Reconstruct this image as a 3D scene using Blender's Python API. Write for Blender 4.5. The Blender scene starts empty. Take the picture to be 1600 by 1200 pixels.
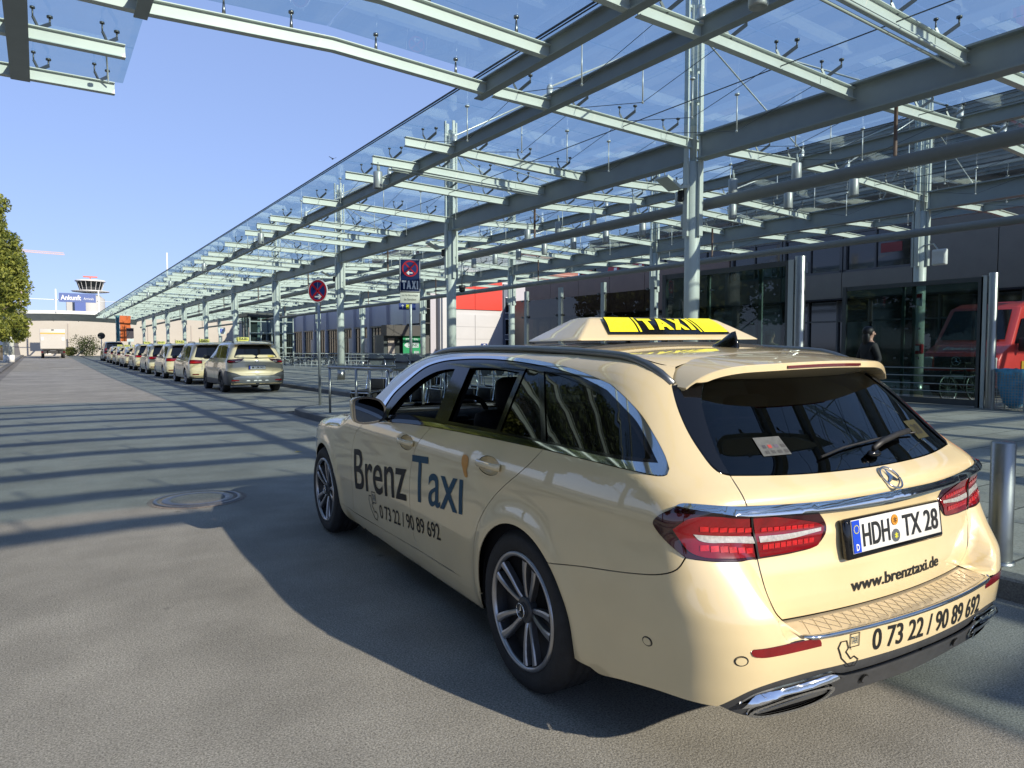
import bpy, bmesh, math, random
import numpy as np
from mathutils import Vector, Matrix
from mathutils.geometry import delaunay_2d_cdt
SC = bpy.context.scene
COL = SC.collection
rnd = random.Random(7)
R_ = math.radians
# ---------------------------------------------------------------- camera, sky, sun, exposure
cam = bpy.data.objects.new("camera", bpy.data.cameras.new("camera"))
COL.objects.link(cam); SC.camera = cam
cam.data.sensor_width = 36.0
cam.data.lens = 36.0 * 1099.0 / 1600.0
cam.data.clip_start = 0.05; cam.data.clip_end = 6000
CAM_H, PITCH, YAW = 1.407, 0.049, 0.5907
cam.location = (0, 0, CAM_H)
cam.rotation_euler = (math.pi / 2 - PITCH, 0, -YAW)
SUN_DIR = Vector((-0.53, 2.0, -1.0)).normalized()          # the way the light travels
SUN_EL = math.asin(-SUN_DIR.z); SUN_AZ = math.atan2(-SUN_DIR.x, -SUN_DIR.y)
world = bpy.data.worlds.new("World"); SC.world = world
world.use_nodes = True
nt = world.node_tree; nt.nodes.clear()
sky = nt.nodes.new("ShaderNodeTexSky"); sky.sky_type = 'NISHITA'; sky.sun_disc = False
sky.sun_elevation = SUN_EL; sky.sun_rotation = SUN_AZ; sky.altitude = 1200; sky.air_density = 1.0; sky.dust_density = 0.1; sky.ozone_density = 4.0
bg = nt.nodes.new("ShaderNodeBackground"); bg.inputs['Strength'].default_value = 0.14
wo = nt.nodes.new("ShaderNodeOutputWorld")
gm = nt.nodes.new("ShaderNodeGamma"); gm.inputs['Gamma'].default_value = 0.39          # evens the sky out from zenith to horizon
tn = nt.nodes.new("ShaderNodeVectorMath"); tn.operation = 'MULTIPLY'; tn.inputs[1].default_value = (.90, 1.03, 1.48)
nt.links.new(sky.outputs[0], gm.inputs[0]); nt.links.new(gm.outputs[0], tn.inputs[0]); nt.links.new(tn.outputs[0], bg.inputs[0]); nt.links.new(bg.outputs[0], wo.inputs[0])
sl = bpy.data.lights.new("sun", 'SUN'); sl.energy = 2.45; sl.angle = R_(0.5); sl.color = (1.0, 0.90, 0.74)
sun = bpy.data.objects.new("sun", sl); COL.objects.link(sun)
sun.rotation_euler = SUN_DIR.to_track_quat('-Z', 'Y').to_euler(); sun.location = (5, -20, 15)
vs = SC.view_settings; vs.view_transform = 'Standard'; vs.look = 'None'; vs.gamma = 1.0; vs.use_curve_mapping = False; vs.exposure = 1.25
SC.render.engine = 'CYCLES'
cy = SC.cycles
cy.use_denoising = True; cy.max_bounces = 10; cy.diffuse_bounces = 3; cy.glossy_bounces = 5; cy.transmission_bounces = 8
cy.transparent_max_bounces = 24; cy.caustics_reflective = False; cy.caustics_refractive = False; cy.sample_clamp_indirect = 6.0; cy.sample_clamp_direct = 0.0
# ---------------------------------------------------------------- materials
MATS = {}
def pmat(name, col, rough=.5, metal=0., coat=0., var=0., vscale=6., bump=0., bscale=60., spec=.5, coatr=.03, rvar=0., dirt=None, emit=None):
    """one principled material with optional procedural mottling, roughness variation and fine bump"""
    if name in MATS: return MATS[name]
    m = bpy.data.materials.new(name); m.use_nodes = True; MATS[name] = m
    t = m.node_tree; b = t.nodes["Principled BSDF"]
    b.inputs['Base Color'].default_value = (*col, 1); b.inputs['Roughness'].default_value = rough; b.inputs['Metallic'].default_value = metal
    b.inputs['Coat Weight'].default_value = coat; b.inputs['Coat Roughness'].default_value = coatr; b.inputs['Specular IOR Level'].default_value = spec
    if emit: b.inputs['Emission Color'].default_value = (*emit[0], 1); b.inputs['Emission Strength'].default_value = emit[1]
    if var or rvar or bump:
        tc = t.nodes.new("ShaderNodeTexCoord")
        if var or rvar:
            n = t.nodes.new("ShaderNodeTexNoise"); n.inputs['Scale'].default_value = vscale; n.inputs['Detail'].default_value = 6; n.inputs['Roughness'].default_value = .62
            t.links.new(tc.outputs['Object'], n.inputs['Vector'])
        if var:
            mx = t.nodes.new("ShaderNodeMix"); mx.data_type = 'RGBA'
            d = dirt or tuple(c * (1 - var) for c in col); l = tuple(min(1, c * (1 + var * .6)) for c in col)
            mx.inputs[6].default_value = (*d, 1); mx.inputs[7].default_value = (*l, 1)
            rp = t.nodes.new("ShaderNodeMapRange"); rp.inputs[1].default_value = .3; rp.inputs[2].default_value = .7
            t.links.new(n.outputs[0], rp.inputs[0]); t.links.new(rp.outputs[0], mx.inputs[0]); t.links.new(mx.outputs[2], b.inputs['Base Color'])
        if rvar:
            rr = t.nodes.new("ShaderNodeMapRange"); rr.inputs[1].default_value = .3; rr.inputs[2].default_value = .7
            rr.inputs[3].default_value = max(.02, rough - rvar); rr.inputs[4].default_value = rough + rvar
            t.links.new(n.outputs[0], rr.inputs[0]); t.links.new(rr.outputs[0], b.inputs['Roughness'])
        if bump:
            nb = t.nodes.new("ShaderNodeTexNoise"); nb.inputs['Scale'].default_value = bscale; nb.inputs['Detail'].default_value = 4
            t.links.new(tc.outputs['Object'], nb.inputs['Vector'])
            bu = t.nodes.new("ShaderNodeBump"); bu.inputs['Strength'].default_value = bump; bu.inputs['Distance'].default_value = .01
            t.links.new(nb.outputs[0], bu.inputs['Height']); t.links.new(bu.outputs[0], b.inputs['Normal'])
    return m
def glassmat(name, tint, refl=1.0, ior=1.5, grough=0.0, dirt=None):
    """architectural pane: tinted see-through mixed with a Fresnel mirror and, if asked, a thin film of dust"""
    if name in MATS: return MATS[name]
    m = bpy.data.materials.new(name); m.use_nodes = True; MATS[name] = m
    t = m.node_tree; t.nodes.clear()
    o = t.nodes.new("ShaderNodeOutputMaterial"); tr = t.nodes.new("ShaderNodeBsdfTransparent"); tr.inputs[0].default_value = (*tint, 1)
    gl = t.nodes.new("ShaderNodeBsdfGlossy"); gl.inputs['Roughness'].default_value = grough; gl.inputs[0].default_value = (refl, refl, refl, 1)
    fr = t.nodes.new("ShaderNodeFresnel"); fr.inputs[0].default_value = ior
    mx = t.nodes.new("ShaderNodeMixShader"); ge = t.nodes.new("ShaderNodeNewGeometry"); iv = t.nodes.new("ShaderNodeMath"); iv.operation = 'SUBTRACT'; iv.inputs[0].default_value = 1.0; t.links.new(ge.outputs['Backfacing'], iv.inputs[1])
    fm = t.nodes.new("ShaderNodeMath"); fm.operation = 'MULTIPLY'; t.links.new(fr.outputs[0], fm.inputs[0]); t.links.new(iv.outputs[0], fm.inputs[1])
    t.links.new(fm.outputs[0], mx.inputs[0]); t.links.new(tr.outputs[0], mx.inputs[1]); t.links.new(gl.outputs[0], mx.inputs[2])
    out = mx
    if dirt:
        df = t.nodes.new("ShaderNodeBsdfTranslucent"); df.inputs[0].default_value = (.55, .58, .58, 1)
        n = t.nodes.new("ShaderNodeTexNoise"); n.inputs['Scale'].default_value = 1.3; n.inputs['Detail'].default_value = 8; n.inputs['Roughness'].default_value = .7
        g = t.nodes.new("ShaderNodeNewGeometry"); t.links.new(g.outputs['Position'], n.inputs['Vector'])
        rp = t.nodes.new("ShaderNodeMapRange"); rp.inputs[1].default_value = .35; rp.inputs[2].default_value = .75; rp.inputs[3].default_value = dirt[0]; rp.inputs[4].default_value = dirt[1]
        t.links.new(n.outputs[0], rp.inputs[0])
        m2 = t.nodes.new("ShaderNodeMixShader"); t.links.new(rp.outputs[0], m2.inputs[0]); t.links.new(mx.outputs[0], m2.inputs[1]); t.links.new(df.outputs[0], m2.inputs[2]); out = m2
    t.links.new(out.outputs[0], o.inputs[0])
    return m
# ---------------------------------------------------------------- objects
def tag(o, label=None, cat=None, group=None, kind=None):
    if label: o["label"] = label
    if cat: o["category"] = cat
    if group: o["group"] = group
    if kind: o["kind"] = kind
    return o
def thing(name, label, cat, loc=(0, 0, 0), rz=0., group=None):
    o = bpy.data.objects.new(name, None); COL.objects.link(o); o.location = loc; o.rotation_euler = (0, 0, rz); o.empty_display_size = .2
    return tag(o, label, cat, group)
def mesh_obj(name, V, Fc, mat, parent=None, smooth=False, normals=None, world=False, mats=None, mi=None):
    me = bpy.data.meshes.new(name)
    V = np.asarray(V, float).reshape(-1, 3)
    if world and parent is not None:
        base = np.array(parent.location); q = parent
        while q.parent is not None: q = q.parent; base = base + np.array(q.location)
        V = V - base
    me.from_pydata(V.tolist(), [], [tuple(int(i) for i in f) for f in Fc]); me.update()
    if mats:
        for m in mats: me.materials.append(m)
        if mi is not None: me.polygons.foreach_set("material_index", list(mi))
    elif mat: me.materials.append(mat)
    if smooth: me.polygons.foreach_set("use_smooth", [True] * len(me.polygons))
    if normals is not None:
        me.normals_split_custom_set_from_vertices([tuple(n) for n in normals])
    o = bpy.data.objects.new(name, me); COL.objects.link(o)
    if parent is not None: o.parent = parent
    return o
class MB:
    """collects simple solids and links them as ONE mesh object"""
    def __init__(s): s.V = []; s.F = []; s.sm = []; s.M = []; s.cur = 0
    def add(s, V, F, smooth=False):
        b = len(s.V); s.V.extend([tuple(v) for v in V]); s.F.extend([tuple(i + b for i in f) for f in F]); s.sm.extend([smooth] * len(F)); s.M.extend([s.cur] * len(F)); return s
    def box(s, c, d, rz=0., M=None):
        hx, hy, hz = d[0] / 2, d[1] / 2, d[2] / 2
        P = [(x, y, z) for z in (-hz, hz) for (x, y) in ((-hx, -hy), (hx, -hy), (hx, hy), (-hx, hy))]
        if M is not None: P = [tuple(M @ Vector(p)) for p in P]
        elif rz:
            cs, sn = math.cos(rz), math.sin(rz); P = [(x * cs - y * sn, x * sn + y * cs, z) for x, y, z in P]
        P = [(x + c[0], y + c[1], z + c[2]) for x, y, z in P]
        return s.add(P, [(3, 2, 1, 0), (4, 5, 6, 7), (0, 1, 5, 4), (1, 2, 6, 5), (2, 3, 7, 6), (3, 0, 4, 7)])
    def bbox(s, c, d, b=.02, rz=0., seg=2):
        bm = bmesh.new(); bmesh.ops.create_cube(bm, size=1); bmesh.ops.scale(bm, vec=d, verts=bm.verts)
        bmesh.ops.bevel(bm, geom=bm.edges[:], offset=min(b, min(d) * .45), segments=seg, affect='EDGES', profile=.5)
        cs, sn = math.cos(rz), math.sin(rz)
        V = [(v.co.x * cs - v.co.y * sn + c[0], v.co.x * sn + v.co.y * cs + c[1], v.co.z + c[2]) for v in bm.verts]
        bm.verts.index_update(); F = [[v.index for v in f.verts] for f in bm.faces]; bm.free()
        return s.add(V, F, True)
    def sweep(s, path, prof, up=(0, 0, 1), closed=False, cap=True, smooth=False):
        """prof: 2d points (side, up) swept along the path"""
        path = [Vector(p) for p in path]; n = len(path); k = len(prof); V = []
        for i, p in enumerate(path):
            a = path[i - 1] if (i or closed) else p; b = path[(i + 1) % n] if (i < n - 1 or closed) else p
            t = (b - a).normalized(); u = Vector(up)
            sd = t.cross(u)
            if sd.length < 1e-4: sd = t.cross(Vector((1, 0, 0)))
            sd.normalize(); u = sd.cross(t)
            V += [p + sd * q[0] + u * q[1] for q in prof]
        F = []
        for i in range(n if closed else n - 1):
            j = (i + 1) % n
            for q in range(k): F.append((i * k + q, j * k + q, j * k + (q + 1) % k, i * k + (q + 1) % k)[::-1])
        if cap and not closed: F.append(tuple(range(k))[::1]); F.append(tuple((n - 1) * k + q for q in range(k))[::-1])
        return s.add(V, F, smooth)
    def tube(s, path, r, n=8, closed=False, smooth=True, cap=True):
        prof = [(r * math.cos(2 * math.pi * i / n), r * math.sin(2 * math.pi * i / n)) for i in range(n)]
        return s.sweep(path, prof, closed=closed, cap=cap, smooth=smooth)
    def rbar(s, p, q, w, h, up=(0, 0, 1)):
        return s.sweep([p, q], [(-w / 2, -h / 2), (w / 2, -h / 2), (w / 2, h / 2), (-w / 2, h / 2)], up=up)
    def cyl(s, c, r, h, n=20, axis='z', r2=None, smooth=True, cap=True):
        r2 = r if r2 is None else r2; V = []
        for rr, z in ((r, 0), (r2, h)):
            for i in range(n):
                a = 2 * math.pi * i / n; x, y = rr * math.cos(a), rr * math.sin(a)
                V.append({'z': (x, y, z), 'x': (z, x, y), 'y': (y, z, x)}[axis])
        V = [(v[0] + c[0], v[1] + c[1], v[2] + c[2]) for v in V]
        s.add(V, [(i, (i + 1) % n, n + (i + 1) % n, n + i) for i in range(n)], smooth)
        if cap:
            b = len(s.V) - 2 * n; s.F += [tuple(b + i for i in range(n))[::-1], tuple(b + n + i for i in range(n))]; s.sm += [False] * 2; s.M += [s.cur] * 2
        return s
    def lathe(s, prof, c=(0, 0, 0), axis='z', n=32, smooth=True):
        """prof: (radius, height) pairs"""
        V = []; k = len(prof)
        for i in range(n):
            a = 2 * math.pi * i / n; ca, sa = math.cos(a), math.sin(a)
            for r, h in prof: V.append({'z': (r * ca, r * sa, h), 'x': (h, r * ca, r * sa), 'y': (r * sa, h, r * ca)}[axis])
        V = [(v[0] + c[0], v[1] + c[1], v[2] + c[2]) for v in V]
        F = [(i * k + j, ((i + 1) % n) * k + j, ((i + 1) % n) * k + j + 1, i * k + j + 1) for i in range(n) for j in range(k - 1)]
        return s.add(V, F, smooth)
    def prism(s, poly, a, b, plane='xz'):
        """a polygon in a plane extruded between two values of the third axis"""
        n = len(poly)
        def f(p, w): return {'xz': (p[0], w, p[1]), 'yz': (w, p[0], p[1]), 'xy': (p[0], p[1], w)}[plane]
        V = [f(p, a) for p in poly] + [f(p, b) for p in poly]
        return s.add(V, [tuple(range(n)), tuple(range(n, 2 * n))[::-1]] + [(i, n + i, n + (i + 1) % n, (i + 1) % n) for i in range(n)])
    def ball(s, c, r, sc=(1, 1, 1), n=12, m=8):
        V = []; F = []
        for j in range(m + 1):
            t = math.pi * j / m
            for i in range(n):
                a = 2 * math.pi * i / n; V.append((c[0] + r * sc[0] * math.sin(t) * math.cos(a), c[1] + r * sc[1] * math.sin(t) * math.sin(a), c[2] + r * sc[2] * math.cos(t)))
        for j in range(m):
            for i in range(n): F.append((j * n + i, (j + 1) * n + i, (j + 1) * n + (i + 1) % n, j * n + (i + 1) % n))
        return s.add(V, F, True)
    def tf(s, M, start=0):
        s.V[start:] = [tuple(M @ Vector(v)) for v in s.V[start:]]; return s
    def build(s, name, mat, parent=None, world=True, mats=None):
        o = mesh_obj(name, s.V, s.F, mat, parent, world=world, mats=mats, mi=s.M if mats else None)
        o.data.polygons.foreach_set("use_smooth", s.sm)
        return o
def fixn(o):
    bm = bmesh.new(); bm.from_mesh(o.data); bmesh.ops.recalc_face_normals(bm, faces=bm.faces[:]); bm.to_mesh(o.data); bm.free(); return o
def dup(root, loc=None, rz=None, label=None, group=None, name=None):
    def cp(o, par):
        c = o.copy(); COL.objects.link(c); c.parent = par
        for ch in list(o.children): cp(ch, c)
        return c
    r = cp(root, root.parent)
    if name: r.name = name
    if loc is not None: r.location = loc
    if rz is not None: r.rotation_euler = (0, 0, rz)
    if label: r["label"] = label
    if group: r["group"] = group
    return r
def text_mesh(txt, size=1., bold=0., sx=1., align='CENTER', sub=None, shear=0., spacing=1.):
    """lettering as flat 2d triangles: returns (verts Nx2, faces)"""
    cu = bpy.data.curves.new("t", 'FONT'); cu.body = txt; cu.size = size; cu.align_x = align; cu.align_y = 'CENTER'; cu.offset = bold; cu.resolution_u = 4; cu.shear = shear; cu.space_character = spacing
    ob = bpy.data.objects.new("t", cu); COL.objects.link(ob)
    dg = bpy.context.evaluated_depsgraph_get(); dg.update()
    me = bpy.data.meshes.new_from_object(ob.evaluated_get(dg))
    bm = bmesh.new(); bm.from_mesh(me); bmesh.ops.remove_doubles(bm, verts=bm.verts[:], dist=1e-6); bmesh.ops.triangulate(bm, faces=bm.faces[:])
    if sub:
        for _ in range(5):
            es = [e for e in bm.edges if e.calc_length() > sub]
            if not es: break
            bmesh.ops.subdivide_edges(bm, edges=es, cuts=1); bmesh.ops.triangulate(bm, faces=bm.faces[:])
    bm.verts.index_update()
    V = np.array([(v.co.x * sx, v.co.y) for v in bm.verts]); F = [[v.index for v in f.verts] for f in bm.faces]
    bm.free(); bpy.data.objects.remove(ob); bpy.data.meshes.remove(me); bpy.data.curves.remove(cu)
    return V, F
def fit_text(txt, w, h, **kw):
    """lettering scaled to fill a w x h box centred on 0,0"""
    V, F = text_mesh(txt, **kw); lo, hi = V.min(0), V.max(0); V = (V - (lo + hi) / 2) / (hi - lo) * np.array([w, h]); return V, F
def flat_text(name, txt, o, ux, uz, w, h, mat, parent, **kw):
    """lettering laid on a plane: o centre, ux reading direction, uz up, world coordinates"""
    V, F = fit_text(txt, w, h, **kw); o, ux, uz = (np.array(q, float) for q in (o, ux, uz))
    nrm = np.cross(ux, uz); k = len(V)
    P = np.concatenate([o + V[:, :1] * ux + V[:, 1:] * uz, o + V[:, :1] * ux + V[:, 1:] * uz + nrm * .003])
    FF = [[i + k for i in f] for f in F]
    return mesh_obj(name, P[k:], F, mat, parent, world=True)
def ground_z(y): 
    return 0.007 * (math.sqrt((max(y, -50) - 42) ** 2 + 16) + (max(y, -50) - 42)) / 2 if y < 400 else 0.007 * 358
# ---------------------------------------------------------------- panels cut from a smooth body
def cr(pts, step=.02):
    """smooth open curve through the points, resampled"""
    P = np.array(pts, float)
    if len(P) == 1: return P
    if len(P) == 2:
        n = max(1, int(np.ceil(np.linalg.norm(P[1] - P[0]) / step))); t = np.linspace(0, 1, n + 1)[:, None]; return P[0] + (P[1] - P[0]) * t
    Q = np.vstack([2 * P[0] - P[1], P, 2 * P[-1] - P[-2]]); out = []
    for i in range(len(P) - 1):
        p0, p1, p2, p3 = Q[i:i + 4]; n = max(1, int(np.ceil(np.linalg.norm(p2 - p1) / step)))
        t0, t1, t2, t3 = 0, *(np.cumsum([max(1e-6, np.linalg.norm(b - a)) ** .5 for a, b in ((p0, p1), (p1, p2), (p2, p3))]))
        for t in np.linspace(t1, t2, n, endpoint=False):
            a1 = (t1 - t) / (t1 - t0) * p0 + (t - t0) / (t1 - t0) * p1; a2 = (t2 - t) / (t2 - t1) * p1 + (t - t1) / (t2 - t1) * p2; a3 = (t3 - t) / (t3 - t2) * p2 + (t - t2) / (t3 - t2) * p3
            b1 = (t2 - t) / (t2 - t0) * a1 + (t - t0) / (t2 - t0) * a2; b2 = (t3 - t) / (t3 - t1) * a2 + (t - t1) / (t3 - t1) * a3
            out.append((t2 - t) / (t2 - t1) * b1 + (t - t1) / (t2 - t1) * b2)
    out.append(P[-1]); return np.array(out)
def loop(*segs, step=.02):
    """closed outline from curve segments (each a list of points; joined end to end)"""
    out = []
    for s in segs: out.append(cr(s, step) if isinstance(s, list) else np.asarray(s))
    A = np.vstack(out); B = [A[0]]
    for i in range(len(A) - 1):
        a, b = A[i], A[i + 1]; d = np.linalg.norm(b - a)
        if d < 1e-5: continue
        n = int(np.ceil(d / (step * 1.5)))
        for k in range(1, n + 1): B.append(a + (b - a) * k / n)
    d = np.linalg.norm(B[-1] - B[0])
    if d < 1e-5: B.pop()
    else:
        n = int(np.ceil(d / (step * 1.5)))
        for k in range(1, n): B.append(B[-1] + (B[0] - B[-1]) / (n - k + 1))
    return np.array(B)
def area2(P): return .5 * np.sum(P[:, 0] * np.roll(P[:, 1], -1) - P[:, 1] * np.roll(P[:, 0], -1))
def inset(P, d):
    if area2(P) < 0: P = P[::-1]
    t = np.roll(P, -1, 0) - P; t /= np.linalg.norm(t, axis=1, keepdims=True) + 1e-12; n = np.stack([-t[:, 1], t[:, 0]], -1)
    m = n + np.roll(n, 1, 0); m /= np.maximum(.5, (m * n).sum(1))[:, None]
    return P + m * d * 1.0
def inpoly(q, P):
    x, y = q[:, 0][:, None], q[:, 1][:, None]; a, b = P, np.roll(P, -1, 0)
    c = ((a[:, 1] > y) != (b[:, 1] > y)) & (x < (b[:, 0] - a[:, 0]) * (y - a[:, 1]) / (b[:, 1] - a[:, 1] + 1e-15) + a[:, 0])
    return c.sum(1) % 2 == 1
def cdt(outline, holes=(), step=.025):
    loops = [outline] + list(holes); V = np.vstack(loops); E = []; b = 0
    for L in loops: E += [(b + i, b + (i + 1) % len(L)) for i in range(len(L))]; b += len(L)
    lo, hi = outline.min(0), outline.max(0)
    gx, gy = np.meshgrid(np.arange(lo[0] + step * .5, hi[0], step), np.arange(lo[1] + step * .5, hi[1], step)); gx[1::2] += step * .5
    G = np.stack([gx.ravel(), gy.ravel()], -1)
    ok = inpoly(G, outline)
    for h in holes: ok &= ~inpoly(G, h)
    G = G[ok]
    if len(G):
        keep = np.ones(len(G), bool)
        for k in range(0, len(G), 2000):
            d = np.sqrt(((G[k:k + 2000, None] - V[None]) ** 2).sum(-1)).min(1); keep[k:k + 2000] = d > step * .55
        V = np.vstack([V, G[keep]])
    r = delaunay_2d_cdt([Vector(v) for v in V], E, [], 0, 1e-7)
    W = np.array([(v.x, v.y) for v in r[0]]); T = np.array([f for f in r[2]], int)
    c = W[T].mean(1); ok = inpoly(c, outline)
    for h in holes: ok &= ~inpoly(c, h)
    T = T[ok]
    a = W[T]; cc = (a[:, 1, 0] - a[:, 0, 0]) * (a[:, 2, 1] - a[:, 0, 1]) - (a[:, 1, 1] - a[:, 0, 1]) * (a[:, 2, 0] - a[:, 0, 0])
    T[cc < 0] = T[cc < 0][:, ::-1]
    return W, T
def panel(S, name, outline, mat, parent, holes=(), off=0., step=.025, lip=.012, gap=.002, sides='L', top=False, cut=None, flip=False, mirror=False):
    """cuts a panel out of the body skin. sides: 'L' one object on the left, 'LR' one on each side, 'H' a half that is mirrored into one object"""
    outline = np.asarray(outline); outline = outline if area2(outline) > 0 else outline[::-1]
    O = inset(outline, gap) if gap else outline.copy()
    Hs = [inset(np.asarray(h), -gap) if gap else np.asarray(h) for h in holes]
    if sides == 'H':
        lim = 0. if top else -1.65; O[np.abs(outline[:, 0] - lim) < 1e-5, 0] = lim
    W, T = cdt(O, Hs, step)
    of = off(W) if callable(off) else off
    f = S.top if top else S.side
    P, N = f(W); P = P + N * (of[:, None] if callable(off) else of); N0 = N
    # side(): +u runs forward, so a CCW (u,z) triangle faces the wrong way
    TT = T if top else T[:, ::-1]
    # outward check
    a = P[TT]; fn = np.cross(a[:, 1] - a[:, 0], a[:, 2] - a[:, 0]); 
    if (fn * N[TT[:, 0]]).sum() < 0: TT = TT[:, ::-1]
    if callable(off):
        a = P[TT]; fn = np.cross(a[:, 1] - a[:, 0], a[:, 2] - a[:, 0]); fn *= 1. if (fn * N[TT[:, 0]]).sum() > 0 else -1.
        N = np.zeros_like(P)
        for q in range(3): np.add.at(N, TT[:, q], fn)
        N /= np.linalg.norm(N, axis=1, keepdims=True) + 1e-12
    V = [P]; NN = [N]; FF = [TT]
    if lip:
        b = len(P)
        for L in [O] + Hs:
            if cut is not None: pass
            p, n = f(L); p = p + n * (off if not callable(off) else 0.)
            q = p - n * lip; k = len(L); mid = np.abs(p[:, 0]) < 1e-4
            e = np.roll(p, -1, 0) - np.roll(p, 1, 0); side = np.cross(e, n); side /= np.linalg.norm(side, axis=1, keepdims=True) + 1e-9
            idx = [i for i in range(k) if not (sides == 'H' and mid[i] and mid[(i + 1) % k])]
            V += [p, q]; NN += [(side * .7 + n * .7), side]
            FF.append(np.array([(b + i, b + (i + 1) % k, b + k + (i + 1) % k) for i in idx] + [(b + i, b + k + (i + 1) % k, b + k + i) for i in idx], int).reshape(-1, 3)); b += 2 * k
    V = np.vstack(V); NN = np.vstack(NN); NN /= np.linalg.norm(NN, axis=1, keepdims=True) + 1e-9; FF = np.vstack(FF)
    def mir(A): B = A.copy(); B[:, 0] *= -1; return B
    out = []
    if sides == 'H':
        k = len(V); o = mesh_obj(name, np.vstack([V, mir(V)]), np.vstack([FF, FF[:, ::-1] + k]), mat, parent, True, np.vstack([NN, mir(NN)])); out.append(o)
    elif mirror: out.append(mesh_obj(name, mir(V), FF[:, ::-1], mat, parent, True, mir(NN)))
    else:
        out.append(mesh_obj(name, V, FF, mat, parent, True, NN))
        if sides == 'LR': out.append(mesh_obj(name, mir(V), FF[:, ::-1], mat, parent if not isinstance(parent, (list, tuple)) else parent[1], True, mir(NN)))
    return out if len(out) > 1 else out[0]
def decal(S, name, V2, F, mat, parent, uc, zc, off=.0025, slope=0., mirror=False):
    """lettering laid on the body: text x runs towards the tail on the left side, to the right on the tail"""
    uz = np.stack([uc - V2[:, 0], zc + V2[:, 1] + slope * V2[:, 0]], -1)
    P, N = S.side(uz); P = P + N * off
    if mirror: P[:, 0] *= -1; N[:, 0] *= -1
    T = np.array(F, int); a = P[T]; fn = np.cross(a[:, 1] - a[:, 0], a[:, 2] - a[:, 0])
    if (fn * N[T[:, 0]]).sum() < 0: T = T[:, ::-1]
    return mesh_obj(name, P, T, mat, parent, True, N)
def arc(c, r, a0, a1, n=24):
    a = np.radians(np.linspace(a0, a1, n)); return np.stack([c[0] + r * np.cos(a), c[1] + r * np.sin(a)], -1)
def ellipse(c, a, b, n=28, rot=0.):
    t = np.linspace(0, 2 * np.pi, n, endpoint=False); x, y = a * np.cos(t), b * np.sin(t)
    return np.stack([c[0] + x * np.cos(rot) - y * np.sin(rot), c[1] + x * np.sin(rot) + y * np.cos(rot)], -1)
def densify_(P, s):
    out = []
    for i in range(len(P)):
        a, b = P[i], P[(i + 1) % len(P)]; k = max(1, int(np.linalg.norm(b - a) / s)); out += [a + (b - a) * j / k for j in range(k)]
    return np.array(out)
# ---------------------------------------------------------------- vehicle materials
IVORY = (.78, .635, .365)
def paintmat(name, col, rough=.32):
    m = pmat(name, col, rough=rough, coat=1.0, coatr=.02, var=.05, vscale=3.0, rvar=.04); m.node_tree.nodes['Principled BSDF'].inputs['Coat IOR'].default_value = 1.75
    return m
M_PAINT = paintmat("ivory_paint", IVORY)
M_BLACKP = pmat("black_gloss", (.006, .006, .007), rough=.08, spec=.6)
M_TRIMK = pmat("black_plastic", (.02, .02, .021), rough=.5, var=.25, vscale=30)
M_GREYPL = pmat("grey_plastic", (.05, .052, .055), rough=.42, var=.2, vscale=20)
M_RUBBER = pmat("tyre_rubber", (.018, .018, .019), rough=.75, var=.35, vscale=25, bump=.15, bscale=120)
M_CHROME = pmat("chrome", (.72, .73, .74), rough=.06, metal=1., rvar=.03, vscale=9)
M_ALU = pmat("brushed_alu", (.42, .43, .44), rough=.32, metal=1.)
M_RIM = pmat("alloy_rim", (.42, .42, .43), rough=.28, metal=.85, var=.12, vscale=14)
M_RIMD = pmat("alloy_dark", (.02, .02, .022), rough=.45)
M_RED = pmat("red_lens", (.20, .003, .006), rough=.12, coat=1., var=.3, vscale=16)
M_REDB = pmat("red_bright", (.52, .012, .014), rough=.15, coat=1., var=.35, vscale=60)
M_REDK = pmat("red_dark_lens", (.035, .004, .006), rough=.06, coat=1.)
M_WLENS = pmat("white_lens", (.46, .45, .43), rough=.18, coat=1., var=.35, vscale=90)
M_PGLASS = glassmat("privacy_glass", (.035, .04, .04), ior=1.55)
M_CGLASS = glassmat("clear_car_glass", (.55, .60, .58), ior=1.5)
M_INT = pmat("dark_interior", (.008, .008, .009), rough=.9, var=.3, vscale=12, spec=.12)
M_INT2 = pmat("seat_leather", (.012, .012, .013), rough=.7, var=.2, vscale=9, spec=.2)
M_WHITE = pmat("white_print", (.80, .80, .78), rough=.4)
M_PLATEW = pmat("plate_white", (.78, .78, .75), rough=.3, coat=.6, var=.06, vscale=30)
M_BLK = pmat("black_print", (.012, .012, .012), rough=.45)
M_DGREY = pmat("dark_grey_print", (.014, .013, .013), rough=.5, spec=.25)
M_BLUEP = pmat("blue_print", (.014, .066, .115), rough=.5, spec=.25)
M_ORANGE = pmat("orange_print", (.62, .26, .02), rough=.35, coat=.4)
M_EUBLUE = pmat("plate_blue", (.01, .06, .55), rough=.35)
M_YELL = pmat("sign_yellow", (.86, .80, .02), rough=.35, var=.04)
M_CARBOT = pmat("underbody_black", (.010, .010, .010), rough=.9)
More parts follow.
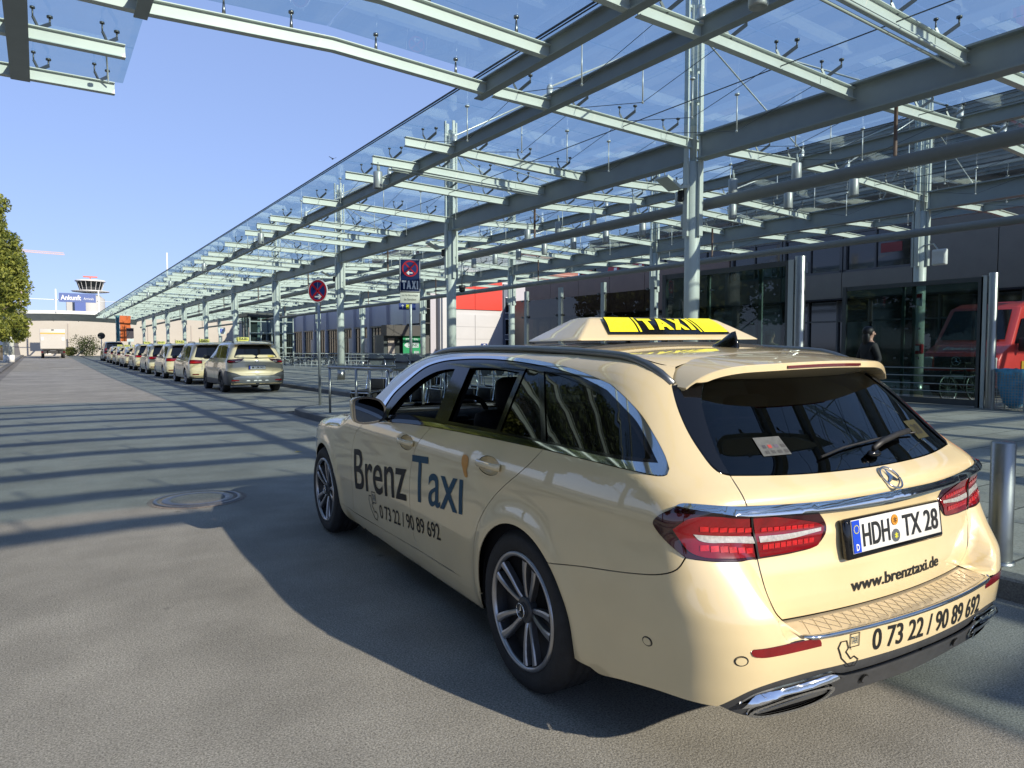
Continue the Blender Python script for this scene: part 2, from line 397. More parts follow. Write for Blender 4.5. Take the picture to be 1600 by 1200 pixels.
# ================================================================ setting
def groundmat(name, col, var, agg, scale=140., bump=.25, rough=.88, joints=None, jcol=None, stains=.25):
    """mineral surface: fine aggregate, broad stains, optional slab joints (bw, bh, gap)"""
    m = bpy.data.materials.new(name); m.use_nodes = True; t = m.node_tree; b = t.nodes["Principled BSDF"]; L = t.links.new
    b.inputs['Roughness'].default_value = rough; b.inputs['Specular IOR Level'].default_value = .3
    g = t.nodes.new("ShaderNodeNewGeometry"); N = t.nodes.new
    n1 = N("ShaderNodeTexNoise"); n1.inputs['Scale'].default_value = scale; n1.inputs['Detail'].default_value = 3; n1.inputs['Roughness'].default_value = .7; L(g.outputs['Position'], n1.inputs['Vector'])
    n2 = N("ShaderNodeTexNoise"); n2.inputs['Scale'].default_value = .45; n2.inputs['Detail'].default_value = 8; n2.inputs['Roughness'].default_value = .65; L(g.outputs['Position'], n2.inputs['Vector'])
    r1 = N("ShaderNodeMapRange"); r1.inputs[1].default_value = .30; r1.inputs[2].default_value = .72; r1.inputs[3].default_value = 1 - agg; r1.inputs[4].default_value = 1 + agg; L(n1.outputs[0], r1.inputs[0])
    r2 = N("ShaderNodeMapRange"); r2.inputs[1].default_value = .3; r2.inputs[2].default_value = .7; r2.inputs[3].default_value = 1 - stains; r2.inputs[4].default_value = 1 + stains * .5; L(n2.outputs[0], r2.inputs[0])
    mu = N("ShaderNodeMath"); mu.operation = 'MULTIPLY'; L(r1.outputs[0], mu.inputs[0]); L(r2.outputs[0], mu.inputs[1])
    v = N("ShaderNodeVectorMath"); v.operation = 'SCALE'; v.inputs[0].default_value = col; L(mu.outputs[0], v.inputs['Scale'])
    out = v.outputs[0]; h = n1.outputs[0]
    if not joints:
        vo = N("ShaderNodeTexVoronoi"); vo.inputs['Scale'].default_value = 1.4; L(g.outputs['Position'], vo.inputs['Vector'])
        sp_ = N("ShaderNodeMapRange"); sp_.inputs[1].default_value = .025; sp_.inputs[2].default_value = .05; sp_.inputs[3].default_value = .62; sp_.inputs[4].default_value = 1.; L(vo.outputs['Distance'], sp_.inputs[0])
        n3 = N("ShaderNodeTexNoise"); n3.inputs['Scale'].default_value = 2.2; n3.inputs['Detail'].default_value = 5; L(g.outputs['Position'], n3.inputs['Vector'])
        m3 = N("ShaderNodeMapRange"); m3.inputs[1].default_value = .35; m3.inputs[2].default_value = .65; m3.inputs[3].default_value = .88; m3.inputs[4].default_value = 1.06; L(n3.outputs[0], m3.inputs[0])
        mm_ = N("ShaderNodeMath"); mm_.operation = 'MULTIPLY'; L(sp_.outputs[0], mm_.inputs[0]); L(m3.outputs[0], mm_.inputs[1])
        v2 = N("ShaderNodeVectorMath"); v2.operation = 'SCALE'; L(out, v2.inputs[0]); L(mm_.outputs[0], v2.inputs['Scale']); out = v2.outputs[0]
    if joints:
        bw, bh, gp, sq = joints
        br = N("ShaderNodeTexBrick"); br.inputs['Scale'].default_value = 1.; br.inputs['Brick Width'].default_value = bw; br.inputs['Row Height'].default_value = bh; br.inputs['Mortar Size'].default_value = gp; br.inputs['Mortar Smooth'].default_value = .2; br.offset = sq
        br.inputs['Color1'].default_value = (1, 1, 1, 1); br.inputs['Color2'].default_value = (.80, .80, .80, 1); br.inputs['Mortar'].default_value = (*(jcol or (.35, .35, .35)), 1)
        mp = N("ShaderNodeMapping"); mp.inputs['Rotation'].default_value = (0, 0, joints[4] if len(joints) > 4 else 0) if False else (0, 0, 0); L(g.outputs['Position'], mp.inputs[0]); L(mp.outputs[0], br.inputs['Vector'])
        mm = N("ShaderNodeVectorMath"); mm.operation = 'MULTIPLY'; L(out, mm.inputs[0]); L(br.outputs['Color'], mm.inputs[1]); out = mm.outputs[0]
    L(out, b.inputs['Base Color'])
    bu = N("ShaderNodeBump"); bu.inputs['Strength'].default_value = bump; bu.inputs['Distance'].default_value = .006; L(h, bu.inputs['Height']); L(bu.outputs[0], b.inputs['Normal'])
    return m
M_ASPH = groundmat("asphalt", (.31, .298, .262), 0, .65, 130., bump=.45, stains=.28)
M_BAY = groundmat("bay_paving", (.38, .355, .295), 0, .30, 60., joints=(.24, .12, .008, .5), jcol=(.45, .45, .45))
M_PAVE = groundmat("slab_paving", (.42, .40, .335), 0, .25, 60., joints=(1.2, .6, .010, .5), jcol=(.30, .30, .30), stains=.4)
M_GRD = groundmat("far_ground", (.13, .125, .11), 0, .3, 8.)
M_KERB = groundmat("kerb_granite", (.17, .17, .165), 0, .4, 90.)
M_CONC = groundmat("gutter_concrete", (.22, .21, .195), 0, .3, 70., joints=(.5, .3, .008, 0.))
def strip(name, L, Rr, ys, z, mat, zf=ground_z):
    """a long sheet between two x lines that follows the road's profile"""
    V = []
    for y in ys: V += [(L(y) if callable(L) else L, y, zf(y) + z), (Rr(y) if callable(Rr) else Rr, y, zf(y) + z)]
    o = mesh_obj(name, V, [(2 * i, 2 * i + 1, 2 * i + 3, 2 * i + 2) for i in range(len(ys) - 1)], mat); return tag(o, kind="structure")
YS = list(np.arange(-40, 130, 2.)); 
gy = [-120, -60] + list(np.arange(-40, 130, 5.)) + [150, 200, 300, 398, 700, 1500, 4000]
strip("ground", -900, 1500, gy, -.012, M_GRD)
strip("road", -1.75, 4.52, YS, 0., M_ASPH)
strip("taxi_bay", 4.50, 7.62, [16.0] + [y for y in YS if 16 < y < 112], .004, M_BAY)
strip("gutter", 4.36, 4.56, [15.6] + [y for y in YS if 15.6 < y < 112], .008, M_CONC)
# raised pavement right of the road, its nose before the taxi bay, and the left pavement
def pavement(name, poly, mat, z=.12):
    O = densify_(np.array(poly, float), 2.0); W, T = cdt(O if area2(O) > 0 else O[::-1], (), 3.0)
    o = mesh_obj(name, [(x, y, ground_z(y) + z) for x, y in W], T, mat); return tag(o, kind="structure")
NOSE = [(4.55, -40), (4.55, 14.6), (4.62, 15.2), (4.9, 15.75), (5.4, 16.1), (7.2, 17.2), (7.62, 17.8), (7.66, 18.5), (7.66, 112)]
pavement("pavement", NOSE + [(60, 112), (60, -40)], M_PAVE)
pavement("pavement_left", [(-2.05, -40), (-2.05, 122), (-40, 122), (-40, -40)], M_PAVE)
def kerb(name, path, w=.16, h=.125, side=1):
    mb = MB(); P = []
    for a, b in zip(path, path[1:]):
        n = max(1, int(math.hypot(b[0] - a[0], b[1] - a[1]) / 1.0)); P += [(a[0] + (b[0] - a[0]) * k / n, a[1] + (b[1] - a[1]) * k / n) for k in range(n)]
    P.append(path[-1])
    mb.sweep([(x, y, ground_z(y)) for x, y in P], [(-w / 2, -.05), (w / 2, -.05), (w / 2, h - .012), (w / 2 - .012, h), (-w / 2 + .012, h), (-w / 2, h - .012)])
    o = mb.build(name, M_KERB); fixn(o); return tag(o, kind="structure")
kerb("kerb", NOSE)
kerb("kerb_left", [(-2.0, -40), (-2.0, 122)], w=.30)
strip("gutter_left", -1.85, -1.50, YS, .005, M_CONC)
mb = MB(); mb.box((1.55, 57.5, ground_z(57.5) + .004), (1.9, .22, .004)); tag(mb.build("lane_mark", pmat("road_white", (.55, .55, .52), rough=.7, var=.3, vscale=9)), kind="structure")
# manhole cover
mh = thing("manhole_cover", "round cast manhole cover with pale concrete ring in the grey asphalt", "manhole cover", (1.20, 7.09, 0))
mb = MB(); mb.lathe([(.235, .006), (.245, .012), (.30, .012), (.31, .006)], n=48); mb.lathe([(.345, .006), (.352, .013), (.378, .013), (.385, .004)], n=48); mb.build("cover_ring", pmat("cast_iron", (.16, .16, .165), rough=.42, metal=.6, var=.3, vscale=20), mh, world=False)
mb = MB(); mb.lathe([(0., .008), (.235, .008)], n=48); mb.build("cover_plate", groundmat("cover_concrete", (.20, .195, .185), 0, .3, 60.), mh, world=False)
mb = MB(); mb.lathe([(.31, .005), (.345, .005)], n=48); mb.lathe([(.385, .0045), (.43, .003)], n=48); mb.build("cover_bed", groundmat("cover_mortar", (.26, .22, .19), 0, .6, 80.), mh, world=False)
# ================================================================ glass and steel canopy
M_STEEL = pmat("canopy_paint", (.60, .64, .59), rough=.42, var=.06, vscale=2.5)
M_STEELD = pmat("canopy_paint_shaded", (.31, .345, .34), rough=.5, var=.08, vscale=2.0)  # same paint as the purlins, with the beams' shade put into the colour
M_STAIN = pmat("stainless", (.36, .36, .345), rough=.36, metal=1., rvar=.08, vscale=5)
M_ROD = pmat("tie_rod", (.62, .64, .62), rough=.35, metal=.3)
M_CABLE = pmat("steel_cable", (.10, .11, .12), rough=.4, metal=.8)
M_FIT = pmat("glass_fitting", (.13, .14, .14), rough=.4, metal=.6)
M_ROOFGL = glassmat("canopy_glass", (.80, .885, .90), ior=1.45, refl=.8, dirt=(.0, .05))
M_EDGE = pmat("glass_joint", (.03, .035, .04), rough=.5)
X1, X2, Y0, BAY = 10.7, 19.5, 9.6, 9.75
PZ = ([-8, -.1, 1.18, 3.47, 5.95, 7.2, 10.7, 14.6, 15.4, 19.5, 23.4, 25.5], [5.50, 5.50, 5.50, 5.60, 5.50, 5.49, 5.40, 5.53, 5.53, 5.40, 5.53, 5.48])
pz = lambda x: float(np.interp(x, *PZ))
IPROF = [(-.055, -.09), (.055, -.09), (.055, -.078), (.008, -.074), (.008, .074), (.055, .078), (.055, .09), (-.055, .09), (-.055, .078), (-.008, .074), (-.008, -.074), (-.055, -.078)]
can = thing("glass_canopy", "long glass and steel canopy on slim columns covering the pavement beside the taxi rank", "canopy", (X1, Y0, .12))
def part(mb, name, mat, par=can): return mb.build(name, mat, par)
def purlin(x0, x1, y, par):
    xs = [x0] + [x for x in PZ[0] if x0 + .05 < x < x1 - .05] + [x1]
    mb = MB(); mb.sweep([(x, y, pz(x)) for x in xs], IPROF)
    # bolted splice plates near the main beams
    for xb in (X1, X2):
        for s in (-1, 1):
            x = xb + s * .75
            if x0 < x < x1: mb.box((x, y, pz(x)), (.30, .034, .10))
    o = mb.build("purlin", M_STEEL, par); return fixn(o)
rows = [Y0 + BAY * k + o for k in range(-3, 10) for o in (0, BAY / 3, BAY / 2, BAY * 2 / 3)]
rows = [y for y in rows if -21 < y < 106]
rowobj = {}
for y in rows: rowobj[y] = purlin(6.08, 25.3, y, can)
def ibeam(mb, p, q, w, h, t=.018):
    P = [(-w / 2, -h / 2), (w / 2, -h / 2), (w / 2, -h / 2 + t), (.012, -h / 2 + t), (.012, h / 2 - t), (w / 2, h / 2 - t), (w / 2, h / 2), (-w / 2, h / 2), (-w / 2, h / 2 - t), (-.012, h / 2 - t), (-.012, -h / 2 + t), (-w / 2, -h / 2 + t)]
    mb.sweep([p, q], P)
for x in (X1, X2):
    for k in range(-3, 10):
        ya, yb = Y0 + BAY * k + .17, Y0 + BAY * (k + 1) - .17; ya = max(ya, -21); yb = min(yb, 106)
        if yb <= ya: continue
        mb = MB(); ibeam(mb, (x, ya, 5.30), (x, yb, 5.30), .26, .48, .03); fixn(part(mb, "main_beam", M_STEELD))
for x in (7.2, 14.2, 16.0, 23.0):
    mb = MB(); ibeam(mb, (x, -21, pz(x) + .03), (x, 106.3, pz(x) + .03), .15, .25); fixn(part(mb, "edge_beam", M_STEELD))
# columns: tube, collar, plates, mast above the glass, tie rods
def column(x, y, far, par=can):
    root = thing("column", None, None); root.parent = par; root.location = (x - par.location[0], y - par.location[1], ground_z(y) + .12 - par.location[2])
    z0 = ground_z(y) + .12; b = lambda mb, n, m: mb.build(n, m, root)
    mb = MB(); mb.cyl((x, y, z0), .15, 5.05 - z0, 20 if not far else 12); b(mb, "tube", M_STEEL)
    mb = MB(); mb.cyl((x, y, z0), .162, .42, 20 if not far else 12); b(mb, "collar", M_STAIN)
    mb = MB()
    for a in range(4):
        ca, sa = math.cos(a * math.pi / 2), math.sin(a * math.pi / 2)
        mb.box((x + ca * .19, y + sa * .19, 4.36), (.05 + .05 * abs(sa), .05 + .05 * abs(ca), 1.5)); mb.box((x + ca * .19, y + sa * .19, 6.75), (.035 + .05 * abs(sa), .035 + .05 * abs(ca), 3.3))
    if not far:
        for z in (4.0, 4.7, 6.2, 6.8, 7.4, 8.0): mb.box((x, y, z), (.40, .03, .05)); mb.box((x, y, z), (.03, .40, .05))
    mb.cyl((x, y, 5.05), .07, 3.1, 10); b(mb, "mast", M_STEEL)
    return root
cols = []
for k in range(-1, 10):
    cols.append(column(X1, Y0 + BAY * k, k > 4)); 
for k in range(-1, 10): cols.append(column(X2, Y0 + BAY * k, k > 3))
def rodmesh(specs, r=.022):
    mb = MB()
    for p, q in specs: mb.tube([p, q], r, 6)
    return mb
far = MB(); nrod = 0
for (xc, kmax) in ((X1, 7), (X2, 4)):
    for k in range(-1, 10):
        y = Y0 + BAY * k
        for dx in (-3.5, 3.5):
            for dy in (-BAY / 3, 0, BAY / 3):
                xn = xc + dx; p, q = (xc + .14 * (1 if dx > 0 else -1), y, 7.55), (xn, y + dy, pz(xn) + .30)
                mb = far if k > kmax or nrod >= 96 else MB()
                mb.tube([p, q], .017, 6); mb.cyl((xn, y + dy, pz(xn) + .09), .055, .20, 10); mb.ball((xn, y + dy, pz(xn) + .30), .05, n=8, m=5)
                if mb is not far: part(mb, "tie_rod", M_ROD); nrod += 1
tag(part(far, "tie_rod", M_ROD), kind="stuff")
# panes
def pane_set(xb, ys, par, near_n=0, name="glass_pane"):
    cells = []
    for y0, y1 in zip(ys, ys[1:]):
        for x0, x1 in zip(xb, xb[1:]):
            cells.append((math.hypot((x0 + x1) / 2 - 3, (y0 + y1) / 2 - 6), x0, x1, y0, y1))
    cells.sort(); rest = MB()
    for i, (d, x0, x1, y0, y1) in enumerate(cells):
        mb = MB() if i < near_n else rest; g = .008
        z0, z1 = pz(x0) + .335, pz(x1) + .335; xk = [x for x in PZ[0] if x0 + .05 < x < x1 - .05]
        pts = [(x0 + g, z0)] + [(x, pz(x) + .335) for x in xk] + [(x1 - g, z1)]
        mb.prism([(a, b) for a, b in pts] + [(a, b + .016) for a, b in pts[::-1]], y0 + g, y1 - g, 'xz')
        if i < near_n: fixn(mb.build(name, M_ROOFGL, par))
    if rest.V: tag(fixn(rest.build(name, M_ROOFGL, par)), kind="stuff")
ysg = [Y0 + BAY / 6 * j for j in range(-18, 60)]
pane_set([6.02, 8.35, 10.7, 12.7, 14.6, 17.0, 19.5, 21.6, 23.5, 25.4], ysg, can, 98)
mb = MB(); mb.box((6.006, 42.5, pz(6) + .343), (.022, 127, .022)); mb.box((6.05, 42.5, pz(6) + .33), (.018, 127, .012)); part(mb, "edge_gasket", M_EDGE)
# point fixings on the purlins
def clamp(mb, x, y, s=-1):
    z = pz(x) + .09; zt = pz(x) + .335
    mb.rbar((x, y, z - .01), (x + .13, y + s * .17, zt - .11), .026, .045); mb.cyl((x + .13, y + s * .17, zt - .13), .012, .10, 6); mb.cyl((x + .13, y + s * .17, zt - .03), .036, .026, 10)
    mb.rbar((x, y, z - .01), (x - .06, y - s * .03, zt - .13), .02, .03); mb.cyl((x - .06, y - s * .03, zt - .15), .010, .13, 6); mb.cyl((x - .06, y - s * .03, zt - .03), .030, .024, 10)
cl = sorted([(math.hypot(x - 3, y - 6), x, y) for y in rows if y > -6 for x in (6.55, 7.75, 8.85, 9.95, 11.6, 12.7, 13.8, 15.6, 16.7, 17.8, 18.7, 20.4, 21.5, 22.5)])
rest = MB()
for i, (d, x, y) in enumerate(cl):
    if i < 100: mb = MB(); clamp(mb, x, y); mb.build("glass_clamp", M_FIT, rowobj[y])
    else: clamp(rest, x, y)
tag(part(rest, "glass_clamp", M_FIT), kind="stuff")
# hanging struts with cables between the purlins
st = sorted([(math.hypot(x - 3, Y0 + BAY * k + o - 6), x, Y0 + BAY * k + o) for k in range(-2, 9) for o in (BAY / 6, BAY * 5 / 6) for x in (6.55, 7.75, 8.85, 9.95, 11.6, 12.7, 13.8, 15.6, 17.2, 18.7, 20.4, 22.0)])
rs, rc = MB(), MB()
for i, (d, x, y) in enumerate(st):
    zt = pz(x) + .335; zb = pz(x) - .30
    a, c = (MB(), MB()) if i < 50 else (rs, rc)
    a.cyl((x, y, zb), .011, zt - zb - .02, 6); a.cyl((x, y, zt - .035), .042, .028, 10); a.ball((x, y, zb), .022, n=6, m=4)
    for dy in (-BAY / 6, BAY / 6): c.tube([(x, y, zb), (x, y + dy, pz(x) + .07)], .0055, 4)
    if i < 50:
        s_ = part(a, "strut", M_ROD); part(c, "bracing_cable", M_CABLE)
tag(part(rs, "strut", M_ROD), kind="stuff"); tag(part(rc, "bracing_cable", M_CABLE), kind="stuff")
for x in (8.85, 12.7, 17.2, 21.5):
    mb = MB(); mb.tube([(x, -10, pz(x) - .02), (x, 90, pz(x) - .02)], .009, 5); part(mb, "long_cable", M_CABLE)
# round service pipes that run the length of the rank
for x in (11.3, 18.5):
    mb = MB(); mb.tube([(x, -21, 4.35), (x, 106, 4.35)], .105, 16); part(mb, "service_pipe", pmat("pipe_grey", (.20, .21, .21), rough=.5, var=.08))
    mb = MB()
    for k in range(-2, 10):
        y = Y0 + BAY * k + BAY * .63; mb.tube([(x, y, 4.4), (x, y, pz(x) - .05)], .03, 8)
    part(mb, "pipe_hanger", pmat("rusty_pipe", (.20, .13, .10), rough=.6, var=.4, vscale=8))
for y in rows:
    if -4 < y < 16 and abs(((y - Y0) / BAY) % 1 - .5) < .01:
        mb = MB(); [mb.tube([(6.5, y + d, 5.36), (10.5, y + d, 5.27)], .02, 6) for d in (-.07, .07)]; part(mb, "cable_duct", M_STEEL)
# bridge across the road and the canopy on its far side
brg = thing("road_canopy", "glass canopy bay bridging the road above the camera on thin pale beams", "canopy", (3.5, 9.6, 5.3))
brows = [9.6, 7.95, 6.35, 4.725, 3.1, 1.5, -.15, -1.8, -3.4, -4.8]
for i, y in enumerate(brows): purlin(-.1, 5.95, y, brg)
mb = MB(); ibeam(mb, (5.95, 9.85, 5.53), (5.95, -4.9, 5.53), .15, .25); fixn(mb.build("edge_beam", M_STEELD, brg))
mb = MB(); ibeam(mb, (1.12, 9.75, 5.53), (1.12, -4.9, 5.53), .15, .25); fixn(mb.build("edge_beam", M_STEELD, brg))
pane_set([1.30, 3.47, 5.99], [9.83 - 1.63 * j for j in range(10)][::-1], brg, 98)
for i, y in enumerate(brows):
    for x in (2.05, 2.9, 4.1, 5.4):
        mb = MB(); mb.cyl((x, y, pz(x) + .085), .026, .17, 8, r2=.014); mb.cyl((x, y, pz(x) + .25), .012, .06, 6); mb.cyl((x, y, pz(x) + .300), .036, .03, 10); mb.build("glass_clamp", M_STAIN, brg)
lef = thing("left_canopy", "end of the glass canopy over the pavement left of the road", "canopy", (-3.5, 12.8, 5.3))
lrows = [12.85, 11.2, 9.6, 7.95, 6.35, 4.725, 3.1, 1.5, -.15]
for y in lrows: purlin(-8, 1.09 if y > 9.7 else -.1, y, lef)
for x in (-.13, -4.2):
    mb = MB(); ibeam(mb, (x, 12.9, 5.50), (x, -10, 5.50), .24, .22); fixn(mb.build("edge_beam", M_STEELD, lef))
pane_set([-8, -5.6, -3.4, -1.05, 1.28], [13.55 - 1.63 * j for j in range(11)][::-1], lef, 98)
for y in lrows[:4]:
    for x in (-1.2, .1, .88):
        if x > -.1 and y < 9.7: continue
        mb = MB(); clamp(mb, x, y, 1); mb.build("glass_clamp", M_FIT, lef)
mb = MB(); mb.tube([(1.0, 12.75, 5.55), (.93, 12.2, 6.0)], .012, 6); mb.cyl((.93, 12.2, 5.80), .04, .03, 10); mb.build("strut", M_ROD, lef)
# pendant lamps under the canopy
lamp0 = thing("pendant_lamp", "grey cylindrical pendant lamp nearest the road under the canopy", "lamp", (6.2, Y0 + BAY * .5, 4.90), group="pendant lamps under the canopy")
mb = MB(); mb.lathe([(0, .36), (.09, .36), (.098, .345), (.098, .02), (.09, 0), (.075, .0), (.07, .03), (0, .03)], n=20); mb.build("lamp_shade", pmat("lamp_grey", (.42, .44, .43), rough=.4, metal=.3), lamp0, world=False)
mb = MB(); mb.cyl((0, 0, .36), .022, .20, 8); mb.box((.03, 0, .44), (.03, .03, .1)); mb.build("lamp_stem", M_STEELD, lamp0, world=False)
nk = 0
for k in range(1, 9):
    dup(lamp0, (6.2, Y0 + BAY * (k + .5), 4.90 if True else 0), label="grey pendant lamp at the canopy edge, row %s from the near end" % ["", "second", "third", "fourth", "fifth", "sixth", "seventh", "eighth", "ninth"][k])
for xi, (x, z, ys_) in enumerate(((14.3, 4.62, [8.43 + 1.56 * k for k in range(12)]), (13.0, 4.86, [8.9 + 1.6 * k for k in range(7)]), (6.2, 4.90, [-.15 + BAY * .5]))):
    for y in ys_:
        dup(lamp0, (x, y, z), label=["grey pendant lamp in the long row behind the columns", "grey pendant lamp in the short row above the thick pipe", "grey pendant lamp cut off by the top of the picture"][xi])
# ---------------------------------------------------------------- buildings
def bld(name, label, loc, cat="building"): return thing(name, label, cat, loc)
M_BRN = pmat("brown_panel", (.15, .10, .078), rough=.45, var=.10, vscale=1.5)
M_GRYP = pmat("dark_panel", (.135, .13, .105), rough=.45, var=.08, vscale=1.5)
M_DKGL = pmat("dark_glazing", (.010, .013, .015), rough=.06, spec=.7)
M_FRAME = pmat("window_frame_grey", (.07, .075, .075), rough=.4)
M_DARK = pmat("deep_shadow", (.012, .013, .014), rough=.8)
M_BLIND = pmat("louvre_blind", (.05, .055, .06), rough=.5)
b1 = bld("dark_office_building", "dark brown panelled office building behind the canopy with a recessed glazed ground floor", (30, 20, .12))
xF = 30.0; Ya, Yb = -16.0, 43.0
for y0_, y1_, hh in ((Ya, 24.5, 11.0), (24.5, 36.0, 8.5)):
    mb = MB(); mb.box((xF + 6.9, (y0_ + y1_) / 2, hh / 2 + .1), (12.0, y1_ - y0_ - .02, hh - .2)); mb.build("wall", M_GRYP, b1)
mb = MB(); mb.box((38.7, 43.7, 2.85), (8.6, 15.4, 5.5)); mb.box((32.6, 39.5, 5.55), (4.0, 6.9, .14)); mb.build("side_wing", M_GRYP, b1)
# panel band
n = 19; pw = (Yb - Ya) / n
for i in range(n):
    y = Ya + pw * (i + .5); tall = i in (8, 9, 5, 4, 1, 0)
    bh = 4.0 if tall else 2.5 if y > 24.5 else 1.13; wz0 = 3.72 + bh + .06; wz1 = 8.0 if y > 24.5 else 7.3
    mb = MB(); mb.box((xF + .12, y, 3.72 + bh / 2), (.24, pw - .03, bh)); mb.build("facade_panel", M_BRN if y > 22 else M_GRYP, b1)
    if not tall and y < 36:
        w = thing("window", None, None); w.parent = b1
        mb = MB(); mb.box((xF + .22, y, (wz0 + wz1) / 2), (.05, pw - .28, wz1 - wz0)); mb.build("pane", M_DKGL, w)
        mb = MB()
        for s in (-1, 1): mb.box((xF + .16, y + s * (pw / 2 - .09), (wz0 + wz1) / 2), (.2, .12, wz1 - wz0))
        mb.box((xF + .16, y, wz0), (.2, pw - .05, .10)); mb.box((xF + .16, y, wz1), (.2, pw - .05, .10)); mb.box((xF + .18, y, wz1 - .7), (.1, pw - .3, .05)); mb.box((xF + .17, y + .1, (wz0 + wz1) / 2), (.12, .07, wz1 - wz0)); mb.build("frame", M_FRAME, w)
        if i % 3 != 1: mb = MB(); mb.box((xF + .185, y + (.62 if i % 2 else -.5), wz0 + .35), (.02, .8, .5)); mb.build("pale_reflection", pmat("reflection_pale", (.20, .21, .20), rough=.6, var=.4, vscale=4), w)  # pale patch stands in for a bright reflection in the pane
        if i % 4 == 2: mb = MB(); mb.box((xF + .187, y - .55, wz0 + .85), (.02, .9, .4)); mb.build("red_reflection", pmat("reflection_red", (.16, .02, .02), rough=.6), w)  # red patch painted in place of a reflection in the pane
mb = MB(); mb.box((xF + .6, (Ya + 24.5) / 2, 9.55), (.6, 24.5 - Ya, 2.9))
for i in range(17): mb.box((xF + .27, (Ya + 24.5) / 2, 8.25 + i * .17), (.06, 24.5 - Ya, .07))
mb.build("ribbed_cladding", pmat("rib_metal", (.20, .21, .19), rough=.4, metal=.3), b1)
mb = MB(); mb.box((xF + .5, 30.2, 8.25), (.6, 11.4, .5)); mb.box((xF + .5, 39.5, 5.72), (.6, 7, .12)); mb.build("parapet", M_GRYP, b1)
mb = MB(); mb.box((xF + .7, (Ya + Yb) / 2, 1.92), (.1, Yb - Ya - .3, 3.5)); mb.build("shopfront_glazing", M_DKGL, b1)
mb = MB()
for i in range(40):
    y = Ya + (Yb - Ya) * (i + .5) / 40; mb.box((xF + .6, y, 1.92), (.12, .08, 3.5))
mb.box((xF + .6, (Ya + Yb) / 2, 2.7), (.1, Yb - Ya - .3, .07)); mb.box((xF + .6, (Ya + Yb) / 2, .3), (.1, Yb - Ya - .3, .3)); mb.build("shopfront_frame", M_FRAME, b1)
for i in (6, 9, 13, 16, 22, 26):
    y = Ya + (Yb - Ya) * (i + .5) / 40; mb = MB()
    for j in range(14): mb.box((xF + .52, y + .74, 2.75 + j * .065), (.04, 1.36, .045))
    mb.build("louvre", M_BLIND, b1)
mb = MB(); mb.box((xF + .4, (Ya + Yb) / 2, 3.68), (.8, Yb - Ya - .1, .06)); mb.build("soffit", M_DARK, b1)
for yy in (31.2, 33.4, 36.0):
    mb = MB(); mb.box((xF + .08, yy, 6.35), (.05, 1.0, .5)); mb.build("red_notice", pmat("notice_red", (.42, .03, .04), rough=.4, var=.3, vscale=5), b1)
    mb = MB(); mb.box((xF + .05, yy - .2, 6.38), (.02, .25, .28)); mb.build("notice_print", M_WHITE, b1)
mb = MB(); mb.box((xF + .45, 33, 1.5), (.03, 1.1, 1.2)); mb.box((xF + .45, 30, 1.55), (.03, .8, 1.0)); mb.box((xF + .45, 36.5, 1.5), (.03, .9, 1.1)); mb.build("shop_poster", pmat("pale_poster", (.42, .45, .46), rough=.5, var=.2, vscale=3), b1)
# white hall with the red band (its end wall faces the camera)
b2 = bld("white_hall", "white panelled hall with a broad red band under its eaves behind the columns", (31, 52, .12))
M_WPAN = pmat("white_panel", (.52, .525, .53), rough=.4, var=.04, vscale=.8); M_REDP = pmat("red_panel", (.62, .040, .022), rough=.4, var=.05, vscale=.8)
mb = MB(); mb.box((31.6, 57.2, 3.7), (7.6, 10, 7.2)); mb.build("wall", M_WPAN, b2)
for i, (x0, x1) in enumerate(((28.6, 31.1), (31.14, 33.9))):
    for j in range(4): mb = MB(); mb.box(((x0 + x1) / 2, 52.14, .72 + j * 1.05), (x1 - x0, .1, 1.035)); mb.build("white_cladding", M_WPAN, b2)
    mb = MB(); mb.box(((x0 + x1) / 2, 52.14, 6.05), (x1 - x0, .1, 2.45)); mb.build("red_cladding", M_REDP, b2)
mb = MB(); mb.box((28.15, 52.1, 3.72), (.45, .22, 7.1)); mb.build("corner_pier", M_WPAN, b2)
mb = MB(); mb.box((34.6, 52.12, 3.6), (1.15, .14, 7.1)); mb.build("stair_wall", pmat("stair_wall", (.13, .15, .19), rough=.5), b2)  # the bluish shade on this wall is put into its dark colour
for z in (1.6, 3.4, 5.3):
    w = thing("window", None, None); w.parent = b2
    mb = MB(); mb.box((34.6, 52.02, z), (.75, .06, 1.3)); mb.build("pane", M_DKGL, w)
    mb = MB(); mb.box((34.6, 52.0, z - .68), (.85, .1, .06)); mb.box((34.6, 52.0, z + .68), (.85, .1, .06)); mb.build("frame", M_WHITE, w)
sg = thing("wall_sign", "small blue square sign with white emblem on the white hall", "sign", (32.0, 52.03, 1.65))
mb = MB(); mb.box((32.0, 52.03, 1.65), (.62, .04, .55)); mb.build("sign_board", pmat("sign_blue", (.02, .045, .20), rough=.4), sg)
mb = MB(); mb.lathe([(.09, -.012), (.14, -.012), (.14, .0)], (32.0, 52.01, 1.72), 'y', 20); mb.box((32.0, 52.0, 1.72), (.06, .012, .08)); mb.box((32.0, 52.0, 1.50), (.36, .012, .06)); mb.build("sign_print", M_WHITE, sg)
# brick red block with roof lettering
b3 = bld("brick_red_block", "brick red building with white roof lettering seen through the far canopy glass", (40, 66, 0))
mb = MB(); mb.box((43, 72, 6.2), (20, 14, 12.4)); mb.build("wall", pmat("brick_red", (.30, .12, .095), rough=.6, var=.15, vscale=.8), b3)
mb = MB(); [mb.box((43, 64.95, z), (19.6, .1, .12)) for z in (7.6, 8.8, 10., 11.2)]; mb.build("band", pmat("brick_pale", (.42, .25, .21), rough=.6), b3)
flat_text("roof_lettering", "T\u00dcRKIS", (37.6, 64.88, 8.5), (1, 0, 0), (0, 0, 1), 5.4, 1.0, M_WHITE, b3, bold=.01)
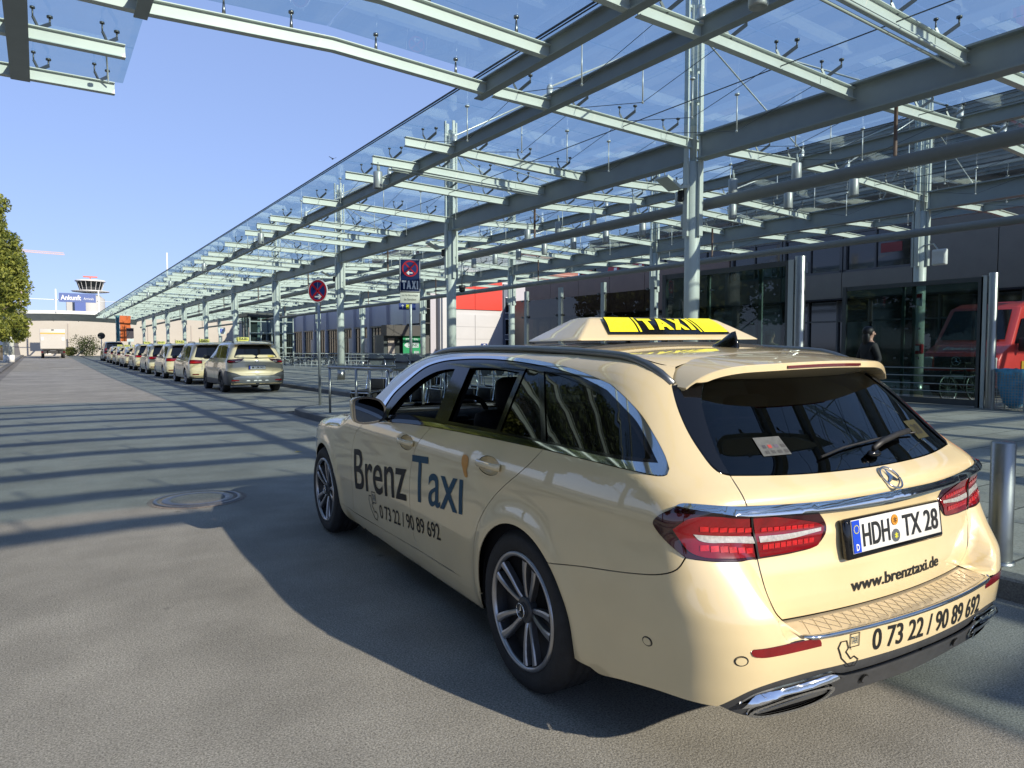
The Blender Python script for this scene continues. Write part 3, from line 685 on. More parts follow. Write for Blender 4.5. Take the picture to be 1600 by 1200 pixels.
# white terminal, coloured with the lavender of its shade
b4 = bld("terminal_building", "pale lavender terminal front with tall dark window bays along the pavement", (27.9, 80, .12))
M_WSHADE = pmat("shaded_white_render", (.44, .43, .47), rough=.6, var=.05, vscale=.6)  # white wall whose lavender shade is put into the base colour
mb = MB(); mb.box((33.2, 83.5, 5.0), (10.3, 62, 9.8)); mb.build("wall", M_WSHADE, b4)
nb = 14
for i in range(nb):
    y = 54.8 + i * 4.3
    mb = MB(); mb.box((27.93, y, 4.9), (.30, .55, 9.6)); mb.build("pier", M_WSHADE, b4)
    w = thing("window", None, None); w.parent = b4
    mb = MB(); mb.box((28.02, y + 2.15, 2.0), (.06, 3.3, 3.2)); mb.build("pane", M_DKGL, w)
    mb = MB()
    for q in range(5): mb.box((27.97, y + .6 + q * .775, 2.0), (.08, .06, 3.2))
    mb.box((27.97, y + 2.15, 2.7), (.08, 3.3, .06)); mb.box((27.95, y + 2.15, 3.66), (.30, 3.4, .14)); mb.box((27.97, y + 2.15, .36), (.12, 3.4, .10)); mb.build("frame", M_FRAME, w)
    if i in (1, 3, 4, 7): mb = MB(); mb.box((27.95, y + 1.1, 1.6), (.05, .9, 2.0)); mb.build("poster", pmat("poster_pale", (.55, .50, .48), rough=.5, var=.3, vscale=2), b4)
b5 = bld("stair_tower", "narrow glazed stair tower beside the white hall", (27.4, 52.4, .12))
mb = MB(); mb.box((27.3, 53.1, 4.0), (.5, 1.2, 7.8)); mb.build("wall", M_WSHADE, b5)
mb = MB(); mb.box((26.6, 52.7, 4.0), (.9, .1, 7.8)); mb.build("pane", M_DKGL, b5)
mb = MB(); [mb.box((26.6, 52.6, z), (.95, .12, .06)) for z in (1.2, 2.4, 3.6, 4.8, 6.0)]; [mb.box((x, 52.6, 4.0), (.06, .12, 7.8)) for x in (26.13, 27.05)]; mb.build("frame", M_FRAME, b5)
# kiosk with the green poster
kk = bld("drinks_kiosk", "small kiosk with brown awning box and bright green drinks poster", (22.3, 46.2, .12), "kiosk")
mb = MB(); mb.box((22.0, 47.2, 1.3), (3.6, 1.6, 2.3)); mb.build("cabin", M_FRAME, kk)
mb = MB(); mb.box((21.55, 46.1, 2.75), (2.9, .9, .75)); mb.build("awning_box", pmat("awning_brown", (.11, .085, .075), rough=.6), kk)
mb = MB(); mb.box((22.15, 45.96, 1.42), (1.35, .05, 1.95)); po = mb.build("poster", pmat("poster_green", (.02, .33, .12), rough=.45), kk)
flat_text("poster_lettering", "JETZT EIN", (22.15, 45.93, 2.10), (1, 0, 0), (0, 0, 1), 1.0, .22, M_WHITE, po, bold=.015)
mb = MB(); mb.box((22.22, 45.93, 1.72), (.95, .012, .34)); mb.add([(21.74, 45.924, 1.89), (21.55, 45.924, 1.72), (21.74, 45.924, 1.55)], [(0, 1, 2)]); mb.build("poster_arrow", M_WHITE, po)
flat_text("poster_lettering", "DRINK!", (22.25, 45.92, 1.72), (1, 0, 0), (0, 0, 1), .80, .24, pmat("poster_dark", (.02, .10, .05)), po, bold=.02)
mb = MB(); mb.box((22.0, 45.93, .85), (.55, .012, .55)); mb.build("poster_picture", pmat("drink_dark", (.03, .03, .04), var=.5, vscale=8), po)
mb = MB(); mb.box((22.52, 45.93, .92), (.40, .012, .75)); mb.build("poster_picture", pmat("drink_pale", (.55, .60, .56), var=.5, vscale=9), po)
for x, c in ((20.75, (.55, .42, .36)), (21.25, (.05, .05, .05))):
    mb = MB(); mb.box((x, 46.36, 1.5), (.5, .05, 1.4)); mb.build("menu_board", pmat("menu%d" % int(x * 100), c, rough=.5, var=.4, vscale=5), kk)
# glass pavilion
pv = bld("glass_pavilion", "small glazed lift pavilion with dark roof edge beyond the parked taxis", (18.8, 70, .3), "pavilion")
gz = ground_z(70) + .12
mb = MB(); mb.box((18.8, 71.5, 4.75), (4.7, 3.6, .35)); mb.build("roof", M_FRAME, pv)
mb = MB(); mb.box((18.8, 71.5, (gz + 4.6) / 2), (4.1, 3.0, 4.6 - gz)); mb.build("pane", glassmat("pavilion_glass", (.45, .55, .55), ior=1.5), pv)
mb = MB(); [mb.box((18.8 + q * 1.03, 69.96, (gz + 4.6) / 2), (.09, .09, 4.6 - gz)) for q in (-2, -1, 0, 1, 2)]; [mb.box((18.8, 69.94, z), (4.2, .08, .08)) for z in (1.6, 3.0, 4.1)]; [mb.box((16.73, 70 + q, (gz + 4.6) / 2), (.09, .09, 4.6 - gz)) for q in (1, 2, 3)]; mb.build("frame", pmat("pavilion_frame", (.42, .47, .46), rough=.4), pv)
mb = MB(); mb.box((17.2, 71.5, 2.4), (.6, 2.4, 4.2)); mb.build("lift_shaft", M_FRAME, pv)
# end wall, arrivals canopy, sign, tower
M_BEIGE = pmat("beige_render", (.47, .44, .385), rough=.8, var=.07, vscale=.25)
ew = bld("end_wall_building", "long windowless beige building closing the far end of the road", (8, 118, .5))
mb = MB(); mb.prism([(-40, 0), (60, 0), (60, 8.2), (24, 7.3), (4, 6.75), (-1, 6.35), (-40, 6.1)], 118, 130, 'xz'); fixn(mb.build("wall", M_BEIGE, ew))
mb = MB(); [mb.box((x, 117.94, 2.6), (.12, .06, 5.0)) for x in (-1.3, 3.4, 13.5, 19.5)]; mb.build("wall_joint", pmat("beige_dark", (.42, .38, .34), rough=.8), ew)
mb = MB(); mb.prism([(-3.5, .6), (-2.2, .6), (-2.7, 4.0), (-3.6, 4.0)], 117.9, 117.97, 'xz'); mb.build("painted_shade", pmat("shade_grey", (.10, .10, .11), rough=.6), ew)  # slanting patch of shade painted on the wall, no opening behind it
ac = bld("arrivals_canopy", "low curved white canopy spanning the road in front of the beige building", (3, 106, .5), "canopy")
M_WSTEEL = pmat("white_steel", (.74, .76, .74), rough=.4)
mb = MB(); mb.sweep([(x, 106, 6.15 - .0035 * (x - 3) ** 2) for x in np.linspace(-7, 11, 20)], [(-.15, -.22), (.15, -.22), (.15, .18), (-.15, .18)]); mb.build("fascia", M_WSTEEL, ac)
mb = MB(); mb.sweep([(x, 107.0, 5.55 - .006 * (x - 3) ** 2) for x in np.linspace(-7, 11, 20)], [(-.9, -.45), (.9, .45), (.9, .49), (-.9, -.41)]); mb.build("pane", pmat("pale_canopy_sheet", (.52, .57, .52), rough=.3, var=.08, vscale=.6), ac)
mb = MB(); mb.tube([(-5, 106, 7.75), (11, 106, 7.6)], .05, 6); mb.build("top_rail", M_WSTEEL, ac)
mb = MB(); [mb.rbar((x, 106, 6.1), (x, 110.5, 5.2), .10, .18) for x in (-4, -1.2, 1.6, 4.4, 7.2)]; mb.build("rib", M_STEELD, ac)
mb = MB(); [mb.cyl((x, 109, ground_z(109)), .16, 5.6 - ground_z(109), 12) for x in (-5.5, 10.2)]; mb.build("column", M_STEEL, ac)
an = thing("arrivals_sign", "wide blue overhead sign reading Ankunft on two white posts", "sign", (4.2, 105.6, 6.0))
mb = MB(); mb.box((4.18, 105.6, 7.98), (4.0, .16, 1.12)); sb = mb.build("sign_board", pmat("sign_indigo", (.075, .125, .33), rough=.4), an)
flat_text("sign_lettering", "Ankunft", (3.45, 105.50, 7.98), (1, 0, 0), (0, 0, 1), 2.2, .64, M_WHITE, sb, bold=.02); flat_text("sign_lettering", "Arrivals", (5.38, 105.50, 7.90), (1, 0, 0), (0, 0, 1), 1.1, .30, M_WHITE, sb)
mb = MB(); [mb.box((x, 105.7, 7.55), (.14, .14, 2.9)) for x in (1.85, 6.5)]; mb.build("post", M_WHITE, an)
tw = bld("control_tower", "pale airport control tower with dark glazed cab far behind the Ankunft sign", (15.9, 300, 0), "control tower")
mb = MB(); mb.lathe([(4.9, 0), (4.9, 20.0), (3.0, 21.6)], (15.9, 304, 0), n=20); mb.box((11.2, 304, 9.6), (5.5, 5, 19.2)); mb.build("shaft", pmat("tower_white", (.46, .46, .44), rough=.6), tw)
mb = MB(); mb.box((12.6, 299.2, 11), (3.4, .3, 20)); mb.build("blue_stripe", pmat("tower_blue", (.07, .12, .36), rough=.5), tw)
mb = MB(); mb.lathe([(3.0, 22.3), (5.9, 22.6), (6.3, 22.9), (3.6, 23.2)], (16.2, 304, 0), n=24); mb.lathe([(0, 26.9), (4.9, 26.9), (5.0, 26.4), (4.2, 26.3)], (16.2, 304, 0), n=24); mb.build("gallery", M_WHITE, tw)
mb = MB(); mb.lathe([(3.5, 23.2), (4.5, 26.4)], (16.2, 304, 0), n=16, smooth=False); mb.build("cab_glazing", M_DKGL, tw)
mb = MB(); [mb.rbar((16.2 + 3.5 * math.cos(a), 304 + 3.5 * math.sin(a), 23.2), (16.2 + 4.5 * math.cos(a), 304 + 4.5 * math.sin(a), 26.4), .10, .10) for a in np.linspace(0, 2 * math.pi, 17)[:-1]]; mb.build("cab_frame", M_WHITE, tw)
mb = MB(); mb.box((16.2, 304, 28.2), (4.6, .5, .5)); mb.box((16.2, 304, 27.5), (.4, .4, 1.2)); mb.build("radar", pmat("radar_red", (.55, .12, .08), rough=.5), tw)
cr_ = thing("tower_crane", "thin pale tower crane jib far off above the tree", "crane", (-10, 600, 0))
mb = MB()
for a, b in zip(np.linspace(-14, 16.5, 24), np.linspace(-14, 16.5, 24)[1:]):
    z = 69.4; mb.rbar((a, 600, z - .02 * a), (b, 600, z - .02 * b), .5, .5); mb.rbar((a, 600, z - .02 * a), ((a + b) / 2, 600, z + 1.4), .25, .25); mb.rbar(((a + b) / 2, 600, z + 1.4), (b, 600, z - .02 * b), .25, .25)
mb.rbar((-14, 600, 70.9), (16, 600, 70.5), .4, .4); mb.build("jib", pmat("crane_pink", (.55, .42, .40), rough=.6), cr_)
mb = MB(); mb.box((-10, 600, 35), (1.6, 1.6, 70)); mb.build("mast", MATS["crane_pink"], cr_)
pm_ = MB(); pm_.cyl((18.0, 130, 0), .12, 17.5, 8); tag(pm_.build("aerial_mast", M_WHITE), "thin white aerial mast rising behind the far canopy edge", "mast")
# ---------------------------------------------------------------- smooth car bodies
class Tab:
    def __init__(s,xs,ys,sig=.02,lo=-3.,hi=5.,n=1601):
        s.x=np.linspace(lo,hi,n); y=np.interp(s.x,xs,ys); dx=s.x[1]-s.x[0]
        m=int(4*sig/dx)+1; k=np.exp(-.5*(np.arange(-m,m+1)*dx/sig)**2); k/=k.sum()
        s.y=np.convolve(np.pad(y,m,mode='edge'),k,'valid')
    def __call__(s,x): return np.interp(x,s.x,s.y)
def smax(a,b,k):
    h=np.maximum(k-np.abs(a-b),0.)/k
    return np.maximum(a,b)+h*h*k*.25
def sstep(a,b,x):
    t=np.clip((x-a)/(b-a),0,1); return t*t*(3-2*t)
class Shell:
    """closed car body as a smooth implicit solid in car coordinates (x right, y forward, z up)"""
    LA=.9
    def __init__(s,W,TL,TG,R,TOP,FR,belt=1.0,roofz=1.4,kx=.18,kf=.22,crown=.07,wheels=(0.,2.939),wr=.37,flare=.012,recess=None,C=(-.40,-.35),bot=.17,kside=([0,1],[.22,.22]),kroof=.10):
        s.W=Tab(*W,sig=.018); s.TL=Tab(*TL,sig=.08); s.TG=Tab(*TG,sig=.08); s.R=Tab(*R,sig=.016); s.TOP=Tab(*TOP,sig=.05); s.FR=Tab(*FR,sig=.03)
        s.belt,s.roofz,s.kx,s.kf,s.crown,s.wheels,s.wr,s.flare,s.recess,s.C,s.bot,s.ks,s.kr=belt,roofz,kx,kf,crown,wheels,wr,flare,recess,C,bot,Tab(*kside,sig=.03),kroof
    def F(s,p):
        x,y,z=np.abs(p[...,0]),p[...,1],p[...,2]
        g=np.clip((z-s.belt)/(s.roofz-s.belt),0,1.3)
        w=s.W(z)-s.TL(y)-s.TG(y)*g
        for wy in s.wheels:
            r=np.hypot(y-wy,z-.33); w=w+s.flare*np.exp(-((r-s.wr-.015)/.05)**2)*sstep(.98,.75,z)
        fs=x-w
        r=s.R(z)+s.kx*x*x
        if s.recess is not None: r=r+s.recess(x,z)
        fr=r-y
        ft=z-(s.TOP(y)-s.crown*x*x)
        ff=y-(s.FR(z)-s.kf*x*x)
        f=smax(fs,fr,s.ks(z)); f=smax(f,ff,.2); f=smax(f,ft,s.kr); f=smax(f,s.bot-z,.04)
        return f
    def grad(s,p,e=2e-3):
        g=np.stack([s.F(p+np.array(d)*e)-s.F(p-np.array(d)*e) for d in ((1,0,0),(0,1,0),(0,0,1))],-1)
        return g/np.maximum(np.linalg.norm(g,axis=-1,keepdims=True),1e-9)
    def root(s,o,e,n=36):
        a=np.zeros(o.shape[:-1]); b=np.ones(o.shape[:-1])
        for _ in range(n):
            m=.5*(a+b); out=s.F(o+(e-o)*m[...,None])>0
            a=np.where(out,m,a); b=np.where(out,b,m)
        return o+(e-o)*(.5*(a+b))[...,None]
    def side(s,uz,off=0.):
        uz=np.asarray(uz,float); u,z=uz[...,0],uz[...,1]; cx,cy=s.C; L=s.LA
        th=np.clip((cy-u)/L,0,1)*np.pi/2
        rear=np.maximum(cy-L-u,0.)
        cxx=np.where(u>=cy,0.*u,np.where(rear>0,cx+rear,cx)); cyy=np.where(u>=cy,u,cy)
        dx=-np.cos(th); dy=-np.sin(th)
        e=np.stack([cxx,cyy,z],-1); o=e+np.stack([dx,dy,0*z],-1)*np.where(u>=cy,1.3,1.6)[...,None]
        p=s.root(o,e); n=s.grad(p)
        return p+n*off,n
    def top(s,xy,off=0.):
        xy=np.asarray(xy,float)
        o=np.concatenate([xy,np.full(xy.shape[:-1]+(1,),3.4)],-1); e=np.concatenate([xy,np.full(xy.shape[:-1]+(1,),.45)],-1)
        p=s.root(o,e); n=s.grad(p); return p+n*off,n
    def uz(s,p):
        x,y,z=p; cx,cy=s.C; L=s.LA
        if y>=cy and x<=0: return (y,z)
        if x<=cx: return (cy-L*np.arctan2(cy-y,cx-x)/(np.pi/2),z)
        return (cy-L-(x-cx),z)
    def hit(s,o,d,tmax=12):
        t=np.linspace(0.5,tmax,24000); f=s.F(o+d*t[:,None]); i=np.argmax(f<0)
        if f[i]>=0: return None
        return s.root(o+d*t[i-1],o+d*t[i])
def estate_shell():
    W=([.10,.16,.22,.28,.34,.42,.52,.62,.72,.80,.88,.93,.98,1.03,1.06,1.20,1.36,1.42,1.5],
       [.82,.845,.872,.893,.903,.911,.923,.9275,.925,.919,.917,.908,.895,.877,.862,.792,.706,.662,.59])
    TL=([-1.4,-1.2,-1.0,-.8,-.6,-.4,-.1,2.4,2.9,3.2,3.5,3.7,3.9],[.28,.16,.085,.042,.018,.005,0,0,.012,.035,.10,.22,.5])
    TG=([-1.2,-.8,-.6,-.3,0,.5,1.2,1.7,2.2],[.19,.105,.075,.036,.013,0,0,.015,.05])
    R=([.10,.17,.21,.25,.36,.45,.53,.60,.68,.76,.84,.90,.93,.96,.985,1.0,1.05,1.1,1.2,1.3,1.4],
       [-.80,-.92,-1.02,-1.085,-1.125,-1.138,-1.142,-1.135,-1.085,-1.04,-1.013,-1.028,-1.035,-1.02,-.978,-.95,-.892,-.843,-.745,-.645,-.545])
    TOP=([-1.2,-.8,-.6,-.3,0,.4,.8,1.2,1.5,1.68,2.0,2.45,2.5,2.9,3.3,3.6,3.75,3.9],[1.34,1.37,1.388,1.415,1.432,1.445,1.448,1.438,1.415,1.385,1.245,1.01,.985,.955,.90,.83,.76,.6])
    FR=([.1,.3,.5,.7,.85,1.],[3.70,3.76,3.78,3.74,3.66,3.5])
    ez=Tab([.50,.531,.536,.60,.70,.81],[0,0,.112,.088,.036,0],sig=.002,lo=0,hi=2,n=2001)
    xw=Tab([.4,.54,.80],[.585,.585,.675],sig=.02,lo=0,hi=2,n=401)
    rec=lambda x,z: ez(z)*sstep(.04,-.035,x-xw(z))
    KS=([.2,.7,.76,.88,.96,1.05,1.2],[.16,.14,.09,.10,.18,.22,.20])
    return Shell(W,TL,TG,R,TOP,FR,recess=rec,kside=KS)
def make_wheel(S, name, parent, x, y, r, w, rimr, spokes=5, dark=False, tread=True, detail=True, side=-1, zc=None):
    """wheel > tyre, rim, hub_cap; side -1 is the left of the car"""
    root = thing(name, None, None, (x, y, r if zc is None else zc)); root.parent = parent
    n = 64 if detail else 28; h = w / 2
    mb = MB(); prof = [(rimr - .004, -h * .80), (rimr + .012, -h * .95), (r * .86 + .01, -h), (r - .022, -h * .93), (r - .004, -h * .74)]
    xs = np.linspace(-h * .70, h * .70, 5)
    for i, q in enumerate(xs):
        if i and detail: prof += [(r, xs[i - 1] + .012) if i > 1 else (r, xs[0] + .004), (r, q - .006), (r - .008, q - .004), (r - .008, q + .004)][:4]
    prof += [(r - .004, h * .74), (r - .022, h * .93), (r * .86 + .01, h), (rimr + .012, h * .95), (rimr - .004, h * .80)]
    mb.lathe(prof, axis='x', n=n)
    t = mb.build("tyre", M_RUBBER, root, world=False); fixn(t)
    xo = side * (h - .012)
    rb = MB()
    rb.lathe([(rimr, -h * .8), (rimr - .02, -h * .3), (rimr - .03, h * .3), (rimr, h * .8)], axis='x', n=n)
    rb.cyl((side * (h - .075) - .01, 0, 0), rimr - .02, .02, n, 'x')
    rb.build("rim_barrel", M_RIMD, root, world=False)
    rm = MB()
    lipp = [(rimr - .014, -.006), (rimr - .012, .008), (rimr - .002, .012), (rimr + .006, .008), (rimr + .008, -.004)]
    rm.lathe([(q, xo + side * k) for q, k in lipp], axis='x', n=n)
    M_S = M_RIMD if dark else M_RIM
    pairs = 2 if spokes == 5 else 1
    for k in range(spokes):
        for s in ((-1, 1) if pairs == 2 else (0,)):
            a0 = 2 * math.pi * (k + .25) / spokes
            st = len(rm.V); V = []; Fs = []
            m = 6
            for i in range(m + 1):
                f = i / m; rad = .045 + (rimr - .018 - .045) * f
                ang = s * (.18 + .05 * math.sin(f * 2.6) - .02 * f) * (1.15 - .25 * f) if pairs == 2 else 0
                wd = (.0075 + .0105 * f * f + .003 * (1 - f)) if pairs == 2 else .02
                dep = -.022 + .030 * f ** .7
                ca, sa = math.cos(ang), math.sin(ang)
                for wv, dz in ((-wd, -.030), (-wd, -.004), (-wd * .5, 0), (wd * .5, 0), (wd, -.004), (wd, -.030)):
                    px, py = rad, wv; V.append((xo + side * (dep + dz), px * sa + py * ca, px * ca - py * sa))
            for i in range(m):
                for j in range(5): Fs.append((i * 6 + j, i * 6 + j + 1, i * 6 + j + 7, i * 6 + j + 6))
            rm.add(V, Fs, False); rm.tf(Matrix.Rotation(a0, 4, 'X'), st)
    o = rm.build("rim", M_S, root, world=False); fixn(o)
    hb = MB(); hb.lathe([(0., .0), (.026, .0), (.0262, -.003), (.034, -.003), (.0342, -.007), (.050, -.010), (.054, -.016), (.056, -.045)], axis='x', n=28, smooth=False)
    hb.V = [(xo + side * v[0], v[1], v[2]) for v in hb.V]
    fixn(hb.build("hub_cap", M_GREYPL if not dark else M_RIMD, root, world=False))
    return root

def block_taxi(w, h, gap=.13):
    """heavy block capitals TAXI as separate 2d polygons in a w x h box"""
    t = .30
    T = [[(0, 1), (0, .76), (.29, .76), (.29, 0), (.63, 0), (.63, .76), (.92, .76), (.92, 1)]]
    A = [[(0, 0), (.34, 1), (.66, 1), (1, 0), (.68, 0), (.61, .22), (.39, .22), (.32, 0)], [(.455, .44), (.545, .44), (.50, .66)]]
    X = [[(0, 0), (.31, .51), (.03, 1), (.37, 1), (.49, .75), (.62, 1), (.95, 1), (.67, .51), (.98, 0), (.62, 0), (.49, .26), (.35, 0)]]
    I = [[(0, 0), (0, 1), (.32, 1), (.32, 0)]]
    out = []; x = 0
    for L, adv in ((T, .92 - .06), (A, 1.0 - .02), (X, .98), (I, .32)):
        out.append([np.array(p, float) + np.array([x, 0]) for p in L]); x += adv + gap
    tot = x - gap; V = []; F = []; b = 0
    for L in out:
        O = loop([tuple(q) for q in L[0]][:1], [tuple(q) for q in L[0]][:1], step=1.) if False else densify_(L[0], .2)
        W, T_ = cdt(O if area2(O) > 0 else O[::-1], [densify_(q, .2) for q in L[1:]], .25)
        V.append((W - np.array([tot / 2, .5])) * np.array([w / tot, h])); F += [[i + b for i in f] for f in T_]; b += len(W)
    return np.vstack(V), F
# ================================================================ the estate taxi in the foreground
def star_emblem(R, t=.010, d=.010):
    """three-pointed star in a ring, flat in x/z, facing -y"""
    mb = MB(); mb.tube([(R * math.sin(a), 0, R * math.cos(a)) for a in np.linspace(0, 2 * math.pi, 40, endpoint=False)], R * .085, 6, closed=True)
    for k in range(3):
        a = 2 * math.pi * k / 3; ux, uz = math.sin(a), math.cos(a); vx, vz = uz, -ux
        tip = (ux * R * .95, 0, uz * R * .95); w = R * .17
        ax = [(math.sin(a + q) * R * .2, math.cos(a + q) * R * .2) for q in (-math.pi / 3, math.pi / 3)]
        P = [tip, (ax[0][0], 0, ax[0][1]), (0, -d, 0), (ax[1][0], 0, ax[1][1])]
        mb.add(P, [(0, 1, 2), (0, 2, 3)])
    return mb
def handset_strip(s=1.):
    """outline polyline of a telephone handset, 2d"""
    return np.array([(-.36, .5), (-.12, .5), (-.02, .22), (-.12, .10), (.14, -.20), (.28, -.12), (.5, -.28), (.36, -.5), (.1, -.46), (-.3, -.1), (-.44, .3)]) * s
def strip2(P, w):
    """closed 2d polyline -> thin band (verts, faces)"""
    n = len(P); A = inset(P, w / 2); B = inset(P, -w / 2); return np.vstack([A, B]), [(i, (i + 1) % n, n + (i + 1) % n) for i in range(n)] + [(i, n + (i + 1) % n, n + i) for i in range(n)]
def densify(P, s):
    out = []
    for i in range(len(P)):
        a, b = P[i], P[(i + 1) % len(P)]; k = max(1, int(np.linalg.norm(b - a) / s)); out += [a + (b - a) * j / k for j in range(k)]
    return np.array(out)
def hero_taxi():
    S = estate_shell()
    car = thing("estate_taxi", "large ivory estate taxi in the foreground with lettered doors and yellow roof sign", "taxi", (2.541, 2.308, 0.), -0.060)
    car.rotation_euler = (0, -0.012, -0.060)
    CX = -1.65
    # ---- curves in (u, z): u runs along the left flank and round the corner to the middle of the tail
    DLO = [(1.80, 1.022), (1.717, 1.140), (1.556, 1.250), (1.381, 1.328), (1.18, 1.362), (.915, 1.376), (.65, 1.380), (.40, 1.374), (.133, 1.358), (-.109, 1.330), (-.324, 1.288), (-.535, 1.235), (-.667, 1.180), (-.748, 1.115), (-.792, 1.060), (-.806, 1.027)]
    BELT = [(-.806, 1.027), (-.800, 1.012), (-.780, 1.007), (-.669, 1.013), (-.391, 1.020), (-.131, 1.024), (.338, 1.021), (.933, 1.012), (1.40, .992), (1.80, .960), (1.86, .965), (1.80, 1.022)]
    DIN = [(1.715, 1.03), (1.671, 1.13), (1.526, 1.232), (1.376, 1.308), (1.186, 1.346), (0.921, 1.363), (0.666, 1.367), (0.406, 1.36), (0.106, 1.34), (-0.124, 1.312), (-0.344, 1.262), (-0.534, 1.208), (-0.649, 1.16), (-0.719, 1.102), (-0.77, 1.04)]
    BIN = [(-.770, 1.040), (-.62, 1.038), (-.391, 1.041), (-.131, 1.045), (.338, 1.042), (.933, 1.033), (1.40, 1.012), (1.70, .990), (1.715, 1.030)]
    FD = [(1.985, .978), (1.99, .938), (2.128, .852), (2.177, .765), (2.205, .60), (2.225, .444), (2.25, .34), (2.275, .292)]
    DG = [(.938, 1.012), (1.0, .965), (1.073, .902), (1.125, .82), (1.150, .74), (1.160, .60), (1.165, .45), (1.150, .37), (1.115, .312)]
    RD = [(-.131, 1.024), (-.073, .966), (.006, .908), (.129, .83), (.215, .767), (.332, .641), (.392, .505), (.412, .40), (.416, .308)]
    SILL = lambda a, b: cr([(2.275, .292), (1.7, .300), (1.115, .312), (.70, .312), (.416, .308)]) if (a, b) == (0, 0) else None
    BJ = [(-.245, .606), (-.45, .642), (-.691, .682), (-.785, .708), (-.83, .736), (-.852, .776)]
    TL1 = [(-.852, .776), (-.800, .820), (-.770, .855), (-.765, .868), (-.774, .884), (-.800, .906), (-.832, .926)]
    TLU = [(-.832, .926), (-.90, .929), (-1.022, .922)]
    TLB = [(-.852, .776), (-.889, .770), (-.952, .762), (-1.058, .754)]
    TG1 = [(-1.004, 1.009), (-1.016, .945), (-1.022, .922)]
    TG2 = [(-1.022, .922), (-1.042, .84), (-1.058, .754), (-1.066, .70), (-1.085, .632), (-1.112, .578), (-1.140, .547)]
    BL = [(-1.004, 1.009), (-.975, 1.016), (-.955, 1.030), (-.918, 1.084), (-.887, 1.133), (-.849, 1.205), (-.815, 1.284)]
    ROOFS = [(-.815, 1.284), (-.828, 1.318), (-.850, 1.348), (-.70, 1.358), (-.45, 1.376), (-.2, 1.388), (.1, 1.396), (.5, 1.400), (.9, 1.400), (1.25, 1.385), (1.50, 1.350), (1.68, 1.285), (1.85, 1.180), (2.0, 1.060), (2.04, 1.005), (1.985, .978)]
    R1 = arc((0, .33), .366, math.degrees(math.atan2(-.035, .366)), 131, 30)
    WFr = arc((2.939, .33), .366, math.degrees(math.atan2(-.06, .366)), 186, 34)
    # ---- painted panels
    side = panel(S, "body_side", loop(RD[:1] + [], RD, [(.416, .308), (.360, .300)], R1, BJ, TL1, TLU, TG1[::-1], BL, ROOFS, DLO[:1], DLO, BELT[:6]), M_PAINT, car, sides='LR')
    fd = panel(S, "front_door", loop(FD, [(2.275, .292), (1.7, .300), (1.115, .312)], DG[::-1], [(.938, 1.012), (1.40, .992), (1.80, .960), (1.90, .958), (1.985, .978)]), M_PAINT, car, sides='LR', holes=[ellipse((1.225, .898), .098, .040)])
    rd = panel(S, "rear_door", loop(DG, [(1.115, .312), (.70, .312), (.416, .308)], RD[::-1], [(-.131, 1.024), (.338, 1.021), (.938, 1.012)]), M_PAINT, car, sides='LR', holes=[ellipse((.262, .905), .098, .040)])
    for doors, uc, zc in ((fd, 1.225, .898), (rd, .262, .905)):
        for d, sgn in zip(doors, (1, -1)):
            e = ellipse((uc, zc), .098, .040)
            bowl = lambda W, uc=uc, zc=zc: -.034 * np.clip(1 - ((W[:, 0] - uc) / .099) ** 2 - ((W[:, 1] - zc) / .041) ** 2, 0, 1) ** .8
            p = panel(S, "handle_recess", e, M_PAINT, d, off=bowl, step=.010, lip=0, gap=0)
            W = np.array([(uc + q, zc + .004) for q in (.088, .080, .055, .02, -.03, -.07, -.098, -.108)]); P, N = S.side(W)
            o_ = np.array([.0, .014, .026, .030, .031, .029, .016, .004])[:, None]; P = P + N * o_
            hb = MB(); hb.sweep([tuple(q) for q in P], [(-.008, -.013), (.008, -.016), (.012, -.006), (.012, .006), (.008, .014), (-.008, .012), (-.010, 0)], smooth=True)
            h = hb.build("door_handle", M_PAINT, d, world=False); fixn(h)
            if sgn < 0:
                for ob in (p, h):
                    me = ob.data
                    for v in me.vertices: v.co.x *= -1
                    me.flip_normals()
    panel(S, "sill", loop([(2.565, .30), (2.275, .288), (1.7, .296), (1.115, .308), (.70, .308), (.375, .302), (.385, .235), (.40, .205), (1.2, .192), (2.50, .192), (2.548, .24), (2.565, .30)]), M_PAINT, car, sides='LR')
    panel(S, "front_wing", loop([(1.985, .978), (2.2, .972), (2.5, .948), (2.9, .910), (3.2, .862), (3.40, .80), (3.46, .74), (3.42, .66), (3.335, .55), (3.30, .40)], WFr[::-1] if False else arc((2.939, .33), .366, 20, 186, 30), [(2.562, .30), (2.275, .292)], FD[::-1]), M_PAINT, car, sides='LR')
    panel(S, "front_bumper", loop([(3.46, .74), (3.60, .72), (3.70, .66), (3.74, .5), (3.70, .25), (3.30, .235)], arc((2.939, .33), .366, -14, 20, 8), [(3.30, .40), (3.335, .55), (3.42, .66), (3.46, .74)]), M_PAINT, car, sides='LR')
    # roof, bonnet
    Pr, _ = S.side(cr(ROOFS[2:13], .03)); roofL = Pr[:, :2]
    panel(S, "roof_panel", loop(roofL, [tuple(roofL[-1]), (-.45, 1.70), (-.25, 1.73), (0, 1.745)], [(0, 1.745), (0, -.505)], [(0, -.505), (-.25, -.503), tuple(roofL[0])], step=.03), M_PAINT, car, sides='H', top=True, step=.04)
    panel(S, "bonnet", loop([(-.80, 2.42), (-.80, 2.7), (-.79, 3.0), (-.75, 3.3), (-.66, 3.5), (-.4, 3.60), (0, 3.64)], [(0, 3.64), (0, 2.50)], [(0, 2.50), (-.4, 2.46), (-.80, 2.40)], step=.03), M_PAINT, car, sides='H', top=True, step=.05)
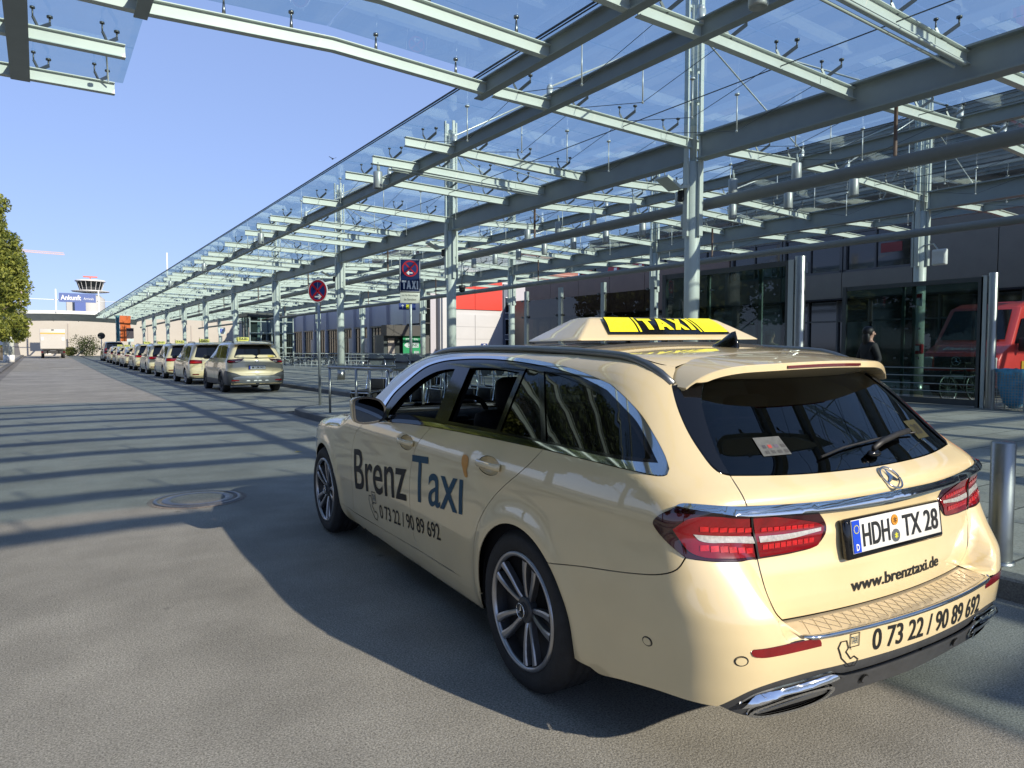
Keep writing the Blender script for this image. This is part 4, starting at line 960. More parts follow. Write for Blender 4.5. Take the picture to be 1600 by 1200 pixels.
    panel(S, "windscreen", loop([(-.60, 1.70), (-.66, 1.95), (-.71, 2.2), (-.73, 2.36), (-.4, 2.42), (0, 2.46)], [(0, 2.46), (0, 1.765)], [(0, 1.765), (-.3, 1.745), (-.60, 1.68)], step=.03), M_CGLASS, car, sides='H', top=True, step=.06, lip=0)
    # tailgate
    GB = [(-1.004, 1.009), (-1.122, 1.003), (-1.274, .997), (-1.478, .994), (-1.65, .993)]
    tg = panel(S, "tailgate", loop(TG1[::-1][::-1], TG2, [(-1.140, .547), (-1.65, .547)], [(CX, .547), (CX, .993)], GB[::-1]), M_PAINT, car, sides='H', step=.016)
    bl = panel(S, "rear_corner_blade", loop(BL, [(-.815, 1.284), (-.90, 1.292), (-1.065, 1.300)], [(-1.065, 1.300), (-.994, 1.240), (-.980, 1.190), (-.984, 1.09), (-1.004, 1.009)]), M_BLACKP, car, sides='LR', off=.003)
    rg = panel(S, "rear_window", loop(GB, [(CX, .993), (CX, 1.325)], [(CX, 1.325), (-1.3, 1.322), (-1.065, 1.300)], [(-1.065, 1.300), (-.994, 1.240), (-.980, 1.190), (-.984, 1.09), (-1.004, 1.009)]), M_PGLASS, car, sides='H', off=-.002, lip=0, step=.03)
    # spoiler that roofs the rear window
    def roofz(x, y): return S.TOP(np.array([y]))[0] - .07 * x * x
    V = []; nrow = 12
    ph = np.radians(np.linspace(0, 78, 60)); oo = np.array([0, -.42, 1.15]) + 0 * ph[:, None]; dd = np.stack([np.sin(ph), 0 * ph, np.cos(ph)], -1)
    sec = S.root(oo + dd * .9, oo); sec = sec[sec[:, 2] > 1.296]; sec[:, 0] *= .594 / sec[-1, 0]
    al = np.concatenate([[0], np.cumsum(np.linalg.norm(np.diff(sec[:, [0, 2]], axis=0), axis=1))]); al /= al[-1]
    SS = np.linspace(-1, 1, 57); top0 = S.TOP(np.array([-.42]))[0]
    def sp(s_, t):
        ax = abs(s_); x = float(np.interp(ax, al, sec[:, 0])); ye = -.758 + .135 * (x / .594) ** 2.4; y = -.488 + (ye + .488) * t
        return math.copysign(x, s_), y, float(np.interp(ax, al, sec[:, 2])) + S.TOP(np.array([y]))[0] - top0 - .010 * t * t * (1 - ax ** 4) - .003 * (1 - t)
    for s_ in SS:
        col = [sp(s_, t) for t in np.linspace(0, 1, 7)]
        x, y, z = col[-1]; hh = min(.026, max(.006, z - 1.297))
        col += [(x, y - .004, z - .004), (x, y - .003, z - hh), (x, y + .008, z - hh - .004), (x * .985, y + .10, min(1.302, z - hh - .004)), (x * .97, y + .15, min(1.290, z - hh - .006))]
        V += col
    xs = SS
    Fq = [(i * nrow + j, i * nrow + j + 1, (i + 1) * nrow + j + 1, (i + 1) * nrow + j) for i in range(len(xs) - 1) for j in range(nrow - 1)]
    Fq += [tuple(range(nrow)), tuple((len(xs) - 1) * nrow + q for q in range(nrow))[::-1]]
    so = mesh_obj("spoiler", V, Fq, M_PAINT, car, True); fixn(so)
    so.data.set_sharp_from_angle(angle=R_(28))
    mb = MB(); X3 = np.linspace(-.215, .215, 20)
    pts = []
    for x in X3: x_, y, z = sp(math.copysign(float(np.interp(abs(x), sec[:, 0], al)), x), 1.); pts.append((x_, y - .0065, z - .015))
    mb.sweep(pts, [(-.003, -.005), (.003, -.005), (.003, .005), (-.003, .005)]); mb.build("brake_light", pmat("dark_red", (.12, .012, .014), rough=.2, coat=1), so, world=False)
    # rear bumper, diffuser, ledge
    DL = [(-.927, .322), (-1.009, .388), (-1.129, .412), (-1.25, .415), (-1.65, .414)]
    rb = panel(S, "rear_bumper", loop(BJ, TLB, TG2[2:], [(-1.140, .547), (-1.144, .5285), (-1.65, .528)], [(CX, .528), (CX, .414)], DL[::-1], [(-.927, .322), (-.818, .318), (-.65, .285), (-.498, .252), (-.455, .262)], arc((0, .33), .366, 180 + 10, 131, 22)), M_PAINT, car, sides='H', step=.013)
    panel(S, "diffuser", loop(DL, [(CX, .414), (CX, .292)], [(CX, .292), (-1.40, .296), (-1.27, .290), (-1.16, .276), (-1.046, .276), (-.985, .290), (-.945, .312), (-.927, .322)]), M_GREYPL, car, sides='H', off=-.006, lip=.05)
    panel(S, "diffuser_ridge", loop([(-1.24, .392), (-1.268, .384), (-1.32, .381), (-1.65, .384)], [(CX, .384), (CX, .372)], [(CX, .372), (-1.32, .369), (-1.26, .374), (-1.24, .384)]), M_GREYPL, car, sides='H', off=.008, lip=.02, step=.02)
    panel(S, "exhaust_chrome_strip", loop([(-.977, .338), (-1.012, .368), (-1.061, .380), (-1.143, .388), (-1.232, .396), (-1.240, .386), (-1.152, .371), (-1.072, .366), (-1.014, .346), (-.977, .338)], step=.008), M_CHROME, car, sides='LR', off=lambda W: .002 + .018 * np.clip(1 - ((W[:, 1] - np.interp(W[:, 0], [-1.24, -1.152, -1.072, -1.014, -.977], [.384, .369, .364, .344, .335])) / .024) ** 2, 0, 1), lip=.012, gap=0, step=.008)
    EO = cr([(-1.0, .296), (-1.003, .310), (-1.02, .326), (-1.075, .346), (-1.165, .360), (-1.230, .357), (-1.240, .344), (-1.225, .310), (-1.163, .288), (-1.082, .281), (-1.03, .284), (-1.0, .296)], .01)[:-1]
    ex = panel(S, "exhaust_trim", EO, M_CHROME, car, sides='LR', off=lambda W: .004 + .010 * np.clip((W[:, 1] - .27) / .09, 0, 1), lip=.02, gap=0, step=.01, holes=[inset(EO, .010)])
    e2 = panel(S, "exhaust_opening", inset(EO, .009), M_BLACKP, car, sides='LR', off=-.004, lip=0, gap=0, step=.015)
    panel(S, "exhaust_fin", loop([(-1.02, .306), (-1.10, .322), (-1.222, .340), (-1.225, .332), (-1.10, .312), (-1.02, .299)], step=.01), M_ALU, car, sides='LR', off=.004, lip=.01, gap=0, step=.012)
    # ledge protector
    n = 41; xs = np.linspace(-.545, .545, n); V = []
    yo = lambda x: -1.1425 + .18 * x * x + .02 * max(0, (abs(x) - .47) / .075) ** 3
    for x in xs:
        for k in range(6):
            f = k / 5; V.append((x, yo(x) + (-1.026 + .17 * x * x - yo(x)) * f, .5285 + .013 * f))
    Fq = [(i * 6 + j, (i + 1) * 6 + j, (i + 1) * 6 + j + 1, i * 6 + j + 1) for i in range(n - 1) for j in range(5)]
    M_LEDGE = pmat("clear_ledge_film", (.66, .56, .40), rough=.16, metal=.35, coat=.6, var=.12, vscale=25, bump=.05, bscale=40)
    lg = mesh_obj("loading_sill_guard", V, Fq, M_LEDGE, car, True)
    mb = MB()
    mb.sweep([(x, yo(x) - .002, .528) for x in np.linspace(-.54, .54, 40)], [(-.004, -.007), (.007, -.006), (.009, 0), (.006, .006), (-.004, .006)], smooth=True)
    mb.build("guard_edge", M_CHROME, lg, world=False)
    gr = MB()
    for k in range(26):
        for s in (1, -1):
            x0 = -.55 + k * .043; x1 = x0 + s * .05
            if abs(x0) > .51 or abs(x1) > .51: continue
            gr.rbar((x0, -1.122 + .18 * x0 * x0, .5315), (x1, -1.045 + .175 * x1 * x1, .5402), .0012, .0012)
    gr.build("guard_pattern", pmat("ledge_groove", (.50, .42, .29), rough=.4), lg, world=False)
    # ---- windows
    outer = loop(DLO, BELT, step=.015); inner = loop(DIN, BIN, step=.015)
    trims = panel(S, "window_trim", outer, M_CHROME, car, sides='LR', holes=[inner], off=.004, lip=.008, gap=0, step=.012)
    FW = loop([(1.600, 1.050), (1.50, 1.150), (1.36, 1.235), (1.20, 1.288), (1.03, 1.310), (.965, 1.312)], [(.965, 1.312), (.935, 1.055)], [(.935, 1.055), (1.3, 1.045), (1.60, 1.020)], step=.02)
    RW = loop([(.800, 1.320), (.65, 1.324), (.45, 1.321), (.300, 1.312)], [(.300, 1.312), (.282, 1.060)], [(.282, 1.060), (.778, 1.055)], [(.778, 1.055), (.800, 1.320)], step=.02)
    RF = loop([(.262, 1.331), (.155, 1.322)], [(.155, 1.322), (-.090, 1.056)], [(-.090, 1.056), (.244, 1.056)], [(.244, 1.056), (.262, 1.331)], step=.02)
    QW = loop([(.108, 1.322), (-.02, 1.308), (-.13, 1.289), (-.34, 1.240), (-.53, 1.186), (-.64, 1.138), (-.705, 1.085), (-.742, 1.052)], [(-.742, 1.052), (-.391, 1.052), (-.122, 1.055)], [(-.122, 1.055), (.108, 1.322)], step=.02)
    frame = panel(S, "window_frame", inner, M_BLACKP, car, sides='LR', holes=[FW, RW, RF, QW], off=-.001, lip=.02, gap=0, step=.02)
    panel(S, "front_side_window", inset(FW, -.006), M_CGLASS, car, sides='L', off=-.010, lip=0, gap=0, step=.05, mirror=True)
    panel(S, "rear_side_window", inset(RW, -.006), M_CGLASS, car, sides='L', off=-.010, lip=0, gap=0, step=.05, mirror=True)
    panel(S, "fixed_side_window", inset(RF, -.006), M_PGLASS, car, sides='LR', off=-.006, lip=0, gap=0, step=.05)
    panel(S, "quarter_window", inset(QW, -.006), M_PGLASS, car, sides='LR', off=-.006, lip=0, gap=0, step=.05)
    # ---- tail lights
    lo = loop(TL1[::1], TLU, [(-1.022, .922), (-1.15, .902), (-1.272, .888)], [(-1.272, .888), (-1.312, .846), (-1.318, .826), (-1.30, .795), (-1.266, .770), (-1.185, .759), (-1.058, .754)], TLB[::-1], step=.012)
    for nm, sd in (("tail_light", 0), ("tail_light", 1)):
        root = thing("tail_light", None, None); root.parent = car
        def pl(name, L, m, off, lip=.006, step=.012, gap=0.):
            o = panel(S, name, L, m, root, off=off, lip=lip, gap=gap, step=step, holes=[])
            if sd:
                for v in o.data.vertices: v.co.x *= -1
                nn = [tuple((-l.normal.x, l.normal.y, l.normal.z)) for l in o.data.vertices]
                o.data.flip_normals()
            return o
        pl("lamp_housing", lo, M_REDK, .004, lip=.02)
        pl("outer_lens", loop([(-.820, .858), (-.860, .893), (-.903, .902), (-1.028, .893), (-1.047, .762), (-.953, .770), (-.889, .780), (-.860, .795), (-.839, .825), (-.820, .858)][0:4], [(-1.028, .893), (-1.047, .762)], [(-1.047, .762), (-.953, .770), (-.889, .780), (-.860, .795), (-.839, .825), (-.820, .858)], step=.012), M_RED, .007)
        pl("inner_lens", loop([(-1.036, .893), (-1.088, .889), (-1.162, .875), (-1.285, .842), (-1.305, .828), (-1.290, .805), (-1.275, .775), (-1.197, .765), (-1.062, .760)], [(-1.062, .760), (-1.036, .893)], step=.012), M_RED, .007)
        pl("reversing_lens", loop([(-.871, .847), (-.898, .844), (-.959, .836), (-1.046, .825)], [(-1.046, .825), (-1.049, .806)], [(-1.049, .806), (-.957, .815), (-.907, .820), (-.885, .828), (-.871, .847)], step=.01), M_WLENS, .009)
        pl("reversing_lens", loop([(-1.060, .824), (-1.157, .822), (-1.290, .828)], [(-1.290, .828), (-1.287, .817)], [(-1.287, .817), (-1.154, .807), (-1.063, .807)], [(-1.063, .807), (-1.060, .824)], step=.01), M_WLENS, .009)
        rows = (((-.885, .866), (-1.040, .848), .016, 6), ((-.885, .806), (-1.040, .783), .017, 6), ((-1.068, .846), (-1.262, .838), .014, 9), ((-1.070, .791), (-1.255, .794), .016, 9))
        for (a, b, hh, n) in rows:
            for k in range(n):
                f0, f1 = (k + .08) / n, (k + .92) / n; u0 = a[0] + (b[0] - a[0]) * f0; u1 = a[0] + (b[0] - a[0]) * f1; z0 = a[1] + (b[1] - a[1]) * (f0 + f1) / 2
                pl("light_segment", np.array([(u0, z0 - hh / 2), (u1, z0 - hh / 2), (u1, z0 + hh / 2), (u0, z0 + hh / 2)]), M_REDB, .009, lip=.003, step=.02)
        pl("lamp_split", loop([(-1.0265, .921), (-1.0545, .755)], [(-1.0545, .755), (-1.0605, .755)], [(-1.0605, .755), (-1.0325, .921)], [(-1.0325, .921), (-1.0265, .921)]), M_BLK, .0098, lip=.003)
    panel(S, "tailgate_chrome_strip", loop([(-.832, .926), (-.848, .936), (-.90, .935), (-1.016, .928), (-1.331, .918), (-1.65, .918)], [(CX, .918), (CX, .884)], [(CX, .884), (-1.338, .890), (-1.15, .898), (-1.028, .902), (-.95, .912), (-.87, .920), (-.832, .926)], step=.012), M_CHROME, car, sides='H', off=lambda W: .003 + .020 * np.clip(1 - ((W[:, 1] - np.interp(W[:, 0], [-1.65, -1.33, -1.02, -.9, -.83], [.886, .892, .903, .917, .926])) / np.interp(W[:, 0], [-1.65, -1.33, -1.02, -.9, -.83], [.034, .029, .026, .021, .012])) ** 2, 0, 1), lip=.012, gap=0, step=.012)
    for e_ in panel(S, "rear_reflector", loop([(-.994, .512), (-.999, .498), (-1.021, .491), (-1.185, .496)], [(-1.185, .496), (-1.181, .516), (-1.00, .518)], [(-1.00, .518), (-.994, .512)], step=.012), M_RED, car, sides='LR', off=.003, lip=.01, gap=0, step=.012): pass
    # parking sensors
    for uc, zc, m in ((-.746, .472, M_PAINT), (-.973, .482, M_PAINT), (-1.38, .340, M_GREYPL)):
        panel(S, "parking_sensor", ellipse((uc, zc), .0125, .0125, 18), m, car, sides='LR', off=.003, lip=.003, gap=0, step=.01)
        panel(S, "sensor_ring", ellipse((uc, zc), .0165, .0165, 20), M_BLK if m is M_GREYPL else M_TRIMK, car, sides='LR', off=.001, lip=.002, gap=0, step=.01, holes=[ellipse((uc, zc), .0138, .0138, 20)])
    # ---- number plate
    def rear_pt(x, z, off=0.):
        p, n = S.side(np.array([(-.35 - .9 - (x + .40), z)])); return p[0] + n[0] * off, n[0]
    pt, _ = rear_pt(0, .785); pa, _ = rear_pt(0, .72); pb, _ = rear_pt(0, .85)
    tilt = math.atan2(pb[1] - pa[1], pb[2] - pa[2])
    pr = thing("number_plate", None, None, (0, pt[1] - .014, .785)); pr.parent = car; pr.rotation_euler = (-tilt, 0, 0)
    mb = MB(); mb.bbox((0, .008, -.004), (.566, .030, .136), .012); mb.build("plate_holder", M_BLACKP, pr, world=False)
    mb = MB(); mb.bbox((0, -.0085, .004), (.520, .004, .110), .0018); pw = mb.build("plate", M_PLATEW, pr, world=False)
    mb = MB(); mb.box((-.2385, -.0115, .004), (.040, .0016, .106)); mb.build("country_band", M_EUBLUE, pw, world=False)
    yy = -.0135
    def ptxt(nm, t, x, z, w, h, m, **k):
        V, F = fit_text(t, w, h, **k); return mesh_obj(nm, [(x + a, yy, z + b) for a, b in V], F, m, pw)
    ptxt("plate_lettering", "HDH", -.130, .004, .150, .075, M_BLK, bold=.012); ptxt("plate_lettering", "TX", .078, .004, .108, .075, M_BLK, bold=.012); ptxt("plate_lettering", "28", .198, .004, .086, .075, M_BLK, bold=.012)
    ptxt("country_letter", "D", -.2385, -.031, .016, .022, M_WHITE, bold=.02)
    st = MB()
    for k in range(12):
        a = 2 * math.pi * k / 12; st.box((-.2385 + .013 * math.sin(a), yy, .028 + .013 * math.cos(a)), (.0034, .0006, .0034), 0)
    st.build("star_circle", M_YELL, pw, world=False)
    for zz, m, m2 in ((.031, M_ORANGE, M_YELL), (-.022, M_ALU, M_YELL)):
        mb = MB(); mb.cyl((-.022, -.0135, zz + .001), .0185 if zz > 0 else .022, .003, 20, 'y'); mb.V = [(a, b - .0005, c) for a, b, c in mb.V]; s_ = mb.build("plate_seal", m, pw, world=False)
        mb = MB(); 
        for k in range(6): mb.box((-.022 + .008 * math.sin(k * 1.05), -.0142, zz + .008 * math.cos(k * 1.05)), (.004, .0006, .004))
        mb.box((-.022, -.0142, zz), (.006, .0006, .010)); mb.build("seal_print", M_DGREY if zz > 0 else m2, s_, world=False)
    # ---- star on the tailgate, lettering
    p, n_ = rear_pt(0, .957, .003); em = star_emblem(.044)
    o = em.build("star_emblem", M_CHROME, car, world=False); fixn(o); o.location = tuple(p); o.rotation_euler = (math.atan2(-n_[2], -n_[1]) * -1 if False else -math.atan2(n_[2], -n_[1]), 0, 0)
    sub = .05
    def let(nm, t, u0, u1, z, h, m, slope=0., **k):
        V, F = fit_text(t, abs(u0 - u1), h, sub=sub, **k); return decal(S, nm, V, F, m, car, (u0 + u1) / 2, z, slope=slope)
    SL = .095
    let("door_lettering", "Brenz", 2.135, 1.205, .478 + .135 + .0465, .272, M_DGREY, slope=SL, bold=.006)
    let("door_lettering", "Tax\u0131", 1.125, .500, .590 + .128 + .02, .252, M_BLUEP, slope=SL * .75, bold=.006)
    dr = cr([(.0, .052), (.028, .046), (.036, .020), (.022, -.012), (-.008, -.052), (-.030, -.046), (-.022, -.018), (-.032, .012), (-.026, .042), (.0, .052)], .008)[:-1]
    W, T = cdt(dr if area2(dr) > 0 else dr[::-1], (), .02); decal(S, "orange_drop", W * np.array([-1, 1.]), T, M_ORANGE, car, .487, .872)
    let("door_lettering", "0 73 22 / 90 89 692", 1.690, .775, .452, .088, M_DGREY, slope=.082, bold=.004)
    def icon(uc, zc, s, m, sl=0., **kw):
        hs = densify(handset_strip(s), .01) + np.array([-.006, -.012]) * (s / .09); V, F = strip2(hs if area2(hs) > 0 else hs[::-1], .0035 * s / .09); decal(S, "phone_icon", V, F, m, car, uc, zc, slope=sl)
        bx = densify(np.array([(.0, .10), (.40, .10), (.40, .56), (-.02, .56), (-.02, .10), (.04, -.02)][0:4] + [(-.02, .12), (.05, -.03)]) * s, .01); V, F = strip2(bx if area2(bx) > 0 else bx[::-1], .003 * s / .09); decal(S, "speech_box", V, F, m, car, uc, zc, slope=sl)
        V, F = fit_text("TAXI", .33 * s, .26 * s, sub=.03, bold=.01); decal(S, "box_lettering", V + np.array([.19, .33]) * s, F, M_BLUEP, car, uc, zc, slope=sl)
    icon(-1.285, .462, .092, M_DGREY); icon(1.80, .435, .15, M_DGREY, .08)
    let("tailgate_lettering", "www.brenztaxi.de", -1.405, -1.935, .622, .042, M_BLK, bold=.022)
    let("bumper_lettering", "0 73 22 / 90 89 692", -1.385, -2.085, .466, .074, M_BLK, slope=-.03, bold=.014)
    # sticker, slip and wiper on the rear window
    def glass_patch(nm, px, m, off): 
        L = np.array([(-.35 - .9 - (x + .40), z) for x, z in px]); return panel(S, nm, L if area2(L) > 0 else L[::-1], m, car, off=off, lip=0, gap=0, step=.03)
    glass_patch("window_sticker", [(-.468, 1.052), (-.340, 1.052), (-.340, 1.108), (-.468, 1.108)], pmat("sticker_grey", (.12, .125, .12), rough=.4, var=.25, vscale=60), .001)
    for k, c in enumerate(((.05, .05, .06), (.35, .05, .04), (.10, .09, .12), (.06, .06, .06))):
        x = -.448 + k * .029; glass_patch("sticker_print", [(x, 1.074), (x + .018, 1.074), (x + .018, 1.084), (x, 1.084)], pmat("stk%d" % k, c), .002)
        glass_patch("sticker_print", [(x, 1.058), (x + .018, 1.058), (x + .018, 1.067), (x, 1.067)], pmat("stk4", (.06, .06, .06)), .002)
    glass_patch("yellow_slip", [(.44, 1.045), (.545, 1.045), (.545, 1.110), (.44, 1.110)], pmat("slip_yellow", (.045, .040, .010), rough=.5), -.0005)
    V, F = fit_text("28", .06, .035); decal(S, "slip_lettering", V, F, M_BLK, car, -.35 - .9 - (.4925 + .40), 1.077, off=.0006)
    wp = MB()
    def g3(x, z, o): return tuple(rear_pt(x, z, o)[0])
    wp.sweep([g3(.02, 1.028, .030), g3(.10, 1.044, .034), g3(.22, 1.058, .034), g3(.34, 1.066, .030)], [(-.007, -.008), (.007, -.010), (.009, 0), (.004, .009), (-.006, .008)], smooth=True)
    wo_ = wp.build("rear_wiper", M_TRIMK, car, world=False); fixn(wo_)
    wp = MB(); wp.tube([g3(-.24, 1.030, .012), g3(-.10, 1.050, .012), g3(.1, 1.062, .012), g3(.34, 1.066, .012), g3(.42, 1.062, .012)], .004, 6); wp.build("wiper_blade", M_TRIMK, wo_, world=False)
    wp = MB(); wp.ball(g3(.035, 1.022, .010), .030, (1.2, .6, .5)); wp.build("wiper_pivot", M_BLACKP, wo_, world=False)
    # ---- roof rails, fin, roof sign
    for sx in (-1, 1):
        mb = MB(); pts = []
        for y in np.linspace(-.56, 1.56, 34):
            f = (y + .56) / 2.12; xw = .600 + .02 * math.sin(math.pi * f) - .012 * max(0, -y); p, n = S.top(np.array([(sx * xw, y)])); lift = .017 * min(1, f / .12, (1 - f) / .10) ** .8
            pts.append((p[0][0], p[0][1], p[0][2] + lift - .002))
        mb.sweep(pts, [(-.013, -.016), (.013, -.016), (.015, -.004), (.010, .008), (0, .011), (-.010, .008), (-.015, -.004)], smooth=True)
        fixn(mb.build("roof_rail", pmat("rail_alu", (.26, .27, .27), rough=.34, metal=.9), car, world=False))
    mb = MB(); pz = S.top(np.array([(.02, -.28)]))[0][0][2]
    secs = []
    for f, w, h in ((0, .012, .004), (.15, .026, .018), (.35, .030, .034), (.55, .026, .052), (.75, .016, .070), (.9, .010, .076), (1., .008, .030)):
        y = -.16 - .15 * f; b = S.top(np.array([(.02, y)]))[0][0][2] - .003
        secs.append([(.02 - w, y, b), (.02 - w * .7, y, b + h * .55), (.02, y, b + h), (.02 + w * .7, y, b + h * .55), (.02 + w, y, b)])
    mb.add([p for s in secs for p in s], [(i * 5 + j, i * 5 + j + 1, (i + 1) * 5 + j + 1, (i + 1) * 5 + j) for i in range(6) for j in range(4)] + [(30, 31, 32, 33, 34)], True)
    fixn(mb.build("roof_antenna", M_BLACKP, car, world=False))
    rs = thing("roof_sign", None, None, (0, .26, 1.452)); rs.parent = car
    bm = bmesh.new(); LV = []
    for (xw, y0, y1, z) in ((.575, -.215, .215, 0.), (.565, -.205, .205, .010), (.47, -.125, .125, .070), (.415, -.075, .075, .104), (.385, -.05, .05, .112)):
        LV.append([bm.verts.new(q) for q in ((-xw, y0, z), (xw, y0, z), (xw, y1, z), (-xw, y1, z))])
    for a, b in zip(LV, LV[1:]):
        for i in range(4): bm.faces.new((a[i], a[(i + 1) % 4], b[(i + 1) % 4], b[i]))
    bm.faces.new(LV[0][::-1]); bm.faces.new(LV[-1])
    bmesh.ops.bevel(bm, geom=[e for e in bm.edges], offset=.012, segments=3, affect='EDGES', profile=.6)
    me = bpy.data.meshes.new("sign_body"); bm.to_mesh(me); bm.free(); me.polygons.foreach_set("use_smooth", [True] * len(me.polygons)); me.set_sharp_from_angle(angle=R_(38)); me.materials.append(M_PAINT)
    ob = bpy.data.objects.new("sign_body", me); COL.objects.link(ob); ob.parent = rs
    mb = MB()
    mb.sweep([(x, (-.225 if abs(x) < .5 else -.225), -.004 + S.top(np.array([(x, .04)]))[0][0][2] - 1.447) for x in np.linspace(-.58, .58, 15)], [(-.01, -.012), (.01, -.012), (.01, .010), (-.01, .010)]); mb.build("sign_gasket", M_TRIMK, rs, world=False)
    for s in (-1, 1):
        # slanting lit face, split into yellow and black fields
        y0, z0, y1, z1 = -.178 * 1.0, .032, -.082, .102
        def fp(x, t, off): 
            nn = Vector((0, -(z1 - z0), (y1 - y0))).normalized(); k = math.sin(t * math.pi) * .006
            p = Vector((x, y0 + (y1 - y0) * t, z0 + (z1 - z0) * t)) + nn * (off + k) * (1 if nn.z > 0 else 1); return (p.x * (1 if s < 0 else -1), p.y * (1 if s < 0 else -1), p.z)
        def fld(nm, x0, x1, x0t, x1t, m, off, t0=0., t1=1.):
            V = []; k = 6
            for i in range(k + 1):
                t = t0 + (t1 - t0) * i / k; V += [fp(x0 + (x0t - x0) * t, t, off), fp(x1 + (x1t - x1) * t, t, off)]
            V2 = V + [fp(x0 + (x0t - x0) * t, t, off - .008) for t in (t0, t1)]
            o = mesh_obj(nm, V, [(2 * i, 2 * i + 1, 2 * i + 3, 2 * i + 2) for i in range(k)], m, rs, True); return o
        fld("sign_black_field", -.385, .385, -.350, .350, M_BLACKP, .008, -.10, 1.)
        fld("sign_yellow_field", -.378, -.212, -.343, -.190, M_YELL, .0105); fld("sign_yellow_field", .212, .378, .190, .343, M_YELL, .0105)
        fld("sign_yellow_stripe", -.200, -.188, -.180, -.168, M_YELL, .0105); fld("sign_yellow_stripe", .188, .200, .168, .180, M_YELL, .0105)
        V, F = block_taxi(.325, .78); mesh_obj("sign_lettering", [fp(a * (1 - .05 * b), b + .5, .0118) for a, b in V], F, M_YELL, rs)
    # ---- wing mirrors
    for sx in (-1, 1):
        r_ = thing("wing_mirror", None, None, (sx * 1.0, 1.64, 1.055)); r_.parent = car
        prof = cr([(-.098, -.030), (-.095, .020), (-.060, .062), (0, .080), (.060, .082), (.096, .070), (.100, .0), (.090, -.060), (.05, -.076), (-.05, -.072), (-.085, -.058), (-.098, -.030)], .012)[:-1]
        nP = len(prof); V = []
        for (f, y) in ((.90, -.062), (1., -.052), (1., -.02), (.93, .03), (.75, .075), (.42, .108), (.1, .118)):
            for q in prof: V.append((q[0] * f * (-sx) * -1, y, q[1] * f))
        V = [(v[0] * 1., v[1], v[2]) for v in V]
        if sx > 0: V = [(v[0], v[1], v[2]) for v in V]
        else: V = [(v[0], v[1], v[2]) for v in V]
        rows = 7; Fq = [(i * nP + j, i * nP + (j + 1) % nP, (i + 1) * nP + (j + 1) % nP, (i + 1) * nP + j) for i in range(rows - 1) for j in range(nP)] + [tuple((rows - 1) * nP + j for j in range(nP))]
        def flipx(L): return [((v[0] if sx < 0 else v[0]), v[1], v[2]) for v in L]
        fixn(mesh_obj("mirror_housing", flipx(V), Fq, M_PAINT, r_, True))
        mb = MB(); mb.add([(q[0] * sx * 1., -.060, q[1] * .97) for q in prof * .965], [tuple(range(nP))]); mb.build("mirror_glass", pmat("mirror_face", (.10, .11, .12), rough=.03, metal=1.), r_, world=False)
        mb = MB(); mb.sweep([(q[0] * sx, -.0615, q[1]) for q in prof * .955], [(-.006, -.004), (.006, -.004), (.006, .004), (-.006, .004)], up=(0, 1, 0), closed=True); fixn(mb.build("mirror_rim", M_TRIMK, r_, world=False))
        mb = MB(); mb.bbox((-sx * .10, .0, -.052), (.09, .05, .022), .009); mb.build("mirror_foot", M_BLACKP, r_, world=False)
    # ---- wheels
    for x, y in ((-.80, 0.), (.80, 0.), (-.80, 2.939), (.80, 2.939)):
        wh = make_wheel(S, "wheel", car, x, y, .335, .235, .238, side=-1 if x < 0 else 1)
        sd = -1 if x < 0 else 1
        e_ = fixn(star_emblem(.030, d=.004).build("wheel_star", M_CHROME, wh, world=False)); e_.location = (sd * .113, 0, 0); e_.rotation_euler = (0, 0, -sd * -math.pi / 2)
    # ---- inside and underneath
    mb = MB(); mb.box((0, 1.45, .26), (1.58, 3.7, .08)); mb.box((0, -.68, .42), (1.2, .5, .08)); mb.box((0, 1.45, .36), (1.6, 2.1, .10)); mb.box((0, -.3, .72), (1.0, .9, .02)); mb.build("underbody", M_CARBOT, car, world=False)
    mb = MB()
    for x in (-1, 1):
        for y in (0., 2.939):
            st = len(mb.V); n = 20; V = []
            for i in range(n + 1):
                a = math.pi * (-.06 + 1.12 * i / n)
                for xx in (.48, .885): V.append((x * xx, y + .385 * math.cos(a), .33 + .385 * math.sin(a)))
            mb.add(V, [(2 * i, 2 * i + 1, 2 * i + 3, 2 * i + 2) for i in range(n)])
            mb.add([V[2 * i] for i in range(n + 1)], [tuple(range(n + 1))])
    mb.build("wheel_arch_liner", M_CARBOT, car, world=False)
    it = loop([(-.72, .35), (1.95, .35), (1.95, .93), (1.62, 1.16), (1.40, 1.29), (1.1, 1.36), (.4, 1.385), (-.2, 1.37), (-.55, 1.345), (-.62, 1.20), (-.76, 1.05), (-.80, .9), (-.72, .35)][0:1] + [(1.95, .35)], [(1.95, .35), (1.95, .93)], [(1.95, .93), (1.62, 1.16), (1.40, 1.29), (1.1, 1.36), (.4, 1.385), (-.2, 1.37), (-.55, 1.345)], [(-.55, 1.345), (-.62, 1.2), (-.76, 1.05), (-.78, .9), (-.72, .35)], step=.04)
    panel(S, "interior_trim", it, M_INT, car, sides='LR', off=-.045, lip=0, gap=0, step=.05, holes=[inset(FW, -.012), inset(RW, -.012), inset(QW, -.012)])
    panel(S, "headliner", loop([(-.60, -.45), (-.62, .5), (-.60, 1.3), (-.50, 1.6)], [(-.50, 1.6), (0, 1.66)], [(0, 1.66), (0, -.47)], [(0, -.47), (-.60, -.45)], step=.05), M_INT, car, sides='H', top=True, off=-.05, lip=0, gap=0, step=.08)
